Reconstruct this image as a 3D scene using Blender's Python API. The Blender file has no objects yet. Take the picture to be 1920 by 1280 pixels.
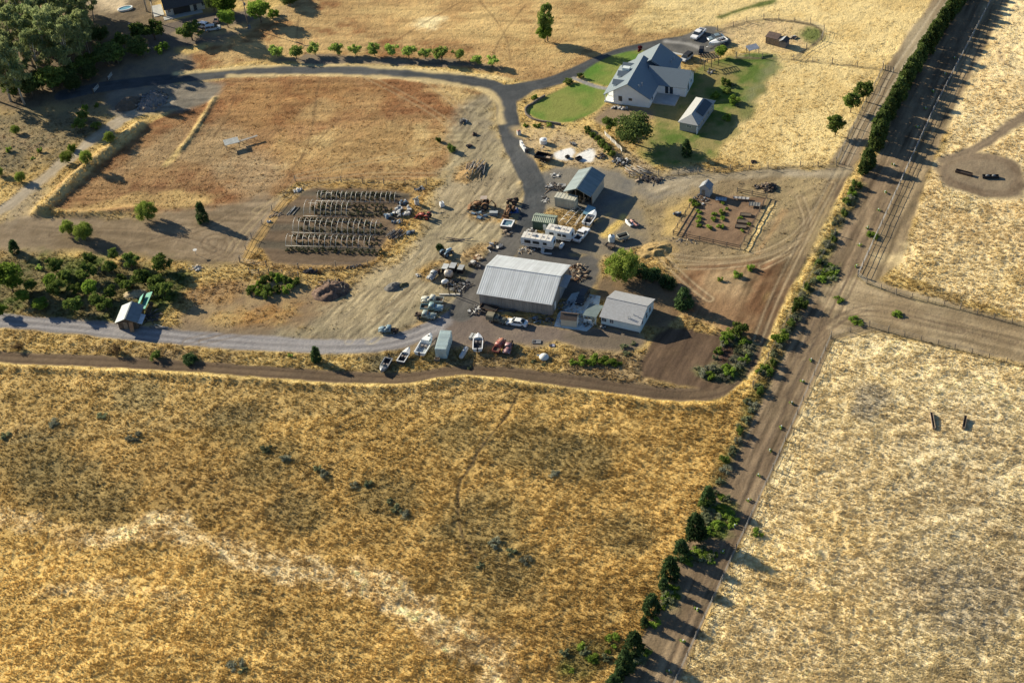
import bpy, math, random
import numpy as np
from mathutils import Vector, Matrix
R_ = math.radians
scn = bpy.context.scene
col = scn.collection

# ------------------------------------------------------------ camera
CAM_H, PITCH, ROLL, FPX = 195.0, R_(40), R_(5), 2700.0
Fv = np.array([0, math.cos(PITCH), -math.sin(PITCH)])
R0 = np.array([1.0, 0, 0]); U0 = np.array([0, math.sin(PITCH), math.cos(PITCH)])
Rv = math.cos(ROLL)*R0 - math.sin(ROLL)*U0
Uv = math.sin(ROLL)*R0 + math.cos(ROLL)*U0
cam_d = bpy.data.cameras.new('camera'); cam = bpy.data.objects.new('camera', cam_d); col.objects.link(cam)
cam_d.sensor_width = 36; cam_d.lens = FPX/1920*36; cam_d.clip_start = 1; cam_d.clip_end = 6000
M = Matrix(((Rv[0], Uv[0], -Fv[0], 0), (Rv[1], Uv[1], -Fv[1], 0), (Rv[2], Uv[2], -Fv[2], CAM_H), (0, 0, 0, 1)))
cam.matrix_world = M
scn.camera = cam

# ------------------------------------------------------------ sun, sky, exposure
SUN_EL, SH_AZ = R_(21.5), R_(-38)                 # elevation; heading in which shadows fall
sd = Vector((math.cos(SH_AZ)*math.cos(SUN_EL), math.sin(SH_AZ)*math.cos(SUN_EL), -math.sin(SUN_EL)))
sl = bpy.data.lights.new('sun', 'SUN'); sl.energy = 5.0; sl.angle = R_(0.5); sl.color = (1.0, 0.88, 0.67)
so = bpy.data.objects.new('sun', sl); col.objects.link(so); so.rotation_euler = sd.to_track_quat('-Z', 'Y').to_euler()
w = bpy.data.worlds.new('World'); scn.world = w; w.use_nodes = True
nt = w.node_tree; sky = nt.nodes.new('ShaderNodeTexSky'); sky.sky_type = 'NISHITA'; sky.sun_disc = False
sky.sun_elevation = SUN_EL; sky.sun_rotation = math.atan2(-sd.x, -sd.y)
bg = nt.nodes['Background']; sky.ozone_density = 4.0; sky.dust_density = 0.4; bg.inputs[1].default_value = 0.06
nt.links.new(sky.outputs[0], bg.inputs[0])
scn.view_settings.view_transform = 'Standard'; scn.view_settings.look = 'None'
scn.view_settings.exposure = 0.98; scn.view_settings.gamma = 1; scn.view_settings.use_curve_mapping = False
scn.cycles.max_bounces = 5; scn.cycles.transparent_max_bounces = 4

# ------------------------------------------------------------ helpers
def P(x, y, z=0.0):
    "ground point (height z) seen at a place of the photograph"
    d = Fv*FPX + Rv*(x-960) - Uv*(y-640)
    t = (z-CAM_H)/d[2]
    return Vector((d[0]*t, d[1]*t, z))
def ang(a, b, z=0.0):
    v = P(*b, z)-P(*a, z); return math.atan2(v.y, v.x)

MATS = {}
def nlink(n, a, ao, b, bi): n.links.new(a.outputs[ao], b.inputs[bi])
def mat(name, c, rough=0.6, metal=0.0, var=0.12, scale=1.2, spec=0.35, dirt=0.0, emit=0):
    if name in MATS: return MATS[name]
    m = bpy.data.materials.new(name); m.use_nodes = True; n = m.node_tree
    b = n.nodes['Principled BSDF']; b.inputs['Roughness'].default_value = rough; b.inputs['Metallic'].default_value = metal
    b.inputs['Specular IOR Level'].default_value = spec
    tc = n.nodes.new('ShaderNodeTexCoord'); nz = n.nodes.new('ShaderNodeTexNoise'); nz.inputs['Scale'].default_value = scale; nz.inputs['Detail'].default_value = 5
    nlink(n, tc, 'Object', nz, 'Vector')
    rp = n.nodes.new('ShaderNodeMapRange'); rp.inputs[1].default_value = .3; rp.inputs[2].default_value = .7; rp.inputs[3].default_value = 1-var; rp.inputs[4].default_value = 1+var
    nlink(n, nz, 0, rp, 0)
    mx = n.nodes.new('ShaderNodeMix'); mx.data_type = 'RGBA'; mx.blend_type = 'MULTIPLY'; mx.inputs[0].default_value = 1
    mx.inputs[6].default_value = (*c, 1); nlink(n, rp, 0, mx, 7)
    if dirt:
        n2 = n.nodes.new('ShaderNodeTexNoise'); n2.inputs['Scale'].default_value = scale*.7; n2.inputs['Detail'].default_value = 6
        nlink(n, tc, 'Object', n2, 'Vector')
        r2 = n.nodes.new('ShaderNodeMapRange'); r2.inputs[1].default_value = .52; r2.inputs[2].default_value = .68; r2.inputs[4].default_value = dirt; nlink(n, n2, 0, r2, 0)
        m2 = n.nodes.new('ShaderNodeMix'); m2.data_type = 'RGBA'; nlink(n, r2, 0, m2, 0); nlink(n, mx, 2, m2, 6); m2.inputs[7].default_value = (.2, .13, .075, 1)
        nlink(n, m2, 2, b, 'Base Color')
    else:
        nlink(n, mx, 2, b, 'Base Color')
    MATS[name] = m; return m
def ribmat(name, c, rough, metal, pitch, axis='X', depth=.04, spec=.4, var=.08, dirt=0, ridgevar=.14):
    "sheet metal or siding with ribs along one object axis"
    if name in MATS: return MATS[name]
    m = mat(name, c, rough, metal, var, .6, spec, dirt); n = m.node_tree; b = n.nodes['Principled BSDF']
    tc = n.nodes.new('ShaderNodeTexCoord'); wv = n.nodes.new('ShaderNodeTexWave'); wv.bands_direction = axis; wv.wave_profile = 'SIN'
    wv.inputs['Scale'].default_value = 0.314159/pitch; nlink(n, tc, 'Object', wv, 'Vector')
    bp = n.nodes.new('ShaderNodeBump'); bp.inputs['Distance'].default_value = depth; bp.inputs['Strength'].default_value = 1
    nlink(n, wv, 0, bp, 'Height'); nlink(n, bp, 0, b, 'Normal')
    mp = n.nodes.new('ShaderNodeMapping'); s_ = 1.1; mp.inputs['Scale'].default_value = (s_, .05, .05) if axis == 'X' else (.05, s_, .05); nlink(n, tc, 'Object', mp, 'Vector')
    pn = n.nodes.new('ShaderNodeTexNoise'); pn.inputs['Scale'].default_value = 2.2; pn.inputs['Detail'].default_value = 3; nlink(n, mp, 0, pn, 'Vector')
    pr = n.nodes.new('ShaderNodeMapRange'); pr.inputs[1].default_value = .3; pr.inputs[2].default_value = .7; pr.inputs[3].default_value = 1-ridgevar; pr.inputs[4].default_value = 1+ridgevar; nlink(n, pn, 0, pr, 0)
    old = b.inputs['Base Color'].links[0].from_socket; mm = n.nodes.new('ShaderNodeMix'); mm.data_type = 'RGBA'; mm.blend_type = 'MULTIPLY'; mm.inputs[0].default_value = 1
    n.links.new(old, mm.inputs[6]); nlink(n, pr, 0, mm, 7); nlink(n, mm, 2, b, 'Base Color'); return m

class MB:
    "collects shapes into one mesh"
    def __init__(s): s.v = []; s.f = []; s.mi = []; s.k = 0; s.sm = []
    def add(s, vs, fs, smooth=False):
        o = len(s.v); s.v += [tuple(p) for p in vs]; s.f += [tuple(i+o for i in q) for q in fs]
        s.mi += [s.k]*len(fs); s.sm += [smooth]*len(fs); return s
    def mat(s, k): s.k = k; return s
    def box(s, c, d, rz=0, ry=0, rx=0, top=(1, 1)):
        x, y, z = d[0]/2, d[1]/2, d[2]/2; tx, ty = top
        vs = [Vector(p) for p in ((-x, -y, -z), (x, -y, -z), (x, y, -z), (-x, y, -z), (-x*tx, -y*ty, z), (x*tx, -y*ty, z), (x*tx, y*ty, z), (-x*tx, y*ty, z))]
        if rz or ry or rx:
            m = Matrix.Rotation(rz, 3, 'Z') @ Matrix.Rotation(ry, 3, 'Y') @ Matrix.Rotation(rx, 3, 'X'); vs = [m @ v for v in vs]
        c = Vector(c)
        return s.add([v+c for v in vs], [(3, 2, 1, 0), (4, 5, 6, 7), (0, 1, 5, 4), (1, 2, 6, 5), (2, 3, 7, 6), (3, 0, 4, 7)])
    def prism(s, prof, y0, y1, ti=0.0):
        "profile in (x,z) run along y; ti narrows the upper points"
        n = len(prof); zs = [p[1] for p in prof]; z0, z1 = min(zs), max(zs)
        a = []; b = []
        for x, z in prof:
            k = ti*(z-z0)/(z1-z0+1e-6)
            a.append((x, y0+k, z)); b.append((x, y1-k, z))
        return s.add(a+b, [tuple(range(n)), tuple(range(2*n-1, n-1, -1))]+[(i, i+n, (i+1) % n+n, (i+1) % n) for i in range(n)])
    def tube(s, path, r, n=6, r1=None):
        path = [Vector(p) for p in path]; m = len(path); rings = []
        for i, p in enumerate(path):
            t = (path[min(i+1, m-1)]-path[max(i-1, 0)]).normalized(); u = t.orthogonal().normalized() if abs(t.z) > .99 else t.cross(Vector((0, 0, 1))).normalized()
            w_ = t.cross(u); rr = r if r1 is None else r+(r1-r)*i/(m-1)
            rings += [p+(u*math.cos(2*math.pi*k/n)+w_*math.sin(2*math.pi*k/n))*rr for k in range(n)]
        fs = [(i*n+k, i*n+(k+1) % n, (i+1)*n+(k+1) % n, (i+1)*n+k) for i in range(m-1) for k in range(n)]
        return s.add(rings, fs+[tuple(range(n))[::-1], tuple((m-1)*n+k for k in range(n))], True)
    def cyl(s, c, r, h, axis='Z', n=14, r2=None):
        r2 = r if r2 is None else r2; a = []; b = []
        for k in range(n):
            x, y = math.cos(2*math.pi*k/n), math.sin(2*math.pi*k/n)
            for L, rr, t in ((a, r, -h/2), (b, r2, h/2)):
                q = (x*rr, y*rr, t)
                L.append({'Z': q, 'Y': (q[0], q[2], q[1]), 'X': (q[2], q[0], q[1])}[axis])
        c = Vector(c); vs = [Vector(p)+c for p in a+b]
        return s.add(vs, [(k, (k+1) % n, (k+1) % n+n, k+n) for k in range(n)]+[tuple(range(n))[::-1], tuple(range(n, 2*n))])
    def loft(s, secs, caps=True, closed=True, smooth=True):
        n = len(secs[0]); vs = [p for q in secs for p in q]
        fs = [(i*n+k, i*n+(k+1) % n, (i+1)*n+(k+1) % n, (i+1)*n+k) for i in range(len(secs)-1) for k in range(n if closed else n-1)]
        if caps: fs += [tuple(range(n))[::-1], tuple((len(secs)-1)*n+k for k in range(n))]
        return s.add(vs, fs, smooth)
    def ell(s, c, r, nu=12, nv=7):
        vs = [(c[0]+r[0]*math.cos(2*math.pi*u/nu)*math.sin(math.pi*(v+.0)/nv), c[1]+r[1]*math.sin(2*math.pi*u/nu)*math.sin(math.pi*v/nv), c[2]+r[2]*math.cos(math.pi*v/nv)) for v in range(nv+1) for u in range(nu)]
        return s.add(vs, [(v*nu+u, (v+1)*nu+u, (v+1)*nu+(u+1) % nu, v*nu+(u+1) % nu) for v in range(nv) for u in range(nu)], True)
    def mesh(s, name, mats):
        me = bpy.data.meshes.new(name); me.from_pydata(s.v, [], s.f)
        for m in (mats if isinstance(mats, (list, tuple)) else [mats]): me.materials.append(m)
        me.polygons.foreach_set('material_index', s.mi); me.polygons.foreach_set('use_smooth', s.sm); me.update(); return me
    def build(s, name, mats, parent=None):
        return put(name, s.mesh(name, mats), parent)
def put(name, me, parent=None, loc=None, rz=None):
    o = bpy.data.objects.new(name, me); col.objects.link(o)
    if parent: o.parent = parent
    if loc is not None: o.location = loc
    if rz is not None: o.rotation_euler.z = rz
    return o
def tag(o, label=None, cat=None, group=None, kind=None):
    if label: o['label'] = label
    if cat: o['category'] = cat
    if group: o['group'] = group
    if kind: o['kind'] = kind
    return o
def thing(name, label, cat, loc=(0, 0, 0), rz=0.0, group=None):
    o = bpy.data.objects.new(name, None); col.objects.link(o); o.location = loc; o.rotation_euler.z = rz; o.empty_display_size = .5
    return tag(o, label, cat, group)
KIDS = {}
def dup(root, loc, rz=0.0, label=None, group=None, sc=1.0):
    r = root.copy(); col.objects.link(r); r.location = loc; r.rotation_euler = (0, 0, rz)
    r.scale = (sc, sc, sc) if not isinstance(sc, tuple) else sc
    if label: r['label'] = label
    if group: r['group'] = group
    if root.name not in KIDS: KIDS[root.name] = [(c, list(c.children)) for c in root.children]
    for ch, gs in KIDS[root.name]:
        c = ch.copy(); col.objects.link(c); c.parent = r
        for g in gs:
            d = g.copy(); col.objects.link(d); d.parent = c
    return r
def ordinal(i):
    return ['first', 'second', 'third', 'fourth', 'fifth', 'sixth', 'seventh', 'eighth', 'ninth', 'tenth', 'eleventh', 'twelfth', 'thirteenth', 'fourteenth', 'fifteenth', 'sixteenth', 'seventeenth', 'eighteenth', 'nineteenth', 'twentieth'][i]
# ------------------------------------------------------------ ground: one landcover sheet
def vnoise(x, y, seed=0):
    xi = np.floor(x).astype(np.int64); yi = np.floor(y).astype(np.int64); fx = x-xi; fy = y-yi
    fx = fx*fx*(3-2*fx); fy = fy*fy*(3-2*fy)
    def h(a, b):
        n = (a*374761393+b*668265263+seed*1442695041) & 0x7fffffff
        n = ((n ^ (n >> 13))*1274126177) & 0x7fffffff
        n = ((n ^ (n >> 15))*668265263) & 0x7fffffff
        return ((n ^ (n >> 16)) & 0xffff)/65535.0
    a = h(xi, yi); b = h(xi+1, yi); c = h(xi, yi+1); d = h(xi+1, yi+1)
    return (a+(b-a)*fx)*(1-fy)+(c+(d-c)*fx)*fy
def fbm(x, y, wl, oct=3, seed=0):
    s = 0; a = 1; t = 0
    for o in range(oct):
        s = s+a*vnoise(x/wl+17.3*o, y/wl-9.1*o, seed+o); t += a; a *= .55; wl *= .47
    return s/t
NX, NY = 1050, 840
Y0, Y1 = 118.0, 455.0
tt = np.linspace(0, 1, NY); ys = Y0+(Y1-Y0)*(tt*0.72+0.28*tt**2)
uu = np.linspace(-1, 1, NX)
hw = 62+0.30*ys
GX = (uu[None, :]*hw[:, None]+4).ravel(); GY = np.repeat(ys, NX)
N = NX*NY
C = np.zeros((N, 3)); GR = np.ones(N); AMP = np.ones(N); H = np.zeros(N); CLS = np.zeros(N, np.int8)
WB = (fbm(GX, GY, 5, 3, 5)-.5)*2          # edge wobble
n_big = fbm(GX, GY, 34, 3, 1); n_mid = fbm(GX, GY, 9, 3, 2); n_sm = fbm(GX, GY, 2.2, 3, 3)
# wind/mowing direction stretched noise
ca, sa = math.cos(R_(-20)), math.sin(R_(-20))
SU = GX*ca+GY*sa; SV = -GX*sa+GY*ca
n_str = fbm(SU/7, SV, 1.3, 3, 4); n_t0 = fbm(GX+.6*GY, GY*.8, 1.5, 2, 6)
def sst(a, b, x): t = np.clip((x-a)/(b-a), 0, 1); return t*t*(3-2*t)
def apply(idx, m, c, c2=None, nz=None, gr=None, cls=None, amp=None):
    c = np.array(c)
    cc = np.repeat(c[None, :], len(idx), 0)
    if c2 is not None:
        k = sst(.38, .62, (n_mid[idx]*.5+n_big[idx]*.2+n_sm[idx]*.3) if nz is None else nz[idx])[:, None]
        cc = cc*(1-k)+np.array(c2)[None, :]*k
    m1 = m[:, None]
    C[idx] = C[idx]*(1-m1)+cc*m1
    if gr is not None: GR[idx] = GR[idx]*(1-m)+gr*m
    if amp is not None: AMP[idx] = AMP[idx]*(1-m)+amp*m
    if cls is not None: CLS[idx[m > .5]] = cls
def pts2(px): return np.array([[q.x, q.y] for q in (P(*p) for p in px)])
def box_idx(pp, pad):
    a = pp.min(0)-pad; b = pp.max(0)+pad
    return np.nonzero((GX > a[0]) & (GX < b[0]) & (GY > a[1]) & (GY < b[1]))[0]
def segd(pp, X, Y):
    best = np.full(len(X), 1e9); at = np.zeros(len(X)); acc = 0.0
    for (ax, ay), (bx, by) in zip(pp[:-1], pp[1:]):
        dx, dy = bx-ax, by-ay; L = math.hypot(dx, dy)+1e-9
        t = np.clip(((X-ax)*dx+(Y-ay)*dy)/L**2, 0, 1)
        d = np.hypot(X-ax-t*dx, Y-ay-t*dy); k = d < best
        best[k] = d[k]; at[k] = acc+t[k]*L; acc += L
    return best, at
def smooth_path(pp, it=2):
    for _ in range(it):
        q = [pp[0]]
        for a, b in zip(pp[:-1], pp[1:]): q += [a*.75+b*.25, a*.25+b*.75]
        q.append(pp[-1]); pp = np.array(q)
    return pp
def poly(px, c, c2=None, soft=1.0, wob=1.0, op=1.0, rnd=1, **k):
    pp = pts2(px+[px[0]])
    if rnd:
        pp = smooth_path(np.vstack([pp, pp[1:2]]), rnd)[1:-1]; pp = np.vstack([pp, pp[:1]])
    idx = box_idx(pp, 2+soft+wob); X, Y = GX[idx], GY[idx]
    d, _ = segd(pp, X, Y); ins = np.zeros(len(idx), bool)
    for (ax, ay), (bx, by) in zip(pp[:-1], pp[1:]):
        if ay != by: ins ^= ((ay > Y) != (by > Y)) & (X < (bx-ax)*(Y-ay)/(by-ay)+ax)
    s = np.where(ins, d, -d)+WB[idx]*wob*1.6
    m = sst(-soft, soft, s)*op
    kk = m > .002; apply(idx[kk], m[kk], c, c2, **k)
def line(px, wd, c, c2=None, soft=.4, wob=.3, op=1.0, sm=2, fade=0, tex=.7, **k):
    pp = smooth_path(pts2(px), sm); idx = box_idx(pp, wd+soft+wob+1)
    d, at = segd(pp, GX[idx], GY[idx]); m = sst(-soft, soft, wd/2-d+WB[idx]*wob*1.3)*op
    if fade: m = m*sst(.25, .6, n_mid[idx])
    kk = m > .002; apply(idx[kk], m[kk], c, c2, **k)
    if tex and len(idx):
        sg = np.interp(at, [0, 1], [0, 1]); ss = fbm(at/14, d*1.0, 1, 2, 81)*.6+fbm(at/3, d*2.2, 1, 2, 82)*.4
        C[idx[kk]] *= 1+(tex*(ss[kk]-.5)*m[kk])[:, None]
def ridge(px, wd, h, sm=2, skew=0):
    pp = smooth_path(pts2(px), sm); idx = box_idx(pp, wd*2)
    d, at = segd(pp, GX[idx], GY[idx]); H[idx] += h*np.exp(-(d/(wd*.5))**2)*(.75+.5*n_mid[idx])
def rut(px, gap, c, op=.8, wd=.45, sm=2, dep=.06):
    "pair of wheel tracks"
    pp = smooth_path(pts2(px), sm); idx = box_idx(pp, 4)
    d, at = segd(pp, GX[idx], GY[idx]); m = sst(-.22, .22, wd/2-np.abs(d-gap/2))*op*(.6+.4*n_mid[idx])
    kk = m > .003; apply(idx[kk], m[kk], c, gr=.25, amp=.3); H[idx] -= dep*m
def spot(px, r, c, op=1.0, **k):
    q = P(*px); idx = np.nonzero((abs(GX-q.x) < r*2.2) & (abs(GY-q.y) < r*2.2))[0]
    d = np.hypot(GX[idx]-q.x, GY[idx]-q.y)+WB[idx]*r*.5; m = sst(-r*.4, r*.4, r-d)*op; kk = m > .003; apply(idx[kk], m[kk], c, **k)
ALL = np.arange(N)
STRAW = (.60, .445, .19); GOLD = (.56, .41, .16); RUST = (.235, .12, .05); DIRT = (.31, .235, .15); PALE = (.56, .47, .31); GREYD = (.34, .29, .205)
apply(ALL, np.ones(N), GOLD, (.40, .28, .11))
# foreground field
FG = [(-300, 676), (0, 682), (400, 702), (660, 722), (780, 722), (880, 706), (1050, 722), (1250, 754), (1340, 754), (1420, 725), (1330, 930), (1150, 1290), (1100, 1500), (-500, 1500)]
poly(FG, (.53, .375, .145), (.39, .27, .10), soft=.6, wob=.3, rnd=0, amp=.8)
dk = sst(.5, .68, fbm(GX, GY, 13, 4, 31))*sst(.42, .6, fbm(GX, GY, 3.0, 3, 32))
fgm = (GY < 214)
i = np.nonzero(fgm & (dk > .01))[0]; apply(i, dk[i]*.42, (.27, .20, .09), (.22, .19, .11))
lt = sst(.52, .7, fbm(GX, GY, 16, 4, 41))
i = np.nonzero(fgm & (lt > .01))[0]; apply(i, lt[i]*.45, (.64, .48, .20))
poly([(-300, 1010), (60, 1010), (300, 1030), (480, 1120), (560, 1300), (-300, 1400)], (.78, .58, .235), (.64, .46, .175), soft=5, wob=3, op=.7)
poly([(560, 1100), (800, 1180), (900, 1300), (560, 1300)], (.66, .49, .20), (.54, .39, .15), soft=5, wob=3, op=.6)
poly([(-60, 790), (300, 800), (470, 880), (600, 950), (520, 1010), (350, 960), (180, 995), (-60, 955)], (.33, .235, .10), (.40, .285, .115), soft=6, wob=4, op=.65)
poly([(600, 790), (900, 770), (1180, 880), (1120, 1040), (820, 1060), (640, 960)], (.37, .265, .105), (.47, .335, .13), soft=7, wob=5, op=.5)
for px, rr in [((500, 870), 7), ((440, 800), 6), ((260, 740), 5), ((900, 980), 8), ((720, 930), 6), ((1000, 830), 7), ((60, 860), 8), ((120, 900), 8), ((860, 820), 6), ((560, 960), 6), ((950, 1060), 8), ((1080, 860), 6), ((200, 940), 6), ((1180, 1000), 5)]:
    spot(px, rr, (.20, .17, .085), .6)
# lodged pale straw streaks
def streak(px, wd, op):
    line(px, wd, (.82, .69, .43), (.56, .42, .21), soft=1.8, wob=3.0, op=op, nz=n_t0)
streak([(190, 1005), (320, 975), (400, 1020), (470, 1055), (600, 1075), (700, 1100), (790, 1160), (880, 1215), (960, 1290)], 5.0, .95)
streak([(640, 1085), (760, 1120), (850, 1180), (930, 1250)], 6.5, 1.0)
streak([(-20, 965), (80, 975), (170, 1005)], 3.0, .7)
streak([(0, 1120), (120, 1105), (300, 1110), (360, 1130)], 2.0, .5)
line([(975, 730), (945, 790), (905, 830), (880, 880), (860, 900), (858, 950), (862, 1000), (895, 1050)], .5, (0.099, 0.066, 0.033), soft=.25, wob=.2, op=.9, gr=.2)
line([(0, 748), (60, 765), (30, 810)], .5, (.15, .10, .05), soft=.3, wob=.3, op=.7)
line([(250, 770), (240, 730), (180, 745)], .5, (.17, .115, .05), soft=.3, wob=.3, op=.6)
line([(480, 690), (440, 740), (380, 780)], .5, (.17, .115, .05), soft=.3, wob=.4, op=.6)
line([(700, 770), (640, 790), (610, 830)], .5, (.17, .115, .05), soft=.3, wob=.4, op=.5)
# right hand pasture
RF = [(1272, 1290), (1450, 880), (1560, 640), (1640, 622), (1920, 690), (2400, 800), (2400, 1500), (1200, 1500)]
poly(RF, (.80, .67, .39), (.70, .56, .30), soft=.5, wob=.4, rnd=0, amp=.85)
i = np.nonzero((GX > 25) & (GY < 236))[0]
k = sst(.5, .66, fbm(GX[i], GY[i], 15, 4, 51)); 
poly([(1700, 700), (1940, 720), (1940, 1280), (1750, 1250), (1640, 1000)], (.74, .62, .385), (.56, .46, .30), soft=8, wob=5, op=.35)
poly([(1290, 1240), (1480, 850), (1600, 800), (1680, 930), (1600, 1290)], (.74, .56, .26), (.80, .65, .37), soft=6, wob=4, op=.8)
poly([(1700, 1090), (1800, 1060), (1930, 1060), (1930, 1210), (1800, 1190), (1740, 1160)], (.36, .30, .215), (.52, .43, .28), soft=4, wob=4, op=.5)
spot((1635, 745), 3.5, (.42, .36, .25), .8); spot((1620, 770), 3, (.42, .36, .25), .8)
# upper fields
poly([(430, 70), (560, 0), (620, -60), (1250, -60), (1335, 20), (1280, 70), (1165, 88), (1050, 150), (950, 152), (930, 132), (520, 104), (340, 140), (300, 130)], RUST, (.42, .29, .13), soft=1, wob=.6, amp=.45)
poly([(600, 20), (820, -20), (1250, -60), (1340, 30), (1270, 75), (1160, 88), (1000, 150), (930, 100), (740, 60)], (.56, .41, .18), (.38, .24, .10), soft=9, wob=5, op=.8)
poly([(770, 45), (830, 30), (820, 52), (790, 58)], (.72, .6, .33), soft=2, wob=2)
poly([(1150, 70), (1250, -40), (1780, -60), (1720, 60), (1600, 290), (1560, 318), (1330, 305), (1390, 210), (1450, 118), (1340, 50)], (.70, .55, .26), (.59, .44, .19), soft=1.5, wob=1, amp=.55)
poly([(345, 165), (400, 148), (520, 138), (760, 140), (900, 165), (925, 192), (885, 240), (845, 300), (810, 340), (600, 335), (545, 345), (470, 420), (330, 400), (100, 402), (85, 372), (170, 300), (260, 240), (390, 180)], (.225, .108, .046), (.305, .18, .082), soft=1, wob=.8, amp=.4)
poly([(480, 270), (620, 235), (760, 230), (860, 235), (820, 320), (560, 332)], (.54, .40, .185), (.36, .235, .10), soft=5, wob=4, op=.85)
poly([(180, 330), (330, 250), (420, 230), (470, 300), (380, 370), (240, 380)], (.29, .22, .12), (.38, .28, .15), soft=5, wob=4, op=.7)
poly([(190, 335), (330, 300), (430, 330), (400, 375), (250, 385), (150, 390)], (.22, .105, .045), (.30, .18, .08), soft=4, wob=4, op=.8)
poly([(420, 160), (640, 145), (760, 165), (700, 220), (520, 240), (430, 220)], (.225, .115, .045), (.30, .175, .07), soft=5, wob=4, op=.8)
poly([(560, 200), (700, 180), (720, 200), (600, 225)], (.40, .28, .13), soft=4, wob=4, op=.6)
poly([(440, 240), (540, 330), (480, 380), (400, 330)], (.5, .40, .23), (.38, .28, .16), soft=4, wob=3, op=.7)
line([(402, 185), (370, 240), (340, 280), (310, 310)], 1.6, (.56, .42, .18), soft=.8, wob=.8, op=.9)
poly([(790, 160), (880, 165), (925, 185), (915, 200), (850, 195)], (.58, .44, .2), soft=3, wob=2, op=.8)
line([(390, 408), (480, 395), (620, 392)], 1, (.5, .38, .2), op=.5)
# left side
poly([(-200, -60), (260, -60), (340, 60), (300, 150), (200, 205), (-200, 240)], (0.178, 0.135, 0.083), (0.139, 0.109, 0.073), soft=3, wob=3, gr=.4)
poly([(60, 0), (120, -20), (110, 60), (75, 70)], (.6, .47, .26), soft=3, wob=2, op=.8)
poly([(150, -20), (255, -20), (235, 25), (175, 15)], (.58, .47, .31), soft=3, wob=2, op=.9)
poly([(290, 40), (420, 22), (500, 20), (470, 60), (390, 85), (330, 90), (250, 100)], (0.139, 0.115, 0.096), (0.178, 0.145, 0.112), soft=2, wob=1.5, gr=.1, amp=.3)
poly([(250, 100), (330, 95), (370, 120), (340, 150), (200, 170), (190, 140)], (0.172, 0.145, 0.112), (0.238, 0.185, 0.119), soft=2, wob=2, gr=.2)
poly([(305, 60), (430, 75), (560, 20), (540, 0), (470, 50)], (.52, .385, .19), (.36, .265, .15), soft=3, wob=2, op=.8)
poly([(200, 165), (330, 150), (410, 148), (415, 165), (380, 200), (280, 215), (190, 230)], (0.178, 0.162, 0.132), (0.224, 0.195, 0.149), soft=2, wob=1.5, gr=.1, amp=.3)
poly([(-100, 215), (130, 190), (215, 210), (200, 240), (90, 320), (-100, 340)], (.34, .25, .115), (.21, .17, .095), soft=3, wob=2.5)  # grassy slope, its gold and grey green darkened to carry shade
poly([(-100, 250), (80, 240), (110, 270), (50, 300), (-100, 290)], (.28, .205, .125), (.22, .18, .10), soft=3, wob=3, op=.8)
poly([(-100, 440), (40, 405), (100, 405), (330, 402), (560, 350), (470, 480), (430, 505), (330, 490), (220, 478), (-100, 470)], (0.198, 0.149, 0.092), (0.244, 0.188, 0.122), soft=2, wob=1.5, gr=.15, amp=.35)
line([(-60, 430), (30, 375), (110, 312), (200, 240), (262, 207), (310, 190)], 4.2, (.44, .38, .285), (.36, .30, .21), soft=.9, wob=.9, gr=0, amp=.25, cls=3)
poly([(0, 380), (70, 340), (100, 350), (60, 400), (0, 425)], (0.290, 0.244, 0.178), soft=3, wob=2, op=.7, gr=.1)
poly([(160, 380), (320, 355), (400, 365), (390, 385), (250, 390), (90, 412)], (.55, .40, .165), (.45, .31, .13), soft=1.5, wob=1.5, op=.8)
line([(85, 395), (130, 350), (190, 300), (262, 240)], 3.2, (.62, .46, .20), soft=1, wob=.8, gr=1, amp=1.2)
ridge([(75, 398), (130, 345), (190, 295), (262, 238)], 4, 1.5)
ridge([(75, 398), (160, 402), (260, 393)], 3, .7)
ridge([(402, 185), (370, 240), (340, 280)], 1.8, .5)
# orchard
poly([(-100, 490), (30, 475), (120, 482), (250, 490), (345, 505), (350, 560), (290, 590), (200, 600), (100, 598), (-100, 590)], (.085, .115, .028), (.20, .165, .08), soft=3, wob=3, gr=.8)
poly([(60, 480), (120, 470), (170, 485), (150, 510), (90, 500)], (.11, .135, .04), (.2, .17, .08), soft=2, wob=2, op=.7)
# waste ground between orchard and gravel road
poly([(330, 580), (480, 510), (660, 560), (640, 610), (500, 640), (330, 640)], (.235, .165, .095), (.31, .225, .12), soft=2, wob=2, gr=.3, amp=.5)
poly([(340, 540), (470, 515), (455, 555), (350, 575)], (.40, .24, .09), (.30, .20, .10), soft=1.5, wob=1.5, gr=1)
poly([(380, 600), (560, 560), (560, 600), (420, 625)], (.36, .20, .07), (.46, .32, .13), soft=2, wob=2, gr=.8)
poly([(280, 605), (560, 615), (700, 630), (690, 648), (300, 630)], (0.185, 0.145, 0.099), soft=2, wob=1, op=.8, gr=.2)
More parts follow.
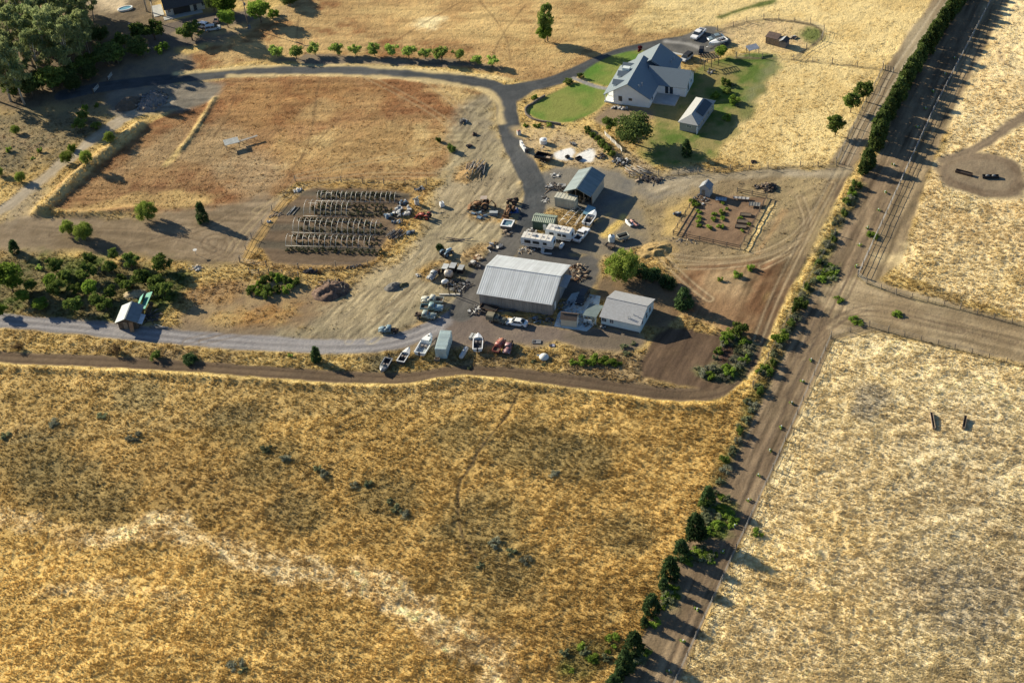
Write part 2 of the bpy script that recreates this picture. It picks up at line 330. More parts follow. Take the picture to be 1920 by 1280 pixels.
# main yard
YARD = [(885, 170), (932, 178), (935, 240), (955, 290), (990, 340), (1000, 390), (950, 450), (890, 540), (850, 590), (760, 640), (620, 648), (480, 645), (600, 590), (700, 520), (780, 450), (815, 360), (850, 290), (840, 240)]
poly(YARD, (0.234, 0.198, 0.132), (0.323, 0.271, 0.165), soft=2.5, wob=2, gr=.35, amp=.5, rnd=2)
poly([(620, 560), (700, 505), (780, 455), (830, 470), (760, 570), (680, 620), (600, 620)], (.43, .35, .205), (.27, .22, .14), soft=4, wob=3, op=.75)
poly([(820, 355), (880, 330), (960, 330), (960, 370), (870, 420), (830, 400)], (.42, .34, .205), (.27, .22, .145), soft=4, wob=3, op=.7)
for px in [[(840, 470), (940, 450), (930, 475), (850, 500)], [(790, 500), (880, 480), (870, 500), (800, 540)], [(800, 545), (860, 520), (850, 550)], [(735, 640), (800, 600), (770, 620)], [(850, 320), (900, 300), (910, 325), (860, 345)], [(870, 390), (960, 400), (940, 420), (880, 420)]]:
    poly(px, (.46, .29, .09), (.36, .25, .12), soft=1.5, wob=1.8, op=.9, gr=1, amp=.9)
poly([(800, 510), (885, 490), (920, 470), (890, 530), (870, 560), (830, 560)], (0.106, 0.099, 0.073), (0.165, 0.145, 0.092), soft=2, wob=2, gr=.25)
# weedy bank with the parked boats
poly([(0, 640), (200, 645), (420, 660), (700, 668), (760, 655), (860, 650), (1000, 650), (1200, 650), (1230, 700), (1100, 690), (880, 684), (760, 700), (640, 690), (0, 660)], (.44, .31, .115), (.29, .215, .11), soft=1.5, wob=1.5)
poly([(690, 665), (740, 660), (735, 690), (690, 700)], (.2, .185, .11), soft=2, wob=2, op=.8)
poly([(430, 664), (560, 664), (690, 672), (690, 690), (480, 685)], (.62, .46, .18), soft=1.5, wob=1, op=.9)
poly([(1240, 655), (1190, 690), (1250, 735), (1060, 705), (1050, 690)], (.40, .30, .16), (.33, .24, .13), soft=2, wob=1.5, op=.8)
# hoop house garden
poly([(452, 492), (470, 450), (553, 340), (650, 340), (800, 348), (800, 372), (735, 470), (700, 500), (600, 512), (470, 505)], (.44, .29, .105), (.36, .24, .10), soft=1, wob=.8)
poly([(466, 490), (560, 352), (640, 352), (770, 358), (770, 375), (715, 470), (690, 494), (600, 500)], (0.162, 0.115, 0.073), (0.132, 0.096, 0.063), soft=.7, wob=.7, gr=0, amp=.35)
for k in range(4): line([(560-k*22, 362+k*32), (760-k*22, 368+k*34)], 2.6, (.085, .075, .055), soft=.8, wob=.8, op=.85)
# lower gravel road and barn yard
poly([(790, 630), (850, 590), (900, 578), (960, 610), (1040, 625), (1050, 640), (930, 650), (850, 648), (760, 660)], (0.182, 0.155, 0.139), (0.145, 0.125, 0.109), soft=2, wob=1.2, gr=0, amp=.3)
line([(-120, 590), (0, 600), (150, 613), (330, 633), (560, 649), (690, 650), (760, 637), (820, 612), (870, 580), (890, 560)], 5.0, (.255, .243, .24), (.20, .19, .19), soft=.5, wob=.4, gr=0, amp=.15, cls=2)
rut([(-120, 590), (0, 600), (150, 613), (330, 633), (560, 649), (690, 650), (760, 637), (820, 612)], 1.9, (.33, .315, .31), .8, .9)
rr_ = random.Random(2)
for k in range(34):                                    # wheel marks criss-crossing the bare yard
    x = rr_.uniform(640, 960); y = 645-(x-640)*.95+rr_.uniform(-40, 60); y = min(max(y, 190), 640); dx = rr_.uniform(30, 90)
    rut([(x, y), (x+dx*.5+rr_.uniform(-8, 8), y-dx*.45), (x+dx, y-dx*rr_.uniform(.8, 1.2))], 1.7, (.46, .39, .25) if k % 2 else (.17, .14, .095), .5, .4)
# asphalt
poly([(860, 575), (960, 600), (1060, 612), (1130, 612), (1210, 632), (1190, 658), (1050, 645), (900, 652), (820, 640)], (.155, .125, .105), (.20, .16, .125), soft=1.5, wob=1.2, gr=.1, amp=.3)
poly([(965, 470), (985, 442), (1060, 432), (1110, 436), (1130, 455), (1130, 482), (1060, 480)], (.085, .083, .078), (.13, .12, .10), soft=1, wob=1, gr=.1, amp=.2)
poly([(1110, 535), (1130, 512), (1200, 500), (1290, 555), (1290, 600), (1230, 620), (1130, 560)], (.22, .15, .085), (.165, .12, .075), soft=1.5, wob=1.5, gr=.2, amp=.4)
ASP = (.060, .067, .072); ASP2 = (.080, .085, .088)
poly([(965, 468), (980, 455), (1060, 476), (1132, 474), (1128, 520), (1100, 555), (1040, 560), (960, 500)], (0.099, 0.096, 0.089), (0.119, 0.112, 0.102), soft=1, wob=.8, gr=0, amp=.15, cls=1)
line([(1004, 370), (1000, 400), (985, 425), (950, 468), (905, 520), (880, 560), (865, 585)], 6.2, (0.102, 0.099, 0.092), (0.125, 0.119, 0.109), soft=.6, wob=.5, gr=0, amp=.12, cls=1)
poly([(1005, 330), (1060, 306), (1150, 316), (1200, 340), (1210, 355), (1130, 420), (1100, 400), (1060, 400), (1010, 385)], (0.149, 0.145, 0.135), (0.198, 0.182, 0.149), soft=2, wob=1.5, gr=0, amp=.3)
poly([(1020, 395), (1065, 390), (1090, 400), (1100, 425), (1050, 425), (1020, 405)], (.42, .28, .095), (.28, .2, .10), soft=1.5, wob=1.5, gr=1)
poly([(1120, 400), (1210, 360), (1260, 420), (1230, 450), (1130, 490), (1090, 470)], (0.224, 0.191, 0.132), (0.178, 0.155, 0.119), soft=2, wob=1.5, gr=.1, amp=.3)
line([(1170, 405), (1155, 425), (1135, 440)], 2.0, (.55, .40, .13), soft=.8, wob=.6, gr=1)
line([(120, 178), (205, 160), (330, 147), (480, 132), (600, 130), (720, 134), (850, 147), (930, 160), (950, 190), (951, 225), (962, 268), (985, 310), (1002, 345), (1004, 375), (992, 415)], 5.6, ASP, ASP2, soft=.35, wob=.3, gr=0, amp=.1, cls=1)
line([(940, 168), (1010, 160), (1060, 145), (1120, 115), (1190, 91), (1260, 79), (1300, 72)], 5.0, ASP, ASP2, soft=.45, wob=.3, gr=0, amp=.1, cls=1)
poly([(925, 160), (1020, 155), (1000, 172), (965, 195), (945, 190)], ASP, ASP2, soft=.8, wob=.4, gr=0, amp=.1, cls=1)
poly([(1230, 85), (1300, 58), (1330, 46), (1375, 62), (1375, 85), (1340, 98), (1310, 106), (1250, 100)], (0.092, 0.092, 0.089), (0.132, 0.129, 0.119), soft=.8, wob=.6, gr=0, amp=.1, cls=1)
line([(1250, 78), (1290, 82), (1316, 92)], 1.6, (.36, .35, .33), soft=.8, wob=.7, op=.7)
poly([(330, 150), (480, 136), (530, 133), (480, 140), (400, 148)], (.5, .40, .22), soft=.5, wob=.4, op=.0)
# road shoulders
line([(330, 138), (480, 124), (600, 121), (720, 125), (850, 136), (930, 146), (960, 150)], 1.8, (.62, .49, .24), soft=.8, wob=.8, op=.8)
line([(430, 143), (600, 140), (720, 144), (850, 157), (920, 172), (938, 195), (938, 230)], 1.8, (.60, .47, .24), soft=.8, wob=.8, op=.8)
poly([(515, 108), (560, 104), (800, 108), (940, 124), (940, 132), (800, 122), (560, 118), (500, 118)], (0.158, 0.132, 0.106), (0.198, 0.158, 0.112), soft=1, wob=1, gr=.1, amp=.3)
# gardens round the house
LAWN = (.095, .19, .03); LAWN2 = (.205, .225, .06)
poly([(984, 208), (1020, 183), (1070, 158), (1090, 156), (1145, 168), (1140, 190), (1112, 214), (1060, 233), (1010, 226)], LAWN, LAWN2, soft=.6, wob=.2, gr=.15, amp=.12, cls=4, nz=n_mid*.6+n_big*.4)
poly([(1088, 138), (1130, 110), (1195, 92), (1220, 98), (1180, 140), (1145, 164), (1100, 152)], LAWN, LAWN2, soft=.6, wob=.2, gr=.15, amp=.12, cls=4, nz=n_mid*.6+n_big*.4)
poly([(1215, 205), (1265, 150), (1315, 120), (1450, 92), (1470, 120), (1410, 200), (1370, 260), (1325, 300), (1240, 320), (1190, 285), (1228, 240)], (.095, .15, .03), (.25, .215, .085), soft=1.5, wob=1.5, gr=.25, amp=.2, cls=4)
poly([(1300, 132), (1370, 122), (1380, 150), (1320, 170)], (.34, .235, .11), (.2, .18, .06), soft=2, wob=2, op=.7)
poly([(1380, 200), (1450, 100), (1470, 110), (1420, 190), (1395, 230)], (.25, .24, .13), (.14, .16, .05), soft=2, wob=1.5, op=.7)
poly([(1106, 218), (1150, 194), (1228, 206), (1226, 226), (1180, 228), (1125, 240)], (0.205, 0.155, 0.109), (0.238, 0.178, 0.112), soft=1.2, wob=1, gr=.1, amp=.25)
poly([(1110, 245), (1150, 260), (1200, 300), (1250, 325), (1190, 325), (1150, 290)], (.36, .28, .165), (.46, .35, .18), soft=1.5, wob=1.5)
line([(1076, 147), (1100, 156), (1122, 164), (1142, 167)], 1.5, (0.264, 0.257, 0.244), soft=.15, wob=.05, gr=0, amp=.05, cls=5)
poly([(968, 238), (1080, 236), (1110, 250), (1150, 300), (1120, 312), (1030, 308), (1000, 290), (975, 262)], (.55, .41, .19), (.44, .335, .19), soft=2, wob=1.5, gr=.5)
poly([(1037, 291), (1058, 278), (1076, 276), (1074, 290), (1058, 301)], (.83, .83, .80), (.7, .7, .68), soft=.6, wob=.7, gr=0, amp=.2)
poly([(1079, 298), (1102, 277), (1115, 281), (1113, 300), (1105, 305)], (.85, .85, .82), (.74, .74, .71), soft=.6, wob=.7, gr=0, amp=.2)
poly([(1350, 40), (1470, 38), (1530, 50), (1540, 70), (1490, 100), (1400, 95), (1370, 80)], (.60, .46, .235), (.5, .37, .2), soft=2, wob=1)
poly([(1490, 60), (1540, 50), (1545, 75), (1510, 85)], (.14, .165, .05), (.3, .25, .1), soft=2, wob=2)
line([(1350, 32), (1400, 15), (1450, 2)], 2.2, (.115, .14, .04), soft=1, wob=.8)
# right: dirt track, gold verge, planted strip
poly([(1806, -20), (1900, -20), (1885, 20), (1760, 200), (1610, 520), (1562, 640), (1262, 1300), (1150, 1300), (1330, 930), (1452, 680), (1530, 500), (1640, 290), (1720, 130)], (0.182, 0.132, 0.083), (0.221, 0.165, 0.102), soft=.6, wob=.5, gr=.15, amp=.45, rnd=0)
poly([(1858, -20), (1905, -20), (1800, 190), (1740, 330), (1690, 490), (1640, 530), (1608, 518), (1755, 200)], (0.221, 0.168, 0.102), (0.271, 0.205, 0.119), soft=.7, wob=.6, gr=.2, amp=.4, rnd=0)
poly([(1535, 545), (1610, 515), (1690, 540), (1920, 606), (2300, 690), (2300, 780), (1920, 684), (1640, 624), (1555, 640)], (0.257, 0.195, 0.115), (0.304, 0.238, 0.145), soft=1, wob=.7, gr=.2, amp=.4, rnd=0)
poly([(1900, -20), (2100, -20), (2300, 500), (1930, 600), (1690, 520), (1740, 340), (1800, 195)], (.80, .65, .36), (.70, .54, .28), soft=1, wob=1, rnd=0)
poly([(1680, 480), (1800, 440), (1930, 480), (1930, 590), (1700, 525)], (.74, .57, .27), (.80, .65, .36), soft=5, wob=4, op=.8)
poly([(1752, 318), (1785, 296), (1840, 285), (1900, 300), (1925, 330), (1920, 372), (1850, 372), (1780, 350)], (0.178, 0.139, 0.096), (0.238, 0.188, 0.125), soft=1.5, wob=1.2, gr=.05, amp=.4, rnd=2)
line([(1762, 318), (1790, 300), (1840, 290), (1895, 304), (1915, 330), (1900, 362), (1850, 366), (1785, 346), (1762, 318)], 2.2, (.14, .10, .065), (.2, .15, .1), soft=.8, wob=.8, op=.7, gr=0)
line([(1770, 300), (1830, 280), (1880, 245), (1940, 205)], 3.2, (0.218, 0.168, 0.112), soft=.8, wob=.6, gr=.1, amp=.4)
line([(1910, 72), (1870, 90), (1880, 120), (1920, 130)], .8, (.40, .31, .19), op=.7)
line([(1800, 380), (1850, 410), (1930, 420)], 2.0, (.70, .58, .33), soft=1, wob=1, op=.8)
TRK = [(1790, -30), (1765, 8), (1730, 60), (1690, 118), (1650, 185), (1612, 250), (1580, 312), (1530, 410), (1480, 515), (1440, 600), (1405, 680), (1380, 716), (1340, 738), (1270, 742), (1180, 732), (1050, 712), (960, 702), (880, 697), (800, 706), (740, 714), (640, 708), (400, 692), (200, 680), (0, 671), (-200, 660)]
line(TRK[:8], 6.0, (0.277, 0.221, 0.145), (0.224, 0.172, 0.109), soft=.7, wob=.6, gr=.05, amp=.25, cls=3)
line(TRK[6:], 4.6, (0.149, 0.106, 0.066), (0.119, 0.086, 0.056), soft=.5, wob=.3, gr=.05, amp=.4, cls=3)
poly([(1715, 40), (1760, 12), (1725, 90), (1690, 135), (1690, 100), (1705, 60)], (0.370, 0.310, 0.205), soft=1.5, wob=1, op=.8, gr=.1)
for q in (TRK[:8],): rut(q, 1.8, (.50, .43, .31), .6, .6)
rut(TRK[6:], 1.9, (.085, .058, .038), .8, .6)
line([(1640, 285), (1600, 325), (1548, 430), (1500, 525), (1462, 605), (1435, 670), (1412, 710), (1370, 748), (1330, 758)], 1.8, (.74, .56, .22), (.62, .45, .17), soft=.5, wob=.5, gr=1.0, amp=1)
line([(1330, 757), (1250, 757), (1050, 727), (900, 708), (850, 708), (760, 725), (640, 724), (400, 704), (0, 685), (-200, 674)], 1.2, (.70, .53, .21), soft=.5, wob=.5, gr=1, amp=1)
ridge([(1330, 762), (1250, 762), (1050, 731), (900, 712), (850, 712), (760, 729), (640, 728), (400, 708), (0, 689), (-200, 680)], 2.2, .5)
line([(1610, 345), (1560, 440), (1515, 535), (1478, 605), (1445, 680), (1400, 780), (1345, 900)], 2.4, (.33, .25, .11), (.22, .2, .07), soft=.9, wob=1, gr=1, amp=1)
for px in [[(1350, 940), (1380, 950), (1370, 985), (1335, 990)], [(1330, 975), (1375, 1000), (1350, 1010), (1320, 1000)], [(1300, 1030), (1350, 1050), (1330, 1060), (1290, 1050)], [(1260, 1090), (1285, 1105), (1255, 1150), (1240, 1140)], [(1545, 490), (1575, 505), (1560, 530), (1535, 520)], [(1100, 1180), (1170, 1180), (1150, 1260), (1060, 1270)], [(1020, 1270), (1100, 1200), (1120, 1260)]]:
    poly(px, (.11, .15, .03), (.2, .17, .07), soft=1.2, wob=1.6, op=.85, gr=1, amp=.8)
# paddock and vegetable garden
poly([(1190, 345), (1330, 320), (1560, 322), (1590, 330), (1470, 560), (1330, 540), (1230, 470), (1200, 420)], (0.310, 0.241, 0.129), (0.244, 0.185, 0.106), soft=2, wob=1.5, gr=.4, amp=.5)
poly([(1190, 330), (1300, 310), (1360, 330), (1260, 370), (1200, 380)], (0.238, 0.211, 0.165), (0.330, 0.277, 0.185), soft=2.5, wob=2, op=.9, gr=.1)
line([(1230, 350), (1330, 333), (1450, 322), (1560, 328), (1590, 318)], 3.6, (0.376, 0.320, 0.224), (0.304, 0.251, 0.165), soft=1, wob=.8, gr=.1, amp=.3)
poly([(1245, 520), (1300, 490), (1420, 490), (1490, 480), (1440, 600), (1410, 650), (1330, 600), (1260, 600)], (.175, .095, .048), (.225, .14, .075), soft=2.5, wob=1.5, gr=.2, amp=.4)
poly([(1320, 520), (1400, 500), (1400, 560), (1330, 560)], (.25, .20, .115), (.33, .235, .13), soft=3, wob=2, op=.7)
poly([(1310, 364), (1437, 371), (1388, 467), (1262, 440)], (0.162, 0.106, 0.066), (0.198, 0.132, 0.083), soft=.5, wob=.4, gr=0, amp=.3, rnd=0)
line([(1448, 385), (1430, 420), (1400, 470)], 1.4, (.62, .47, .22), soft=.6, wob=.5, gr=1)
line([(1470, 395), (1450, 430), (1420, 475)], 1.2, (.36, .24, .12), soft=.6, wob=.5, op=.8)
poly([(1240, 400), (1290, 370), (1300, 380), (1262, 440), (1240, 440)], (.50, .36, .14), soft=2, wob=1.5, op=.8)
poly([(1200, 470), (1240, 450), (1265, 470), (1250, 505), (1210, 500)], (.60, .43, .16), (.42, .29, .12), soft=1.5, wob=1.2)
for q in [[(1260, 480), (1340, 490), (1430, 478), (1500, 440), (1540, 380)], [(1270, 500), (1350, 500), (1440, 488), (1510, 450)], [(1500, 370), (1520, 420), (1490, 470), (1430, 500)], [(1420, 640), (1450, 560), (1500, 460), (1560, 345)], [(1230, 470), (1290, 530), (1330, 560)]]:
    rut(q, 1.7, (.40, .315, .195), .75, .5); rut(q, .7, (.13, .09, .055), .7, .4); rut(q, 2.6, (.15, .105, .06), .5, .35)
poly([(1186, 700), (1236, 612), (1300, 615), (1400, 640), (1420, 660), (1340, 735), (1260, 720)], (0.132, 0.089, 0.056), (0.102, 0.069, 0.046), soft=.7, wob=.5, gr=0, amp=.4)
line([(1306, 600), (1285, 650), (1265, 690)], .5, (.09, .06, .04), soft=.2, wob=.1)
poly([(1300, 690), (1340, 690), (1360, 640), (1385, 625), (1415, 650), (1400, 690), (1360, 715), (1310, 705)], (.13, .155, .05), (.24, .22, .13), soft=1.3, wob=1.5, gr=1, amp=1)
poly([(1340, 660), (1370, 645), (1378, 665), (1350, 690)], (.12, .075, .055), soft=1, wob=1)
poly([(1120, 520), (1190, 510), (1270, 570), (1240, 600), (1130, 560)], (0.191, 0.132, 0.073), (0.145, 0.106, 0.066), soft=2, wob=1.5, op=.8, gr=.2)
poly([(1060, 620), (1130, 625), (1200, 640), (1190, 655), (1050, 640)], (0.132, 0.109, 0.079), soft=2, wob=1.5, op=.8, gr=.2)
_bri = fbm(GX, GY, 45, 2, 95)
def streaks(px, deg, wl, amt, ln=14, seed=0):
    pp = pts2(px+[px[0]]); idx = box_idx(pp, 1); X, Y = GX[idx], GY[idx]; ins = np.zeros(len(idx), bool)
    for (ax, ay), (bx, by) in zip(pp[:-1], pp[1:]):
        if ay != by: ins ^= ((ay > Y) != (by > Y)) & (X < (bx-ax)*(Y-ay)/(by-ay)+ax)
    idx = idx[ins]; idx = idx[(CLS[idx] == 0) | (CLS[idx] == 3)]; a = R_(deg); u = GX[idx]*math.cos(a)+GY[idx]*math.sin(a); v = -GX[idx]*math.sin(a)+GY[idx]*math.cos(a)
    s = fbm(u/ln, v/wl+.25*n_mid[idx]*3, 1, 3, 90+seed)-.5; C[idx] *= (1+amt*s)[:, None]; H[idx] += .05*s*(1-GR[idx])
streaks([(1806, -20), (1900, -20), (1885, 20), (1610, 520), (1562, 640), (1262, 1300), (1150, 1300), (1330, 930), (1452, 680), (1530, 500), (1640, 290), (1720, 130)], 61.7, .9, 1.5)
streaks([(1905, -20), (1800, 190), (1740, 330), (1690, 490), (1640, 530), (1608, 518), (1755, 200), (1858, -20)], 61.7, 1.0, 1.2, seed=1)
streaks([(1535, 545), (1610, 515), (1690, 540), (1920, 606), (2300, 690), (2300, 780), (1920, 684), (1640, 624), (1555, 640)], -28, 1.4, 1.3, 22, seed=2)
streaks([(1245, 520), (1420, 490), (1490, 480), (1440, 600), (1410, 650), (1260, 600)], 62, 1.2, 1.2, 16, seed=3)
streaks([(1186, 700), (1236, 612), (1300, 615), (1400, 640), (1420, 660), (1340, 735), (1260, 720)], 60, .9, 1.0, 10, seed=4)
streaks([(466, 490), (560, 352), (640, 352), (770, 358), (770, 375), (715, 470), (690, 494), (600, 500)], -11.5, 1.0, 1.0, 10, seed=5)
streaks([(-100, 440), (40, 405), (330, 402), (560, 350), (470, 480), (430, 505), (220, 478), (-100, 470)], -15, 2.0, .9, 18, seed=6)
streaks([(345, 165), (520, 138), (760, 140), (925, 192), (845, 300), (810, 340), (600, 335), (470, 420), (100, 402), (170, 300)], -8, 1.2, .9, 9, seed=7)
streaks([(430, 70), (560, 0), (620, -60), (1250, -60), (1335, 20), (1165, 88), (1050, 150), (930, 132), (520, 104)], -12, 1.2, .8, 9, seed=8)
streaks(YARD, 60, .8, 1.1, 4, seed=9)
streaks(FG, 48, .9, .42, 5, seed=11)
streaks(RF, 30, 1.0, .3, 4, seed=12)
_l = pts2([(1452, 680), (1180, 1280)]); k = np.nonzero(fgm & (GR > .5) & (GX < _l[0, 0]+(GY-_l[0, 1])*(_l[1, 0]-_l[0, 0])/(_l[1, 1]-_l[0, 1])))[0]; C[k] *= np.array([1.05, .985, .86])
C *= (1+.35*(_bri-.5)*sst(0, .6, GR))[:, None]
streaks([(1190, 345), (1330, 320), (1560, 322), (1470, 560), (1330, 540), (1230, 470)], 30, 1.2, .8, 8, seed=10)
for q in ([(1500, 665), (1555, 605), (1640, 568), (1760, 600), (1900, 640)], [(1470, 740), (1525, 630), (1562, 560), (1592, 500)], [(1530, 640), (1580, 590), (1650, 585), (1800, 620)], [(1240, 1300), (1400, 950), (1520, 680)], [(1560, 600), (1640, 440), (1760, 190), (1850, 20)]):
    rut(q, 1.8, (.145, .105, .07), .7, .5)
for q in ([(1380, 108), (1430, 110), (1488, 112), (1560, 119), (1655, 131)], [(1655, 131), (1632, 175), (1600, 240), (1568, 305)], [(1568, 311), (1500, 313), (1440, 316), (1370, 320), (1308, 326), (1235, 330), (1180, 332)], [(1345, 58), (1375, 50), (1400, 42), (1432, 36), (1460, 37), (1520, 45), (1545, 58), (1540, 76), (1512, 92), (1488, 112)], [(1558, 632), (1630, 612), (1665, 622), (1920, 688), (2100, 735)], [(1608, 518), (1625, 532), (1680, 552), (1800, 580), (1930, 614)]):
    line(q, .9, (.15, .12, .075), (.24, .19, .10), soft=.4, wob=.6, op=.85, gr=.6)  # dark strip under the fences: weeds, with the fence shadow painted in
# thin wheel marks over the fields
for q in [[(560, 30), (555, 80), (560, 120)], [(880, -20), (950, 60), (958, 120)], [(985, 10), (930, 80), (920, 140)], [(870, 0), (800, 40), (720, 90)], [(600, 145), (590, 200), (585, 250), (560, 310)], [(660, 200), (620, 240), (560, 300), (530, 340)], [(1260, 60), (1200, 30), (1170, 70)], [(450, 160), (430, 210), (400, 260)], [(780, 175), (700, 230), (620, 270)]]:
    line(q, .5, (0.132, 0.083, 0.040), soft=.25, wob=.2, op=.55, gr=.2)
for q in [[(690, 145), (760, 180), (820, 215), (850, 240)], [(800, 150), (850, 190), (870, 215)], [(560, 330), (700, 300), (820, 280)], [(480, 395), (580, 345), (700, 325), (840, 330)], [(430, 470), (450, 440), (520, 370)]]:
    rut(q, 1.8, (0.370, 0.290, 0.165), .6, .5)
for q in [[(330, 430), (380, 450), (420, 440), (410, 470), (380, 475)], [(350, 640), (500, 600), (600, 560)], [(380, 640), (560, 600), (640, 560)], [(700, 600), (800, 530), (830, 470)]]:
    rut(q, 1.7, (0.165, 0.115, 0.066), .5, .4)
rut([(200, 470), (300, 450), (380, 430), (440, 400)], 1.7, (.15, .11, .07), .8, .5)
rut([(100, 440), (200, 430), (330, 440), (430, 480)], 1.7, (.15, .11, .07), .8, .5)
rut([(400, 470), (380, 455), (400, 440), (435, 450), (430, 475), (395, 490)], 1.7, (.15, .11, .07), .8, .5)
for k in range(5):
    o = k*5; rut([(1610+o*1.2, 250), (1580+o, 310)], 1.2, (.3, .22, .14), .25, .4)

# ploughing / tyre texture in the strip, micro relief
d_str = fbm(GX*math.cos(R_(62))+GY*math.sin(R_(62)), (-GX*math.sin(R_(62))+GY*math.cos(R_(62)))*6, 5, 2, 61)
n_t1 = fbm(GX, GY, 1.9, 2, 71); n_t2 = fbm(GX, GY, .8, 2, 72); n_t3 = fbm(GX, GY, 5.5, 2, 73)
tuft = np.abs(n_t1-.5)*2
H += AMP*(GR*(.26*(n_t1-.5)+.11*(n_t2-.5)+.44*(n_t3-.5)+.34*(n_str-.5))+(1-GR)*(.10*(n_t2-.5)+.07*(n_t1-.5)+.10*(d_str-.5)))
edge = sst(0, .03, 1-np.abs(np.tile(uu, NY)))*np.repeat(sst(0, .03, tt)*sst(0, .03, 1-tt), NX); H *= edge
# colour breakup that belongs to the plants and soil themselves
br = .80+.40*(n_sm*.45+n_t2*.35+n_str*.2)
C *= (1+(br-1)[:, None]*(.95-.35*GR[:, None]))
gm = GR*sst(.55, .75, fbm(GX, GY, 6, 3, 91))*sst(.5, .65, n_t1)
C = C*(1-.16*gm[:, None])+np.array([.21, .165, .085])[None]*.16*gm[:, None]
C = np.clip(C, .01, .9)

def ground_mat(name):
    m = bpy.data.materials.new(name); m.use_nodes = True; n = m.node_tree; b = n.nodes['Principled BSDF']
    b.inputs['Roughness'].default_value = .95; b.inputs['Specular IOR Level'].default_value = .08
    a = n.nodes.new('ShaderNodeAttribute'); a.attribute_name = 'Col'
    g = n.nodes.new('ShaderNodeAttribute'); g.attribute_name = 'gr'
    geo = n.nodes.new('ShaderNodeNewGeometry')
    def noise(sc, det):
        z = n.nodes.new('ShaderNodeTexNoise'); z.inputs['Scale'].default_value = sc; z.inputs['Detail'].default_value = det; z.inputs['Roughness'].default_value = .65; nlink(n, geo, 'Position', z, 'Vector'); return z
    z1 = noise(2.6, 4); z2 = noise(.8, 3)
    r1 = n.nodes.new('ShaderNodeMapRange'); r1.inputs[1].default_value = .3; r1.inputs[2].default_value = .7; r1.inputs[3].default_value = .84; r1.inputs[4].default_value = 1.16; nlink(n, z1, 0, r1, 0)
    mx = n.nodes.new('ShaderNodeMix'); mx.data_type = 'RGBA'; mx.blend_type = 'MULTIPLY'; mx.inputs[0].default_value = 1; nlink(n, a, 'Color', mx, 6); nlink(n, r1, 0, mx, 7)
    nlink(n, mx, 2, b, 'Base Color')
    ad = n.nodes.new('ShaderNodeMath'); ad.operation = 'MULTIPLY_ADD'; nlink(n, z2, 0, ad, 0); ad.inputs[1].default_value = 1.6; nlink(n, z1, 0, ad, 2)
    st = n.nodes.new('ShaderNodeMapRange'); st.inputs[3].default_value = .05; st.inputs[4].default_value = .17; nlink(n, g, 'Fac', st, 0)
    bp = n.nodes.new('ShaderNodeBump'); bp.inputs['Strength'].default_value = 1; nlink(n, st, 0, bp, 'Distance'); nlink(n, ad, 0, bp, 'Height'); nlink(n, bp, 0, b, 'Normal')
    return m
GM = ground_mat('ground_cover')
def grid_obj(name, faces, extra=None):
    used, inv = np.unique(faces.ravel(), return_inverse=True)
    me = bpy.data.meshes.new(name); V = np.stack([GX[used], GY[used], H[used]], 1); F = inv.reshape(-1, 4)
    cc = np.concatenate([C[used], np.ones((len(used), 1))], 1); gg = GR[used]
    if extra is not None:
        ev, ef = extra; o = len(V); V = np.vstack([V, ev]); F = np.vstack([F, ef+o])
        cc = np.vstack([cc, np.tile([.55, .41, .18, 1], (len(ev), 1))]); gg = np.concatenate([gg, np.ones(len(ev))])
    me.vertices.add(len(V)); me.vertices.foreach_set('co', V.ravel().astype(np.float32))
    me.loops.add(len(F)*4); me.loops.foreach_set('vertex_index', F.ravel().astype(np.int32))
    me.polygons.add(len(F)); me.polygons.foreach_set('loop_start', np.arange(0, len(F)*4, 4, dtype=np.int32))
    me.polygons.foreach_set('use_smooth', np.ones(len(F), bool)); me.update(calc_edges=True)
    at = me.attributes.new('Col', 'FLOAT_COLOR', 'POINT'); at.data.foreach_set('color', cc.ravel().astype(np.float32))
    ag = me.attributes.new('gr', 'FLOAT', 'POINT'); ag.data.foreach_set('value', gg.astype(np.float32))
    me.materials.append(GM); return tag(put(name, me), kind='structure')
ii = (np.arange(NY-1)[:, None]*NX+np.arange(NX-1)[None, :]).ravel()
FA = np.stack([ii, ii+1, ii+1+NX, ii+NX], 1); fc = CLS[FA].max(1)
# land beyond the detailed sheet, out to the horizon
x0, x1 = GX[0], GX[NX-1]; xa, xb = GX[(NY-1)*NX], GX[N-1]; BG = 5000
ev = np.array([[x0, Y0, 0], [x1, Y0, 0], [xb, Y1, 0], [xa, Y1, 0], [-BG, -BG, 0], [BG, -BG, 0], [BG, BG, 0], [-BG, BG, 0]], float)
ef = np.array([[4, 5, 1, 0], [5, 6, 2, 1], [6, 7, 3, 2], [7, 4, 0, 3]])
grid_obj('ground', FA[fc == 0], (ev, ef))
for k, nm in ((1, 'road'), (2, 'gravel_road'), (3, 'dirt_track'), (4, 'lawn'), (5, 'path')):
    if (fc == k).any(): grid_obj(nm, FA[fc == k])
def gidx(x, y):
    j = np.clip(np.searchsorted(ys, y), 0, NY-1); i_ = np.clip(((x-4)/hw[j]+1)/2*(NX-1), 0, NX-1)
    return (j*NX+np.round(i_).astype(int))
def gz(x, y): return float(H[int(gidx(np.array([x]), np.array([y]))[0])])
def G(px, py, dz=0.0):
    q = P(px, py); q.z = gz(q.x, q.y)+dz; return q

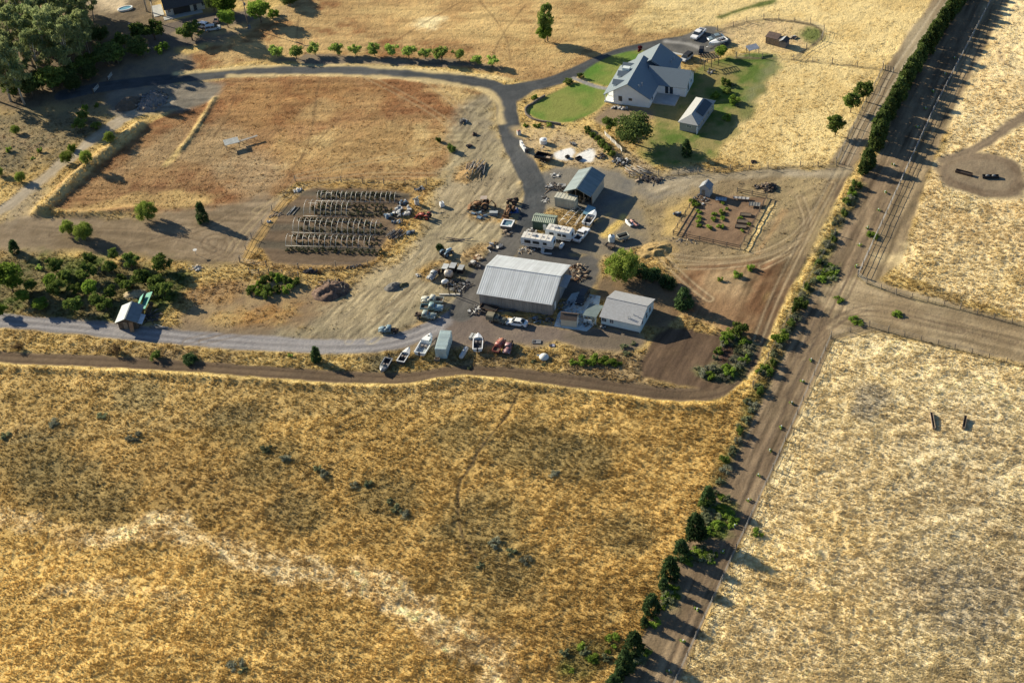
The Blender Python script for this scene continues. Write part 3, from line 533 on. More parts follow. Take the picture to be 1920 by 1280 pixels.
# standing dry grass: more blades than anyone could count, one object
rng = np.random.default_rng(7)
def grass(name, n, label_kind):
    y = Y0+18+(385-Y0)*rng.random(n)**1.35; x = (rng.random(n)*2-1)*(62+.30*y)*.93+4
    k = gidx(x, y); keep = rng.random(n) < (GR[k]*AMP[k]*(.35+.9*(n_t1[k]))-.12)*sst(390, 240, y); x, y, k = x[keep], y[keep], k[keep]; n = len(x)
    nb = 4; a = rng.random((n, nb))*2*math.pi; lean = rng.random((n, nb))*.35+.05; hh = (.16+.28*rng.random((n, nb)))*(.6+.5*AMP[k])[:, None]
    ox = x[:, None]+(rng.random((n, nb))-.5)*.5; oy = y[:, None]+(rng.random((n, nb))-.5)*.5; z = H[k][:, None]-.03
    wdt = .07+.07*rng.random((n, nb)); ta = a+math.pi/2+.6*(rng.random((n, nb))-.5)
    lx, ly = np.cos(ta)*lean+.10, np.sin(ta)*lean-.08
    v0 = np.stack([ox-np.cos(a)*wdt, oy-np.sin(a)*wdt, z+0*ox], -1); v1 = np.stack([ox+np.cos(a)*wdt, oy+np.sin(a)*wdt, z+0*ox], -1); v2 = np.stack([ox+lx, oy+ly, z+hh], -1)
    V = np.stack([v0, v1, v2], 2).reshape(-1, 3); m = len(V)
    cc = C[k]*(.9+.22*rng.random((n, 1))); cc = np.repeat(np.clip(cc*1.06, 0, .9), nb*3, 0); cc = np.concatenate([cc, np.ones((m, 1))], 1)
    me = bpy.data.meshes.new(name); me.vertices.add(m); me.vertices.foreach_set('co', V.ravel().astype(np.float32))
    me.loops.add(m); me.loops.foreach_set('vertex_index', np.arange(m, dtype=np.int32)); me.polygons.add(m//3); me.polygons.foreach_set('loop_start', np.arange(0, m, 3, dtype=np.int32)); me.update(calc_edges=True)
    at = me.attributes.new('Col', 'FLOAT_COLOR', 'POINT'); at.data.foreach_set('color', cc.ravel().astype(np.float32))
    mm = bpy.data.materials.new('straw'); mm.use_nodes = True; t = mm.node_tree; t.nodes.remove(t.nodes['Principled BSDF'])
    at_ = t.nodes.new('ShaderNodeAttribute'); at_.attribute_name = 'Col'; d = t.nodes.new('ShaderNodeBsdfDiffuse'); tr = t.nodes.new('ShaderNodeBsdfTranslucent'); ms = t.nodes.new('ShaderNodeMixShader'); ms.inputs[0].default_value = .45
    ge = t.nodes.new('ShaderNodeNewGeometry'); vm = t.nodes.new('ShaderNodeMix'); vm.data_type = 'VECTOR'; vm.inputs[0].default_value = .8; nlink(t, ge, 'Normal', vm, 4); vm.inputs[5].default_value = (0, 0, 1); nlink(t, vm, 1, d, 'Normal')
    nlink(t, at_, 'Color', d, 0); nlink(t, at_, 'Color', tr, 0); nlink(t, d, 0, ms, 1); nlink(t, tr, 0, ms, 2); nlink(t, ms, 0, t.nodes['Material Output'], 0)
    me.materials.append(mm); o = put(name, me); tag(o, 'dry golden grass standing over the fields', 'grass', kind='stuff')
grass('dry_grass', 420000, 'stuff')
# ------------------------------------------------------------ vegetation
def leafmat(name, c, c2, tr=.3):
    m = bpy.data.materials.new(name); m.use_nodes = True; t = m.node_tree; t.nodes.remove(t.nodes['Principled BSDF'])
    a = t.nodes.new('ShaderNodeAttribute'); a.attribute_name = 'tint'; oi = t.nodes.new('ShaderNodeObjectInfo')
    mx = t.nodes.new('ShaderNodeMix'); mx.data_type = 'RGBA'; mx.inputs[6].default_value = (*c, 1); mx.inputs[7].default_value = (*c2, 1); nlink(t, a, 'Fac', mx, 0)
    rr = t.nodes.new('ShaderNodeMapRange'); rr.inputs[3].default_value = .68; rr.inputs[4].default_value = 1.3; nlink(t, oi, 'Random', rr, 0)
    m2 = t.nodes.new('ShaderNodeMix'); m2.data_type = 'RGBA'; m2.blend_type = 'MULTIPLY'; m2.inputs[0].default_value = 1; nlink(t, mx, 2, m2, 6); nlink(t, rr, 0, m2, 7)
    d = t.nodes.new('ShaderNodeBsdfDiffuse'); x = t.nodes.new('ShaderNodeBsdfTranslucent'); ms = t.nodes.new('ShaderNodeMixShader'); ms.inputs[0].default_value = tr
    nlink(t, m2, 2, d, 0); nlink(t, m2, 2, x, 0); nlink(t, d, 0, ms, 1); nlink(t, x, 0, ms, 2); nlink(t, ms, 0, t.nodes['Material Output'], 0); return m
LM = {
 'euc': leafmat('eucalyptus_leaf', (.17, .23, .095), (.44, .47, .22), .4),
 'hedge': leafmat('hedge_leaf', (.06, .10, .03), (.16, .20, .06)),
 'pine': leafmat('pine_needle', (.042, .078, .03), (.10, .155, .06)),
 'fruit': leafmat('fruit_leaf', (0.233, 0.340, 0.082), (0.504, 0.629, 0.151), .35),
 'orch': leafmat('orchard_leaf', (0.077, 0.123, 0.031), (0.236, 0.296, 0.070)),
 'bright': leafmat('bright_leaf', (0.142, 0.237, 0.038), (0.298, 0.385, 0.070), .35),
 'willow': leafmat('willow_leaf', (0.178, 0.251, 0.046), (0.356, 0.424, 0.097), .35),
 'oak': leafmat('oak_leaf', (0.060, 0.090, 0.029), (0.164, 0.208, 0.065)),
 'scrub': leafmat('scrub_leaf', (0.162, 0.190, 0.104), (0.298, 0.315, 0.175)),
 'red': leafmat('red_leaf', (0.133, 0.028, 0.038), (0.245, 0.052, 0.070)),
 'dead': leafmat('dead_twig', (0.133, 0.095, 0.057), (0.263, 0.175, 0.096)),
 'crop': leafmat('crop_leaf', (0.057, 0.067, 0.038), (0.149, 0.158, 0.088)),
 'grey': leafmat('sage_leaf', (0.190, 0.199, 0.142), (0.315, 0.324, 0.228)),
}
BARK = mat('bark', (.16, .12, .085), .9, var=.35, scale=3)
PBARK = mat('pale_bark', (.42, .38, .32), .9, var=.35, scale=2)
def leaves(pts, size, seed, up=.3, aspect=1.0, stretch=None, tint=None):
    "leaf-clump faces at points; returns mesh arrays"
    r = np.random.default_rng(seed); n = len(pts)
    nrm = r.normal(size=(n, 3)); nrm[:, 2] += up; nrm /= np.linalg.norm(nrm, axis=1)[:, None]
    t = r.normal(size=(n, 3))
    if stretch is not None: t = t*.35+np.array(stretch)
    t -= (t*nrm).sum(1)[:, None]*nrm; t /= np.linalg.norm(t, axis=1)[:, None]+1e-9; b = np.cross(nrm, t)
    s = size*(.6+.8*r.random(n))[:, None]
    a = t*s*aspect; b = b*s/aspect
    k = nrm*s*.25
    V = np.stack([pts-a, pts-b*.8+k, pts+a, pts+b*.8+k], 1).reshape(-1, 3)
    tv = r.random(n)*.6 if tint is None else np.clip(tint+r.random(n)*.45-.1, 0, 1)
    return V, np.repeat(tv, 4)
def leafmesh(name, V, tv, m):
    n = len(V)//4; me = bpy.data.meshes.new(name); me.vertices.add(n*4); me.vertices.foreach_set('co', V.ravel().astype(np.float32))
    me.loops.add(n*4); me.loops.foreach_set('vertex_index', np.arange(n*4, dtype=np.int32)); me.polygons.add(n); me.polygons.foreach_set('loop_start', np.arange(0, n*4, 4, dtype=np.int32)); me.update(calc_edges=True)
    a = me.attributes.new('tint', 'FLOAT', 'POINT'); a.data.foreach_set('value', tv.astype(np.float32)); me.materials.append(m); return me
def clump_pts(r, centers, rad, per, flat=.8):
    out = []; tin = []
    for c, q in zip(centers, rad):
        v = r.normal(size=(per, 3)); v /= np.linalg.norm(v, axis=1)[:, None]; v *= (r.random(per)**.45)[:, None]*q; v[:, 2] *= flat
        out.append(v+c); tin.append(np.full(per, r.random()*.55))
    return np.vstack(out), np.concatenate(tin)
def limbs(mb, base, tips, r0, n=5):
    for t in tips:
        b = Vector(base); t = Vector(t); m = b.lerp(t, .5)+Vector((random.uniform(-.1, .1), random.uniform(-.1, .1), .12))*(t-b).length
        mb.tube([b, m, t], r0, n, r0*.25)
PROTO = {}
def tree_proto(kind, seed):
    "unit-size prototypes: (trunk mesh, crown mesh); height 1 -> metres given by kind"
    key = (kind, seed)
    if key in PROTO: return PROTO[key]
    r = np.random.default_rng(seed*31+len(kind)); random.seed(seed); mb = MB(); bark = BARK; part = 'crown'
    if kind == 'euc':            # 16 m tall, open clumped crown
        ax = np.array([r.normal()*.6, r.normal()*.6, 0]); cs = []; rs = []
        for i in range(30):
            h = 5+10.5*r.random(); R = (3.4 if h < 12 else 2.4)*math.sqrt(r.random()); a = r.random()*6.28
            cs.append([math.cos(a)*R+ax[0]*h/16, math.sin(a)*R+ax[1]*h/16, h]); rs.append(.8+.75*r.random())
        cs = np.array(cs); p, tn = clump_pts(r, cs, rs, 120, .85); V, tv = leaves(p, .26, seed, .1, 1.5, (0, 0, -.8), tn)
        mb.tube([(0, 0, -.3), (ax[0]*.3, ax[1]*.3, 5), (ax[0], ax[1], 13)], .34, 7, .07)
        limbs(mb, (ax[0]*.3, ax[1]*.3, 5), [tuple(cs[i]) for i in range(0, 24, 4)], .12); bark = PBARK; m = LM['euc']
    elif kind in ('hedge', 'pine'):     # narrow evergreen 5 m
        Hh = 5.0; pts = []; tn = []
        for i in range(130 if kind == 'hedge' else 95):
            h = .25+(Hh-.35)*r.random()**1.1; f = 1-h/Hh; prof = (min(1, .55+f*1.2))*(f**.55 if f < .5 else .69+.0*f)*1.75+.12
            if kind == 'pine': prof = (f**.75)*1.75+.18 if h > .8 else 1.3
            a = r.random()*6.28; c = np.array([math.cos(a)*prof*.78, math.sin(a)*prof*.78, h]); k = 16
            v = r.normal(size=(k, 3))*np.array([.20, .20, .20 if kind == 'hedge' else .14]); pts.append(v+c); tn.append(np.full(k, r.random()*.6))
        p = np.vstack(pts); tn = np.concatenate(tn); out = p*np.array([1, 1, .3]); dirn = out/np.linalg.norm(out, axis=1)[:, None]+np.array([0, 0, .5])
        V, tv = leaves(p, .19 if kind == 'hedge' else .22, seed, .2, 1.2 if kind == 'hedge' else 1.9, (0, 0, .6), tn)
        mb.tube([(0, 0, -.2), (0, 0, 2.5), (0, 0, 4.6)], .12, 6, .03); m = LM[kind]
    elif kind in ('fruit', 'orch', 'bright', 'oak', 'red', 'round'):
        par = {'fruit': (3.4, 1.9, .75, 20, .14), 'orch': (3.8, 2.0, .7, 24, .15), 'bright': (7.0, 3.2, 1.2, 44, .22), 'oak': (6.4, 4.2, 1.6, 60, .20), 'red': (2.4, 1.0, .5, 12, .12), 'round': (5.4, 2.2, 1.3, 30, .17)}[kind]
        Hh, R, zb, nc, sz = par; cs = []; rs = []
        for i in range(nc):
            u = r.normal(size=3); u /= np.linalg.norm(u); q = r.random()**.4
            cs.append([u[0]*R*.78*q, u[1]*R*.78*q, zb+(Hh-zb)*(.5+.42*u[2]*q)]); rs.append(R*(.22+.16*r.random()))
        cs = np.array(cs); p, tn = clump_pts(r, cs, rs, 85, .8); V, tv = leaves(p, sz, seed, .35, 1.15, None, tn)
        mb.tube([(0, 0, -.2), (0, 0, zb), (.1, 0, Hh*.6)], R*.055+.03, 6, .03); limbs(mb, (0, 0, zb*.8), [tuple(c) for c in cs[:7]], R*.028)
        m = LM['orch' if kind == 'round' else kind]
        if kind == 'round': m = LM['orch']
    elif kind == 'willow':
        cs = []; rs = []
        for i in range(80):
            u = r.normal(size=3); u /= np.linalg.norm(u); q = r.random()**.35; h = 3.5+2.5*u[2]*q
            cs.append([u[0]*2.75*q*(1.08 if h < 3.4 else .95), u[1]*2.75*q*(1.08 if h < 3.4 else .95), max(.8, h)]); rs.append(.5+.4*r.random())
        p, tn = clump_pts(r, np.array(cs), rs, 95, 1.25); p[:, 2] = np.maximum(p[:, 2], .3); V, tv = leaves(p, .13, seed, .15, 1.7, (0, 0, -.8), tn); mb.tube([(0, 0, -.2), (.1, 0, 1.6), (.1, .1, 3.2)], .22, 7, .1)
        limbs(mb, (.1, 0, 1.6), [(math.cos(k)*1.8, math.sin(k)*1.8, 4.2) for k in range(6)], .1); m = LM['willow']
    else:                           # low bushes; 'bush','scrub','crop','dead','grey','weed','conifer_bush'
        R, Hh, nc, per, sz, mk = {'bush': (1.2, 1.5, 14, 60, .12, 'orch'), 'gbush': (1.4, 1.4, 14, 60, .13, 'bright'), 'scrub': (1.0, .9, 10, 50, .11, 'scrub'), 'crop': (.55, .75, 7, 34, .085, 'crop'), 'dead': (1.6, 1.8, 14, 36, .12, 'dead'), 'grey': (1.3, .8, 12, 55, .10, 'grey'), 'weed': (.45, .4, 5, 26, .09, 'fruit'), 'juniper': (1.9, 1.7, 26, 60, .15, 'pine'), 'veg': (.7, .55, 8, 36, .11, 'bright')}[kind]
        cs = []; rs = []
        for i in range(nc):
            a = r.random()*6.28; q = math.sqrt(r.random())*R*.8; cs.append([math.cos(a)*q, math.sin(a)*q, Hh*(.2+.65*r.random()*(1-(q/R)**2*.6))]); rs.append(R*(.25+.15*r.random()))
        p, tn = clump_pts(r, np.array(cs), rs, per, .8); p[:, 2] = np.abs(p[:, 2]); V, tv = leaves(p, sz, seed, .3, 1.3 if kind != 'dead' else 2.6, None if kind != 'juniper' else (0, 0, .7), tn)
        limbs(mb, (0, 0, -.1), [tuple(c) for c in cs[:5]], .035); m = LM[mk]; part = 'foliage'
    PROTO[key] = (mb.mesh('trunk', bark), leafmesh(part, V, tv, m), part)
    return PROTO[key]
def plant(kind, seed, px, label, cat, group=None, sc=1.0, sz=None, name=None, rz=None, off=(0, 0), loc=None):
    tm, cm, part = tree_proto(kind, seed)
    q = loc if loc is not None else G(*px)
    random.seed(int(q.x*37+q.y*11)); o = thing(name or 'tree', label, cat, (q.x+off[0], q.y+off[1], q.z-.03), random.uniform(0, 6.28) if rz is None else rz, group)
    o.scale = (sc, sc, sz if sz else sc)
    put('trunk' if part == 'crown' else 'stem', tm, o); put(part, cm, o)
    return o
# --- row of young trees along the upper road
for i, (x, y) in enumerate([(521, 107), (556, 110), (591, 103), (634, 104), (667, 104), (702, 104), (735, 105), (767, 109), (798, 111), (829, 114), (861, 114), (896, 122), (924, 125)]):
    s = [1, 1.02, .92, .98, .86, 1.05, .95, .98, .85, 1.12, .9, .75, .85][i]
    plant('fruit', i % 4, (x, y), f'{ordinal(i)} small light green tree from the left in the row above the curved road', 'tree', 'young trees in a row beside the curved road', s*1.32, s*1.18, name='fruit_tree')
plant('round', 11, (1027, 78), 'tall narrow dark green tree standing alone in the dry field above the road', 'tree', None, 1.3, 2.15, name='field_tree')
plant('bright', 12, (1022, 79), 'low light green growth at the foot of the lone field tree', 'tree', None, .85, .8, name='sapling')
plant('oak', 3, (1188, 270), 'big dark spreading tree on the lawn below the white house', 'tree', None, 1.3, 1.2, name='oak_tree')
plant('orch', 2, (1143, 246), 'lighter green shrub tree touching the big dark tree on its left', 'tree', None, 1.2, 1.15, name='shrub_tree')
plant('pine', 2, (1287, 292), 'small dark conifer on the lawn under the long grey outbuilding', 'tree', None, .85, .9, name='conifer_tree')
plant('red', 1, (1200, 103), 'small red leaved tree at the top of the front lawn', 'tree', None, 1, 1.25, name='red_tree')
plant('bush', 1, (1089, 146), 'round clipped shrub at the upper end of the curved garden path', 'shrub', None, .9, name='shrub')
plant('bush', 2, (1066, 156), 'dark low shrub beside the road at the end of the garden path', 'shrub', None, 1.2, .8, name='shrub')
plant('gbush', 3, (1003, 185), 'pale green bush by the left tip of the front lawn', 'shrub', None, .8, .8, name='shrub')
for k, (x, y, s) in enumerate([(1008, 237, .8), (985, 236, .6), (1030, 236, .7)]):
    plant('gbush', k, (x, y), ['dark green weed bush under the curb of the round lawn', 'small weed bush left of the lawn curb by the driveway', 'yellow green weed bush below the lawn curb'][k], 'shrub', None, s, .6, name='shrub')
for k, (x, y, s, l) in enumerate([(1361, 158, 1.3, 'dark bush in the back garden right of the white house'), (1375, 160, .9, 'smaller grey green bush right of the dark back garden bush'), (1363, 174, 1.0, 'olive bush on the slope behind the grey outbuilding'), (1342, 182, 1.0, 'bush at the far gable of the grey outbuilding'), (1375, 192, 1.3, 'yellow green bush on the bank right of the grey outbuilding'), (1383, 200, .8, 'low green bush at the foot of the bank beside the straw field'), (1363, 224, 1.0, 'bright little bush on the lawn right of the grey outbuilding')]):
    plant(['bush', 'scrub', 'bush', 'gbush', 'gbush', 'scrub', 'gbush'][k], k, (x, y), l, 'shrub', None, s, s, name='shrub')
plant('bright', 2, (1352, 108), 'small fresh green yard tree next to the white boat by the house', 'tree', None, .6, .52, name='yard_tree')
for k, (x, y, l) in enumerate([(1566, 254, 'lowest of the three round green trees left of the dirt track'), (1595, 211, 'middle of the three round green trees left of the dirt track'), (1618, 190, 'uppermost of the three round green trees left of the dirt track')]):
    plant('round', 3+k, (x, y), l, 'tree', None, 1.2, 1.12, name='round_tree')
# --- hedge row beside the dirt track
HP = [(1822, -28), (1800, 8), (1776, 36), (1747, 82), (1722, 120), (1702, 152), (1686, 182), (1670, 208), (1655, 236), (1646, 262), (1640, 280)]
hp = smooth_path(pts2(HP), 1); seg = np.hypot(*(hp[1:]-hp[:-1]).T); cum = np.concatenate([[0], np.cumsum(seg)]); d = 0; k = 0
while d < cum[-1]:
    x = np.interp(d, cum, hp[:, 0]); y = np.interp(d, cum, hp[:, 1]); s = .85+.35*((k*37) % 10)/10
    plant('hedge', k % 5, None, 'dark evergreen tree standing in the dense row right of the dirt track', 'tree', 'evergreens of the dense upper row', s*1.15, s*1.05, name='evergreen_tree', loc=Vector((x+.4*math.sin(k*3.1), y+.3*math.cos(k*1.7), 0)))
    d += 2.5; k += 1
plant('hedge', 1, (1627, 312), 'broad evergreen standing apart just below the dense evergreen row', 'tree', None, 1.35, 1.0, name='evergreen_tree')
plant('hedge', 3, (1618, 325), 'low evergreen at the foot of the broad one below the dense row', 'tree', None, .9, .7, name='evergreen_tree')
VG = [(1606, 350, .95, 'dark'), (1598, 366, .7, 'leafy'), (1588, 380, .7, 'dark'), (1500, 578, 1.25, 'dark'), (1492, 596, 1.0, 'grey'), (1484, 612, .9, 'dark'), (1463, 640, 1.2, 'green'), (1452, 668, .7, 'grey'), (1433, 698, 1.0, 'green'), (1420, 728, .7, 'grey'), (1400, 752, .8, 'grey'), (1385, 800, .6, 'grey'), (1520, 545, .7, 'grey')]
for k, (x, y, s, t) in enumerate(VG):
    plant({'dark': 'bush', 'leafy': 'gbush', 'grey': 'scrub', 'green': 'gbush'}[t], k % 4, (x, y), f'{ordinal(k)} verge bush from the top along the gold grass edge below the evergreens', 'shrub', 'bushes along the gold verge', s*1.25, s*1.3, name='shrub')
vp = smooth_path(pts2([(1606, 352), (1556, 450), (1512, 545), (1476, 615), (1442, 690), (1396, 790), (1352, 890), (1322, 960)]), 1); vs_ = np.concatenate([[0], np.cumsum(np.hypot(*(vp[1:]-vp[:-1]).T))]); rv = random.Random(8); d = 1.0; k = 0
while d < vs_[-1]:
    x = np.interp(d, vs_, vp[:, 0])+rv.uniform(-.7, .7); y = np.interp(d, vs_, vp[:, 1])+rv.uniform(-.5, .5); q = Vector((x, y, gz(x, y)))
    plant(['scrub', 'bush', 'grey', 'scrub'][k % 4], k % 4, None, 'weedy grey green bush in the ragged line between gold verge and brown strip', 'shrub', 'ragged bush line beside the gold verge', rv.uniform(.65, 1.15), rv.uniform(.7, 1.2), name='verge_bush', loc=q)
    d += rv.uniform(1.4, 3.6); k += 1
for k, (x, y, s) in enumerate([(1327, 943, .86), (1305, 1008, 1.22), (1277, 1045, .9), (1257, 1081, .98), (1244, 1104, .55), (1222, 1148, .92), (1208, 1173, .45), (1189, 1222, 1.0), (1172, 1256, .95), (1161, 1274, .6), (1150, 1300, .9)]):
    plant('pine', k % 4, (x, y), f'{ordinal(k)} blue green pine from the top in the spaced row at bottom right', 'tree', 'spaced pines at the bottom right', s*1.08, s*1.0, name='pine_tree')
# seedlings with white guards along the fence
SEED = [(1504, 716), (1484, 757), (1465, 802), (1444, 846), (1423, 892), (1404, 938), (1378, 986), (1355, 1035), (1306, 1143), (1280, 1203), (1254, 1260), (1521, 676), (1660, 362), (1648, 395), (1612, 460), (1606, 500), (1626, 428), (1675, 310), (1720, 240), (1735, 205), (1750, 172), (1772, 140), (1790, 110)]
GUARD = mat('guard_plastic', (.75, .78, .76), .5, var=.05)
for k, (x, y) in enumerate(SEED):
    q = G(x, y); o = thing('seedling', 'small seedling in a pale guard beside the long wire fence', 'seedling', q, k*.7, 'guarded seedlings along the long wire fence')
    tm, cm, part = tree_proto('weed', k % 3); put('foliage', cm, o); o.scale = (1.1, 1.1, 1.3)
    g_ = MB(); g_.cyl((.1, 0, .22), .10, .46, n=8); g_.build('guard', GUARD, o)
# --- orchard, lower left
ORC = [(25, 548, 'bright', 1.0, 1.05, 'large bright leafy tree at the far left of the orchard'), (106, 509, 'orch', 1.05, .95, 'round dark tree near the upper edge of the orchard'), (166, 524, 'orch', 1.2, 1.0, 'dense round dark tree in the middle of the orchard'), (172, 500, 'orch', .95, .9, 'dark tree just behind the dense round one'), (108, 553, 'orch', 1.15, 1.0, 'dark orchard tree with a visible short trunk'), (98, 540, 'bright', .5, .5, 'yellow green tree pressed behind the short trunked one'), (125, 530, 'orch', .9, .85, 'small dark tree between the orchard rows'), (141, 552, 'orch', .8, .75, 'small bushy tree left of the olive clump'), (172, 552, 'bright', .55, .5, 'olive clump tree in the shaded orchard middle'), (45, 566, 'bright', .5, .42, 'light green sapling near the gravel road'), (78, 580, 'bright', .6, .40, 'low bright tree leaning by the gravel road'), (140, 585, 'orch', 1.1, .95, 'very dark tree close above the gravel road'), (200, 583, 'orch', .95, .85, 'dark tree left of the tin roofed shack'), (208, 560, 'orch', .9, .85, 'green tree behind the tin roofed shack'), (210, 512, 'orch', .85, .8, 'thin tree on the bare orchard edge'), (216, 487, 'orch', .75, .75, 'small tree at the top edge of the orchard'), (75, 503, 'weed', 2.2, 2.2, 'little bush at the top of the orchard'), (248, 503, 'orch', 1.05, 1.1, 'upright olive tree on the right side of the orchard'), (307, 506, 'orch', 1.3, 1.12, 'round dark tree at the right end of the orchard'), (271, 534, 'orch', 1.2, 1.0, 'wide dark tree above the shack'), (296, 545, 'orch', 1.1, .95, 'shaded tree above the green netting'), (312, 560, 'orch', 1.25, 1.05, 'leafy tree touching the green netting'), (228, 533, 'orch', .7, .65, 'small round tree in the open orchard middle'), (185, 570, 'orch', 1.0, .8, 'low dark tree near the road side of the orchard'), (5, 590, 'bright', .5, .4, 'green tree cut by the left picture edge'), (60, 545, 'orch', .8, .7, 'dark small tree under the large bright one'), (240, 545, 'orch', .85, .7, 'dark tree over the dry leaf heap')]
for k, (x, y, kd, s, z, l) in enumerate(ORC):
    plant(kd, k % 5 if kd == 'orch' else k % 3, (x, y), l, 'tree' if kd != 'weed' else 'shrub', 'trees of the orchard', s*1.15, z*1.1, name='orchard_tree')
plant('pine', 1, (29, 474), 'small blue green conifer behind the large bright orchard tree', 'tree', None, .8, .75, name='conifer_tree')
plant('willow', 1, (277, 412), 'feathery yellow green willow right of the golden berm', 'tree', None, .92, .82, name='willow_tree')
plant('willow', 2, (162, 450), 'larger of the two willows side by side on the bare left lot', 'tree', None, .82, .78, name='willow_tree')
plant('willow', 3, (130, 438), 'smaller of the two willows side by side on the bare left lot', 'tree', None, .6, .6, name='willow_tree')
plant('pine', 3, (381, 416), 'dark cone shaped tree alone on the bare left lot', 'tree', None, .95, 1.12, name='conifer_tree')
UL = [(167, 316, 'willow', .6, .6, 'round light green bush on the berm'), (128, 305, 'willow', .62, .55, 'light green bush by the pale track'), (208, 272, 'willow', .5, .5, 'bright bush at the upper end of the berm'), (136, 282, 'gbush', 1.0, 1.3, 'small upright green bush left of the pale track'), (152, 244, 'orch', 1.2, .9, 'lowest of the dark bushes beside the pale track'), (158, 228, 'orch', 1.05, .9, 'middle of the dark bushes beside the pale track'), (180, 240, 'bush', 1.2, 1.2, 'dark bush nearest the pale track'), (160, 205, 'gbush', .8, 1.1, 'small green bush above the dark bushes'), (30, 250, 'willow', .42, .42, 'yellow green bush on the upper left slope'), (17, 284, 'gbush', .7, 1.1, 'tiny bright bush at the left edge'), (75, 285, 'gbush', .6, 1.0, 'tiny bush on the brown left slope'), (62, 298, 'weed', 1.6, 1.5, 'low weed on the brown left slope'), (40, 340, 'willow', .5, .45, 'spiky light green bush below the brown slope'), (0, 330, 'willow', .4, .4, 'light bush at the left picture edge'), (182, 200, 'gbush', .6, .8, 'grey green bush near the dirt heap')]
for k, (x, y, kd, s, z, l) in enumerate(UL):
    plant(kd, k % 3+1 if kd == 'willow' else k % 4, (x, y), l, 'shrub', None, s, z, name='shrub')
# --- grove in the upper left
EUC = [(150, 126), (122, 112), (96, 136), (62, 122), (32, 114), (8, 104), (46, 196), (20, 190), (76, 152), (132, 142), (170, 108), (166, 62), (104, 64), (62, 62), (22, 54), (-14, 150), (-20, 60), (40, 20), (140, 30), (-6, 190), (110, 95), (85, 100), (48, 88), (20, 150), (160, 95), (176, 40), (140, 80), (80, 40), (0, 30), (120, 20)]
for k, (x, y) in enumerate(EUC):
    s = .95+.3*((k*7) % 5)/5; plant('euc', k % 5, (x, y), 'tall loose crowned eucalyptus with a pale trunk in the upper left grove', 'tree', 'eucalyptus trees of the upper left grove', s, s*.98, name='eucalyptus_tree')
for k, (x, y, s) in enumerate([(100, 172, 1.4), (62, 178, 1.2), (155, 145, 1.2), (205, 122, 1.3), (222, 118, 1.2), (258, 105, 1.1), (262, 78, 1.1), (130, 155, 1.0), (180, 128, 1.0), (40, 170, 1.1), (270, 108, .8), (190, 80, 1.0), (230, 92, .9), (80, 168, 1.1), (118, 165, 1.0), (140, 170, .8), (25, 182, 1.0), (170, 150, .9)]):
    plant('oak' if k % 2 else 'orch', k % 3, (x, y), f'{ordinal(k)} dark understorey bush at the edge of the eucalyptus grove', 'shrub', 'dark bushes under the grove', s*(.85 if k % 2 else 1.6), s*(.8 if k % 2 else 1.45), name='understorey_bush')
NB = [(288, 42, 'euc', .8, 1.0, 'tall dark tree left of the dark roofed house'), (276, 22, 'euc', .7, .9, 'tree behind the tall one left of the dark roofed house'), (291, 74, 'orch', 1.4, 1.25, 'dark round tree in the driveway of the dark roofed house'), (304, 97, 'gbush', 1.1, 1.5, 'pale bush by the driveway of the dark roofed house'), (361, 76, 'orch', 1.5, 1.2, 'round dark tree beside the vehicles of the neighbour'), (428, 52, 'bright', .68, .62, 'light leafy tree right of the neighbour vehicles'), (424, 26, 'bright', 1.0, .85, 'big bright tree right of the dark roofed house'), (402, 20, 'oak', .5, .6, 'dark tree at the right wall of the dark roofed house'), (490, 42, 'bright', .85, .8, 'big green tree right of the utility pole'), (512, 30, 'gbush', 1.1, 1.3, 'narrow green bush right of the pole'), (545, 14, 'oak', .5, .5, 'dark tree far behind the pole'), (520, -6, 'bright', .8, .7, 'tree cut by the top edge of the picture')]
for k, (x, y, kd, s, z, l) in enumerate(NB): plant(kd, k % 3, (x, y), l, 'tree', None, s*1.35, z*1.3, name='yard_tree')
# --- lower middle
plant('willow', 4, (1168, 524), 'big yellow green willow right of the metal barn', 'tree', None, 1.35, 1.2, name='willow_tree')
for k, (x, y, s, l) in enumerate([(1222, 520, 1.2, 'dark juniper thicket behind the big willow'), (1252, 536, 1.15, 'dark juniper right of the thicket behind the willow'), (1200, 512, 1.0, 'dark juniper close behind the big willow')]): plant('juniper', k, (x, y), l, 'shrub', None, s, s*1.2, name='juniper_bush')
plant('pine', 0, (1282, 575), 'bushy dark conifer on the brown ground right of the pale grey home', 'tree', None, 1.25, .95, name='conifer_tree')
plant('bush', 3, (1388, 624), 'dark bush casting a shadow over the dirt track bend', 'shrub', None, 1.7, 1.9, name='shrub')
for k, (x, y, l) in enumerate([(1383, 518, 'left of two bright saplings on the brown plot'), (1407, 505, 'right of two bright saplings on the brown plot'), (1350, 526, 'small sapling in a straw ring on the brown plot')]): plant('gbush', k, (x, y), l, 'sapling', None, .75-.2*(k == 2), 1.0-.3*(k == 2), name='sapling')
for k, (x, y, s) in enumerate([(1170, 652, 1.0), (1175, 664, .9), (1188, 645, .7), (1095, 681, 1.1), (1115, 679, 1.25), (1135, 680, 1.1), (1155, 683, .9), (1075, 682, .7), (1000, 677, .7), (1020, 683, .6), (880, 690, .6)]):
    plant('scrub' if k < 3 or k > 7 else 'gbush', k % 3, (x, y), f'{ordinal(k)} weedy bush on the bank below the pale grey home and parked wrecks', 'shrub', 'weedy bushes on the bank', s, s*.85, name='weed_bush')
rs_ = random.Random(4)
RING = [(1310, 695), (1320, 702), (1332, 708), (1345, 710), (1358, 706), (1370, 700), (1380, 692), (1388, 684), (1394, 674), (1400, 664), (1404, 652), (1398, 642), (1388, 636), (1376, 632), (1364, 628), (1356, 636), (1352, 648), (1346, 660), (1342, 672), (1330, 690), (1366, 640), (1384, 660), (1376, 676), (1362, 690), (1348, 696)]
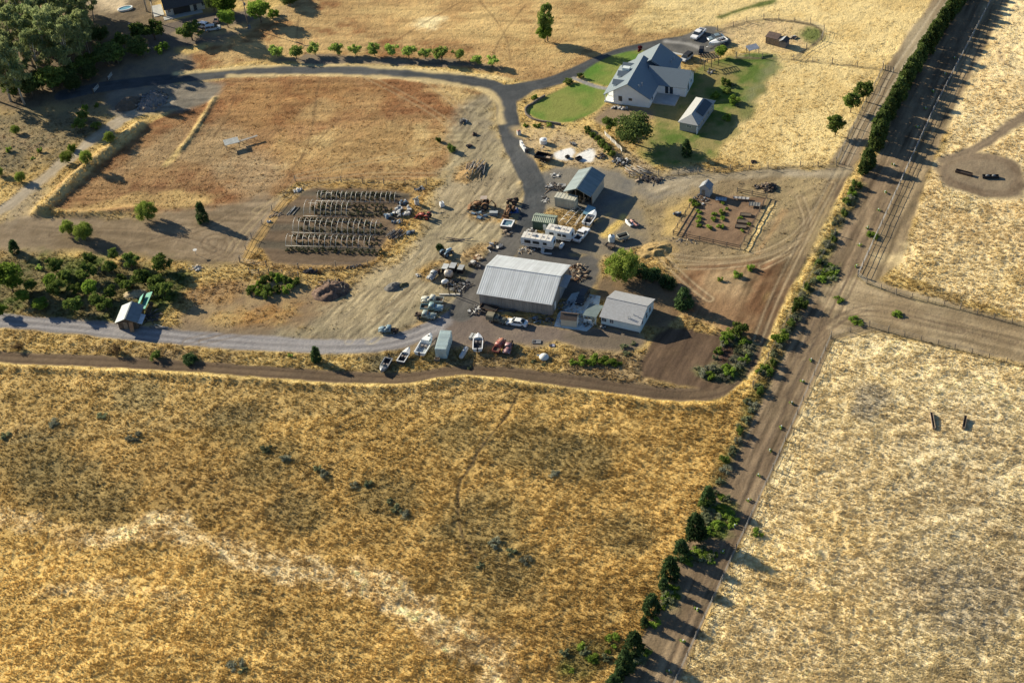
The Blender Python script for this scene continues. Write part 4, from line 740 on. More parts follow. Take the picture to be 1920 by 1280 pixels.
for k, (x, y) in enumerate(RING):
    plant(['scrub', 'grey', 'gbush'][k % 3], k % 4, (x+rs_.uniform(-3, 3), y+rs_.uniform(-2, 2)), 'grey green weed bush in the thicket inside the track bend', 'shrub', 'weed thicket inside the track bend', rs_.uniform(.7, 1.15), rs_.uniform(.7, 1.1), name='weed_bush')
for k, (x, y) in enumerate([(482, 540), (495, 528), (510, 522), (525, 524), (540, 528), (556, 534), (488, 552), (504, 545), (522, 546), (538, 545), (500, 556), (472, 548)]):
    plant('bush' if k % 3 else 'gbush', k % 4, (x, y), 'dense green bramble bush in the patch below the hoop garden', 'shrub', 'bramble patch below the hoop garden', 1.15, 1.1, name='bramble_bush')
for x, y, kd, s, z, l in [(220, 662, 'dead', 1.1, 1.25, 'bare brown bush between gravel road and ploughed track'), (293, 672, 'bush', 1.2, 1.2, 'round dark bush between gravel road and ploughed track'), (356, 677, 'juniper', .95, .95, 'wide dark spiky bush between gravel road and ploughed track'), (33, 655, 'dead', .9, .9, 'dead brown bush in the gold verge at far left'), (825, 468, 'juniper', .55, .9, 'small dark shrub near the blue tractor'), (822, 266, 'bush', .8, .9, 'dark shrub left of the pile of poles'), (846, 283, 'bush', 1.3, 1.2, 'dark shrub just above the pile of poles'), (600, 512, 'dead', .5, .4, 'dark weed by the garden fence'), (545, 668, 'weed', 1.6, 1.6, 'tiny bright weed in the gold verge'), (1064, 384, 'gbush', .9, 1.0, 'weed growing against the tan box shed')]: plant(kd, 1, (x, y), l, 'shrub', None, s, z, name='shrub')
plant('pine', 2, (594, 676), 'small dark conifer on the gold verge below the gravel road', 'tree', None, .75, .75, name='conifer_tree')
for k, (x, y, s) in enumerate([(1105, 250, .9), (1112, 256, .9), (1120, 262, .9), (1127, 270, 1.0), (1133, 278, 1.0), (1140, 286, 1.0), (1146, 292, .9), (1100, 245, .8)]):
    plant('bush', k % 4, (x, y), 'blue green shrub in the line beside the white picket fence', 'shrub', 'shrubs beside the white picket fence', s, s, name='shrub')
for k, (x, y, s) in enumerate([(1340, 402, 1.0), (1353, 400, 1.2), (1338, 412, 1.1), (1356, 411, 1.1), (1330, 428, 1.1), (1351, 426, 1.2), (1356, 382, .8), (1363, 392, .7), (1310, 398, 1.0), (1312, 408, 1.0), (1310, 416, 1.0), (1311, 424, .9), (1298, 380, 1.3), (1305, 386, 1.3), (1388, 410, .9), (1404, 422, .8), (1392, 434, .7)]):
    plant('veg', k % 3, (x, y), 'leafy vegetable plant on the bare soil of the fenced garden', 'vegetable plant', 'vegetable plants in the fenced garden', s*1.1, s*1.2, name='vegetable_plant')
for k, (x, y, s, h) in enumerate([(500, 842, 1.2, 1.2), (535, 860, 1.0, 1.2), (595, 880, .9, 1.6), (605, 890, .9, 1.6), (690, 908, 1.0, 1.2), (665, 910, .8, 1), (745, 955, 1.2, 1.2), (760, 965, 1.0, 1.0), (730, 940, .8, .8), (930, 1020, 1.2, 1.3), (960, 1035, 1.1, 1.1), (985, 1050, 1, .9), (900, 1060, .9, .7), (100, 795, 1.2, 1), (190, 780, 1.3, .9), (250, 820, 1.4, 1), (10, 818, 1.3, 1), (440, 1245, 1.3, 1), (455, 1255, 1.0, .9), (1040, 890, 1, .7)]):
    plant('grey' if k % 2 else 'scrub', k % 3, (x, y), 'low grey green bush growing in the golden foreground field', 'shrub', 'low bushes in the foreground field', s, h*.75, name='field_bush')
for k, (x, y) in enumerate([(1600, 600), (1610, 607), (1574, 563), (1682, 590), (1420, 1000), (1366, 965), (1352, 955), (1345, 985), (1330, 998), (1316, 1040), (1300, 1036), (1290, 1052), (1262, 1105), (1250, 1120), (1228, 1170), (1375, 975), (1555, 500), (1548, 515), (1562, 512), (1540, 525), (1640, 445), (1632, 440), (1150, 1195), (1112, 1235)]):
    plant('gbush', k % 4, (x, y), 'low leafy green weed in the brown planted strip', 'weed', 'leafy weeds of the planted strip', .8+.3*((k*5) % 4)/4, .55, name='leafy_weed')
rw = random.Random(12)
for quad, n in (([(1335, 925), (1378, 938), (1368, 990), (1318, 978)], 26), ([(1296, 1012), (1350, 1040), (1335, 1056), (1288, 1046)], 14), ([(1252, 1086), (1284, 1104), (1256, 1150), (1238, 1140)], 12), ([(1196, 1200), (1222, 1215), (1200, 1250), (1185, 1240)], 8), ([(1060, 1215), (1160, 1180), (1150, 1240), (1050, 1270)], 9), ([(1535, 490), (1572, 500), (1560, 528), (1532, 520)], 14)):
    for k in range(n):
        u, v = rw.random(), rw.random(); A, B, C_, D_ = quad
        x = (A[0]*(1-u)+B[0]*u)*(1-v)+(D_[0]*(1-u)+C_[0]*u)*v; y = (A[1]*(1-u)+B[1]*u)*(1-v)+(D_[1]*(1-u)+C_[1]*u)*v
        plant('veg' if k % 3 else 'scrub', k % 3, (x, y), 'low leafy green weed in the brown planted strip', 'weed', 'leafy weeds of the planted strip', rw.uniform(.8, 1.4), rw.uniform(.6, .9), name='leafy_weed')
# ------------------------------------------------------------ buildings
WHITE = mat('white_siding', (.74, .76, .76), .6, var=.05, scale=.8)
BLUEROOF = mat('blue_grey_shingle', (.15, .19, .22), .42, var=.14, scale=5, spec=.6)
GREYROOF = mat('grey_shingle', (.33, .34, .335), .75, var=.16, scale=4)
LGREYROOF = mat('pale_grey_shingle', (.34, .35, .36), .75, var=.12, scale=2.5, dirt=.1)
BROWNROOF = mat('brown_shingle', (.10, .075, .06), .85, var=.25, scale=5)
DARKROOF = mat('dark_shingle', (.085, .075, .07), .85, var=.25, scale=5)
BARNROOF = ribmat('barn_roof_metal', (.50, .53, .545), .55, 0, .5, 'X', .028, spec=.25, var=.07)
BARNWALL = ribmat('barn_wall_metal', (.30, .265, .235), .55, .1, .5, 'X', .05, var=.10)
GREENROOF = ribmat('green_roof_metal', (.25, .295, .295), .48, .75, .45, 'X', .02, spec=.4)
TANWALL = mat('tan_wall', (.44, .40, .33), .7, var=.1)
BEIGE = mat('beige_metal', (.50, .49, .40), .6, var=.12, scale=.8, dirt=.15)
DGREEN = ribmat('dark_green_metal', (.035, .075, .06), .5, .1, .4, 'X', .03)
LGREEN = ribmat('sage_roof_metal', (.25, .30, .23), .55, .1, .45, 'X', .05, dirt=.15)
GLASS = mat('window_glass', (.03, .04, .05), .12, var=.3, spec=.6)
TRIM = mat('white_trim', (.78, .79, .78), .5, var=.04)
CONC = mat('concrete', (.40, .41, .40), .85, var=.14, scale=.5)
CONCT = mat('blue_concrete', (.45, .53, .56), .8, var=.12, scale=.5)
WOOD = mat('weathered_wood', (.26, .205, .15), .9, var=.3, scale=2)
DWOOD = mat('dark_wood', (.115, .085, .06), .9, var=.3, scale=2)
STEEL = mat('galvanised_steel', (.48, .50, .52), .4, .6, var=.15, scale=1.5)
def frame3(fl, fr, br, z):
    a, b, c = P(*fl, z), P(*fr, z), P(*br, z); u = b-a; L = u.length; u.normalize(); v = Vector((-u.y, u.x, 0)); W = (c-b).dot(v)
    o = a+u*L/2+v*W/2; return Vector((o.x, o.y, 0)), math.atan2(u.y, u.x), L, W
def gable_walls(L, W, h, rise, axis='x'):
    "walls with gables at the ends of the ridge (ridge along x)"
    m = MB(); x, y = L/2, W/2
    vs = [(-x, -y, -.3), (x, -y, -.3), (x, y, -.3), (-x, y, -.3), (-x, -y, h), (x, -y, h), (x, y, h), (-x, y, h), (-x, 0, h+rise), (x, 0, h+rise)]
    return m.add(vs, [(0, 1, 5, 4), (2, 3, 7, 6), (1, 2, 6, 9, 5), (3, 0, 4, 8, 7), (3, 2, 1, 0)])
def roof_slab(a, b, c, d, t=.14):
    "slab below the quad a,b,c,d (counter-clockwise seen from outside)"
    a, b, c, d = map(Vector, (a, b, c, d)); n = (b-a).cross(d-a).normalized()*t
    m = MB(); return m.add([a-n, b-n, c-n, d-n, a, b, c, d], [(3, 2, 1, 0), (4, 5, 6, 7), (0, 1, 5, 4), (1, 2, 6, 5), (2, 3, 7, 6), (3, 0, 4, 7)])
def gable_roof(t, L, W, h, rise, o, m, oe=None, m2=None, name='roof'):
    oe = o if oe is None else oe; s = rise/(W/2); x = L/2+oe; y = W/2+o; ze = h-o*s+.12; zr = h+rise+.12
    for nm, q in (('a', ((-x, -y, ze), (x, -y, ze), (x, 0, zr), (-x, 0, zr))), ('b', ((x, y, ze), (-x, y, ze), (-x, 0, zr), (x, 0, zr)))):
        roof_slab(*q).build(name, m if nm == 'a' or m2 is None else m2, t)
    r = MB(); r.box((0, 0, zr+.03), (2*x, .30, .06)); r.build('ridge_cap', m, t)
def window(t, face, off, z, w, h, L, W, frame=TRIM):
    "window with pane, face f b l r of a box L x W"
    d = {'f': (0, -1), 'b': (0, 1), 'l': (-1, 0), 'r': (1, 0)}[face]
    if face in 'fb': c = (off, d[1]*(W/2+.03), z); sz = (w+.16, .06, h+.16); sp = (w, .03, h); c2 = (off, d[1]*(W/2+.065), z)
    else: c = (d[0]*(L/2+.03), off, z); sz = (.06, w+.16, h+.16); sp = (.03, w, h); c2 = (d[0]*(L/2+.065), off, z)
    f = MB(); f.box(c, sz); fo = f.build('window', frame, t); p = MB(); p.box(c2, sp); p.build('pane', GLASS, fo)
    g = MB()
    if face in 'fb': g.box((c2[0], c2[1]+d[1]*.012, z), (.05, .03, h)); g.box((c2[0], c2[1]+d[1]*.012, z), (w, .03, .05))
    else: g.box((c2[0]+d[0]*.012, off, z), (.03, .05, h)); g.box((c2[0]+d[0]*.012, off, z), (.03, w, .05))
    g.build('muntin', frame, fo)
def door(t, face, off, w, h, L, W, m, name='door', z0=0):
    d = {'f': (0, -1), 'b': (0, 1), 'l': (-1, 0), 'r': (1, 0)}[face]; b = MB()
    if face in 'fb': b.box((off, d[1]*(W/2+.035), z0+h/2), (w, .07, h)); hd = (off+w*.35, d[1]*(W/2+.09), z0+h*.5)
    else: b.box((d[0]*(L/2+.035), off, z0+h/2), (.07, w, h)); hd = (d[0]*(L/2+.09), off+w*.35, z0+h*.5)
    o = b.build(name, m, t); k = MB(); k.box(hd, (.08, .08, .14)); k.build('handle', STEEL, o); return o

# --- big metal barn
o, rz, L, W = frame3((893.1, 547.7), (1035.9, 569), (1073.6, 496.8), 3.9)
L -= .8; W -= .8
t = thing('metal_barn', 'big tan metal barn with a pale ribbed steel roof in the middle of the yard', 'barn', o, rz)
gable_walls(L, W, 3.75, 2.1).build('wall', BARNWALL, t)
gable_roof(t, L, W, 3.75, 2.1, .45, BARNROOF, .35)
door(t, 'r', 1.5, 4.2, 3.4, L, W, mat('grey_door', (.36, .37, .38), .5), 'roller_door'); door(t, 'r', -4.2, 1.0, 2.1, L, W, TRIM)
a = MB(); a.box((L/2+.8, 1.5, 3.6), (1.6, 4.4, .08), ry=.14); a.build('awning', LGREYROOF, t)
for s in (-1, 1): b = MB(); b.box((0, s*(W/2+.52), 3.62), (L+.7, .13, .12)); b.build('gutter', TRIM, t)
for y in (-2.5, 2.5): b = MB(); b.box((-L/2-.03, y, 1.6), (.06, 3.2, 3.2)); b.build('sliding_door', BARNWALL, t)
BARN = (o, rz, L, W)

# --- pale manufactured home with carport roof
o, rz, L, W = frame3((1124, 593.3), (1200, 610.2), (1228.5, 560.5), 2.5)
L -= .5; W -= .5
t = thing('manufactured_home', 'low pale blue home with a wide grey shingle roof right of the barn', 'house', o, rz)
LBLUE = mat('pale_blue_siding', (.62, .69, .68), .6, var=.06)
gable_walls(L, W, 2.45, 1.6).build('wall', LBLUE, t)
gable_roof(t, L, W, 2.45, 1.6, .3, LGREYROOF, .3)
for x, w_ in ((-L*.42, 1.0), (-L*.22, .8), (-L*.16, .0)):
    if w_: window(t, 'f', x, 1.7, w_, .8, L, W)
window(t, 'r', -W*.02, 1.7, .9, 1.3, L, W); window(t, 'r', W*.22, 1.7, .9, 1.2, L, W); window(t, 'r', -W*.3, 1.7, .7, .9, L, W)
for x, y in ((L*.28, -W*.3), (L*.18, -W*.42), (L*.4, -W*.33), (L*.22, -W*.40)): b = MB(); b.cyl((x, y, 3.1), .08, .9); b.build('roof_vent', STEEL, t)
b = MB(); b.box((0, -W/2-.02, .2), (L+.02, .03, .45)); b.build('skirting', mat('skirting', (.12, .11, .10), .8), t)
HOME = (o, rz, L, W)
c_ = thing('carport', 'grey green patio cover roof attached left of the pale blue home', 'carport', P(1112, 600), rz)
roof_slab((-1.7, -1.6, 2.15), (1.4, -1.6, 2.35), (1.4, 2.6, 2.35), (-1.7, 2.6, 2.15), .08).build('roof', mat('carport_roof', (.12, .16, .165), .6), c_)
for x, y in ((-1.5, -1.4), (1.2, -1.4), (-1.5, 2.4), (1.2, 2.4)): b = MB(); b.box((x, y, 1.05), (.1, .1, 2.1)); b.build('post', TRIM, c_)
b = MB(); b.box((-.6, -1.45, .6), (1.8, .06, 1.2)); b.build('side_panel', TRIM, c_)
# --- concrete yard slab
b = MB(); pts = [P(*p) for p in [(1039, 612), (1100, 621), (1117, 607), (1126, 556), (1085, 548), (1072, 551), (1046, 590)]]
n_ = len(pts); b.add([(p.x, p.y, z) for z in (-.2, .13) for p in pts], [tuple(range(n_, 2*n_))]+[(i, (i+1) % n_, (i+1) % n_+n_, i+n_) for i in range(n_)])
tag(b.build('concrete_slab', CONCT), kind='structure')
# --- small shed on the slab
o, rz, L, W = frame3((1050.5, 599), (1081.3, 602.3), (1087, 590), 1.9)
t = thing('garden_shed', 'small cream shed with a brown shingle roof on the concrete slab', 'shed', o+Vector((0, 0, .13)), rz)
gable_walls(L-.2, W-.1, 2.0, .75).build('wall', mat('cream_siding', (.55, .49, .38), .7, var=.06), t); gable_roof(t, L-.2, W-.1, 2.0, .75, .2, BROWNROOF, .15)
door(t, 'r', 0, 1.2, 1.8, L-.2, W-.1, TRIM)

# --- green roofed garage, open front
o, rz, L, W = frame3((1055.5, 359.5), (1108, 369.9), (1132.4, 328.1), 3.2)
rz += math.pi/2; o2 = o; L2, W2 = W-1.0, L-.8     # ridge runs away from the viewer
t = thing('garage', 'open fronted garage with a two tone green metal gable roof', 'garage', o2, rz)
hG = 3.3; rG = 1.5
g = MB(); x, y = L2/2, W2/2; x_ = x-1.2
g.add([(-x_, -y, -.2), (x, -y, -.2), (x, -y, hG), (-x_, -y, hG), (-x_, y, -.2), (x, y, -.2), (x, y, hG), (-x_, y, hG), (x, 0, hG+rG), (-x_, 0, hG+rG)], [(0, 1, 2, 3), (5, 4, 7, 6), (1, 5, 6, 8, 2)])
g.build('wall', TANWALL, t)
b = MB(); b.add([(-x_, -y, hG), (-x_, y, hG), (-x_, 0, hG+rG)], [(0, 2, 1)]); b.add([(-x_+.05, -y, hG), (-x_+.05, y, hG), (-x_+.05, 0, hG+rG)], [(0, 1, 2)]); b.build('gable_panel', TANWALL, t)
gable_roof(t, L2, W2, hG, rG, .35, GREENROOF, .5)
for yy in (-y+.1, y*.33, -y*.33, y-.1): b = MB(); b.box((-x_, yy, hG/2), (.18, .18, hG)); b.build('post', WOOD, t)
# --- beige box shed in front of it
o, rz, L, W = frame3((1039.5, 369.5), (1077.5, 376.5), (1083.6, 367.5), 2.6)
t = thing('box_shed', 'beige flat roofed box shed in front of the green roofed garage', 'shed', o, rz)
b = MB(); b.box((0, 0, 1.25), (L, W, 2.6)); b.build('wall', ribmat('beige_wall', (.42, .42, .35), .6, .05, .35, 'X', .03, dirt=.12), t)
b = MB(); b.box((0, 0, 2.6), (L+.12, W+.12, .12)); b.build('roof', BEIGE, t)
for k in range(6): b = MB(); b.box((-L/2+(k+.5)*L/6, 0, 2.68), (.08, W, .05)); b.build('roof_rib', BEIGE, t)
door(t, 'r', 0, .9, 2.0, L, W, BEIGE)
# --- dark green shed
o, rz, L, W = frame3((998.2, 414.8), (1038.6, 420), (1045.5, 406), 2.2)
t = thing('green_shed', 'dark green metal shed with a pale sage roof behind the trailers', 'shed', o, rz)
gable_walls(L, W, 2.3, .5).build('wall', DGREEN, t); gable_roof(t, L, W, 2.3, .5, .15, LGREEN, .1)
door(t, 'f', .35, .8, 1.8, L, W, mat('pale_door', (.5, .55, .55), .5)); 
# --- garden shed by the vegetable plot
o, rz, L, W = frame3((1312, 351), (1330.6, 355), (1336, 346), 2.3)
t = thing('garden_shed', 'small grey shed with a steep two slope roof at the vegetable garden corner', 'shed', o, rz+math.pi/2)
gable_walls(W, L, 2.3, 1.0).build('wall', mat('grey_siding', (.40, .40, .39), .7, var=.08), t); gable_roof(t, W, L, 2.3, 1.0, .2, mat('grey_shed_roof', (.24, .26, .28), .6), .2)
door(t, 'l', .3, .8, 1.8, W, L, WOOD)
# --- long hip roofed outbuilding
o, rz, L, W = frame3((1270.8, 228.8), (1308.8, 236.2), (1344.3, 189.3), 2.5)
t = thing('outbuilding', 'long grey outbuilding with a hipped roof on the back lawn', 'outbuilding', o, rz)
b = MB(); b.box((0, 0, 1.2), (L-.7, W-.7, 2.6)); b.build('wall', mat('grey_wall', (.36, .355, .34), .7, var=.07), t)
x, y, hz, hr = L/2, W/2, 2.5, 4.0; yr = y-x*.9
for q in (((-x, y, hz), (-x, -y, hz), (0, -yr, hr), (0, yr, hr)), ((x, -y, hz), (x, y, hz), (0, yr, hr), (0, -yr, hr))): roof_slab(*q).build('roof', GREYROOF, t)
for s in (-1, 1):
    b = MB(); b.add([(-x, s*y, hz), (x, s*y, hz), (0, s*yr, hr), (-x, s*y, hz-.14), (x, s*y, hz-.14)], [(0, 1, 2) if s < 0 else (1, 0, 2), (3, 4, 1, 0) if s < 0 else (4, 3, 0, 1), (4, 3, 2) if s < 0 else (3, 4, 2)]); b.build('roof', GREYROOF, t)
window(t, 'f', .2, 1.6, 1.1, .5, L-.7, W-.7)
for k in (-5, -2, 1.5, 4.5): window(t, 'r', k, 1.6, .7, .9, L-.7, W-.7)
door(t, 'r', -6.2, .9, 2.0, L-.7, W-.7, TRIM)
sp = MB(); sp.box((x*.55, 1.0, 3.35), (2.2, W*.5, .08), ry=math.atan2(1.5, x)); sp.build('solar_panel', mat('solar_panel', (.05, .07, .09), .3), t)

# --- white main house
a_, b_ = P(1150.3, 194.4), P(1217.5, 203)
u = (b_-a_).normalized(); rz = math.atan2(u.y, u.x); v = Vector((-u.y, u.x, 0))
GW = (b_-a_).length; RD = (P(1216.7, 104.5, 6.6)-P(1175.3, 153.3, 6.6)).dot(v)
t = thing('white_house', 'white farmhouse with blue grey gable roofs and dormers on green lawns', 'house', a_+u*GW/2, rz)
# local: x along near gable, y away; near gable wall on y=0
hw_ = GW/2; D = RD+.2; hE, hR_ = 2.9, 6.4; PW = 2.6           # porch on the -x side
xr = -.9                                               # ridge position
g = MB(); g.add([(-hw_, 0, -.3), (hw_, 0, -.3), (hw_, 0, hE), (xr, 0, hR_), (-hw_, 0, hE+.95), (-hw_, D, -.3), (hw_, D, -.3), (hw_, D, hE), (xr, D, hR_), (-hw_, D, hE+.95)],
      [(0, 1, 2, 3, 4), (6, 5, 9, 8, 7), (1, 6, 7, 2), (5, 0, 4, 9), (5, 6, 1, 0)]); g.build('wall', WHITE, t)
xl = -hw_-PW; zl = 2.55
roof_slab((xl, -.5, zl), (xr, -.5, hR_+.15), (xr, D+.4, hR_+.15), (xl, D+.4, zl)).build('roof', BLUEROOF, t)
sl_ = (hR_-hE)/(hw_-xr); roof_slab((xr, -.5, hR_+.15), (hw_+.5, -.5, hE+.15-.5*sl_), (hw_+.5, D+.4, hE+.15-.5*sl_), (xr, D+.4, hR_+.15)).build('roof', BLUEROOF, t)
b = MB(); b.box((-hw_-PW/2+.1, D/2, .2), (PW, D, .5)); b.build('porch_floor', TRIM, t)
for k in range(6): b = MB(); b.box((-hw_-PW+.3, .2+k*(D-.4)/5, 1.5), (.2, .2, 2.3)); b.build('porch_post', TRIM, t)
sw = (hR_-zl)/(xr-xl)
for k in range(3):                                     # dormers on the porch slope
    yy = D*(.20+.31*k); xf = xl+2.0; zf = zl+sw*2.0
    d = MB(); d.add([(xf, yy-.9, zf-.2), (xf, yy+.9, zf-.2), (xf, yy+.9, zf+1.1), (xf, yy, zf+1.75), (xf, yy-.9, zf+1.1), (xf+2.6, yy-.9, zf+1.1), (xf+2.6, yy+.9, zf+1.1), (xf+3.6, yy, zf+1.75)], [(1, 0, 4, 3, 2), (0, 5, 4), (6, 1, 2)])
    do = d.build('dormer', WHITE, t)
    for s in (-1, 1):
        q = ((xf-.25, yy+s*1.15, zf+.92), (xf-.25, yy, zf+1.85), (xf+3.7, yy, zf+1.85), (xf+2.2, yy+s*1.15, zf+.92)); q = q if s > 0 else q[::-1]
        roof_slab(*q, .1).build('dormer_roof', BLUEROOF, do)
    p = MB(); p.box((xf-.04, yy, zf+.5), (.06, .8, .9)); p.build('pane', GLASS, do)
b = MB(); b.box((xr-2.9, D*.60, 5.1), (1.9, 1.3, 1.9)); b.build('chimney', LBLUE, t)
# wing to the right and garage block behind
wy0, wy1 = D*.52, D*.52+8.2; wx1 = hw_+7.6
g = MB(); g.add([(hw_-.5, wy0, -.3), (wx1, wy0, -.3), (wx1, wy0, hE), (hw_-.5, wy0, hE), (hw_-.5, wy1, -.3), (wx1, wy1, -.3), (wx1, wy1, hE), (hw_-.5, wy1, hE), (wx1, (wy0+wy1)/2, hE+2.6)], [(0, 1, 2, 3), (5, 4, 7, 6), (1, 5, 6, 8, 2)]); g.build('wall', WHITE, t)
ym = (wy0+wy1)/2; xi = xr+2.4
roof_slab((hw_-2.2, wy0-.45, hE-.15), (wx1+.45, wy0-.45, hE-.15), (wx1+.45, ym, hE+2.75), (xi, ym, hE+2.75)).build('roof', BLUEROOF, t)
roof_slab((wx1+.45, wy1+.45, hE-.15), (hw_-2.2, wy1+.45, hE-.15), (xi, ym, hE+2.75), (wx1+.45, ym, hE+2.75)).build('roof', BLUEROOF, t)
gy0, gy1 = D-.1, D+7.0; gx0, gx1 = -4.0, hw_+2.6; gm_ = (gx0+gx1)/2; hg = 6.7
g = MB(); g.add([(gx0, gy0, -.3), (gx1, gy0, -.3), (gx1, gy0, hE), (gm_, gy0, hg-.2), (gx0, gy0, hE), (gx0, gy1, -.3), (gx1, gy1, -.3), (gx1, gy1, hE), (gm_, gy1, hg-.2), (gx0, gy1, hE)], [(0, 1, 2, 3, 4), (6, 5, 9, 8, 7), (1, 6, 7, 2), (5, 0, 4, 9)]); g.build('wall', WHITE, t)
sg = (hg-hE)/(gx1-gm_)
roof_slab((gx0-.45, gy0-1.5, hE-.3), (gm_, gy0-1.5, hg), (gm_, gy1+.4, hg), (gx0-.45, gy1+.4, hE-.3)).build('roof', BLUEROOF, t)
roof_slab((gm_, gy0-1.5, hg), (gx1+.45, gy0-1.5, hE-.3), (gx1+.45, gy1+.4, hE-.3), (gm_, gy1+.4, hg)).build('roof', BLUEROOF, t)
def hwin(x, y, z, w_, h_, ax):
    f = MB(); f.box((x, y, z), (w_+.2, .08, h_+.2) if ax == 'y' else (.08, w_+.2, h_+.2)); fo = f.build('window', TRIM, t)
    p = MB(); s = -.05 if ax == 'y' else .05; p.box((x, y+s, z) if ax == 'y' else (x+s, y, z), (w_, .03, h_) if ax == 'y' else (.03, w_, h_)); p.build('pane', GLASS, fo)
hwin(-hw_+1.9, -.04, 1.8, 1.0, 1.5, 'y'); hwin(-hw_+4.6, -.04, 1.9, .95, .7, 'y'); hwin(hw_+.04, 2.5, 1.7, 1.0, 1.2, 'x'); hwin(wx1+.04, wy0+2.3, 1.7, 1.0, 1.9, 'x'); hwin(wx1+.04, wy0+5.2, 1.9, .6, .9, 'x'); hwin(hw_+2.6, wy0-.04, 1.5, .9, 2.1, 'y'); hwin(hw_+3.8, wy0-.04, 1.5, .9, 2.1, 'y')
for x, y in ((hw_*.45, 2.6), (hw_*.35, 1.3), (gx1-1.5, gy0+3), (gx1-1.2, gy0+4.8)): b = MB(); b.cyl((x, y, hE+2.2 if y < 6 else hE+1.3), .1, 1.2); b.build('roof_vent', STEEL, t)
b = MB(); b.box((hw_+3.0, wy0-2.6, .1), (6.2, 5.0, .4)); b.build('patio', CONC, t)
HOUSE = t
b = MB(); pts = [P(*p) for p in [(1258, 97), (1318, 110), (1320, 120), (1290, 122), (1262, 112)]]; n_ = len(pts)
b.add([(p.x, p.y, z) for z in (-.2, .06) for p in pts], [tuple(range(n_))[::-1] if False else tuple(range(n_, 2*n_))[::-1]]); b.f[-1] = tuple(reversed(b.f[-1])); tag(b.build('concrete_apron', CONC), kind='structure')
# curb round the lawn
def strip_wall(name, px, h, wd, m, label, cat, sm=2, dz=0):
    pp = smooth_path(pts2(px), sm); b = MB(); n = len(pp); L = []
    for i in range(n):
        d = pp[min(i+1, n-1)]-pp[max(i-1, 0)]; d = d/np.linalg.norm(d); nn = np.array([-d[1], d[0]])*wd/2; z = gz(*pp[i])
        L.append([(pp[i][0]+nn[0], pp[i][1]+nn[1], z-.2), (pp[i][0]-nn[0], pp[i][1]-nn[1], z-.2), (pp[i][0]-nn[0], pp[i][1]-nn[1], z+h+dz), (pp[i][0]+nn[0], pp[i][1]+nn[1], z+h+dz)])
    b.loft(L, smooth=False); return tag(b.build(name, m), label, cat)
strip_wall('retaining_wall', [(1022, 181), (995, 196), (983, 206), (988, 219), (1010, 228), (1052, 235)], .55, .3, mat('retaining_stone', (.17, .145, .125), .9, var=.3, scale=2), 'dark curved retaining wall round the tip of the front lawn', 'wall')

# --- tin roofed shack with green netting
o, rz, L, W = frame3((216.6, 604.7), (256, 604), (271, 572), 2.3)
t = thing('shack', 'small wooden shack with a blue grey tin roof by the gravel road', 'shack', o, rz+math.pi/2)
b = MB(); b.add([(-W/2+.5, -L/2+.2, -.2), (W/2-.2, -L/2+.2, -.2), (W/2-.2, L/2-.2, -.2), (-W/2+.5, L/2-.2, -.2), (-W/2+.5, -L/2+.2, 2.2), (W/2-.2, -L/2+.2, 2.2), (W/2-.2, L/2-.2, 2.2), (-W/2+.5, L/2-.2, 2.2), (-W/2+.5, 0, 3.2), (W/2-.2, 0, 3.2)], [(0, 1, 5, 4), (2, 3, 7, 6), (1, 2, 6, 9, 5), (3, 0, 4, 8, 7)]); b.build('wall', DWOOD, t)
gable_roof(t, W, L, 2.2, 1.05, .2, mat('tin_roof', (.17, .20, .215), .5, .2, var=.15), .1)
roof_slab((-W/2, -L/2-1.1, 1.75), (W/2*.1, -L/2-1.1, 1.75), (W/2*.1, -L/2, 2.1), (-W/2, -L/2, 2.1), .06).build('lean_to_roof', STEEL, t)
door(t, 'l', .5, .9, 1.9, W-1.0, L, WOOD); b = MB(); b.box((-W/2-.2, -1.0, 1.2), (.2, .9, 2.4), ry=.25); b.build('leaning_board', mat('rust_board', (.34, .20, .11), .8), t)
NET = mat('green_netting', (.08, .30, .23), .7, var=.2)
q = G(276, 576); t = thing('netting_frame', 'green shade netting on a leaning frame right of the shack', 'netting', q, rz-.05)
roof_slab((-.8, -2.6, 1.3), (.7, -2.6, 1.7), (.7, 3.4, 1.9), (-.8, 3.4, 1.4), .05).build('netting', NET, t)
for x, y in ((-.7, -2.4), (.6, -2.4), (-.7, 3.2), (.6, 3.2)): b = MB(); b.tube([(x, y, -.1), (x, y, 1.6)], .05); b.build('pole', DWOOD, t)
for k in range(3): b = MB(); b.box((1.0, -2.5+k*1.3, .7), (.9, .08, 1.6), ry=.5); b.build('brace', DWOOD, t)
q = G(266, 572); t = thing('netting_frame', 'bright green netting hung between posts behind the shack roof', 'netting', q, rz)
roof_slab((-.5, -1.6, 1.0), (.6, -1.6, 2.2), (.6, 1.4, 2.3), (-.5, 1.4, 1.2), .05).build('netting', NET, t)
for y in (-1.5, 1.3): b = MB(); b.tube([(.6, y, -.1), (.6, y, 2.3)], .05); b.build('pole', DWOOD, t)
# --- pavilion with ramp in the middle field
q = G(436, 276); t = thing('pavilion', 'small flat grey roof on posts with a long ramp in the rust coloured field', 'pavilion', q, ang((424, 280), (448, 274)))
roof_slab((-1.9, -1.2, 1.6), (1.9, -1.2, 1.6), (1.9, 1.4, 1.75), (-1.9, 1.4, 1.75), .1).build('roof', ribmat('grey_planks', (.34, .36, .35), .8, 0, .3, 'X', .04), t)
for x in (-1.7, 1.7):
    for y in (-1.0, 1.2): b = MB(); b.box((x, y, .7), (.12, .12, 1.7)); b.build('post', WOOD, t)
b = MB(); b.box((4.4, .6, .9), (5.2, .7, .1), rz=.12); b.build('ramp', mat('ramp_boards', (.27, .25, .22), .8, var=.2), t)
for k in range(3): b = MB(); b.box((2.9+1.6*k, .6+.17*k, .42), (.1, .1, .9)); b.build('ramp_post', WOOD, t)
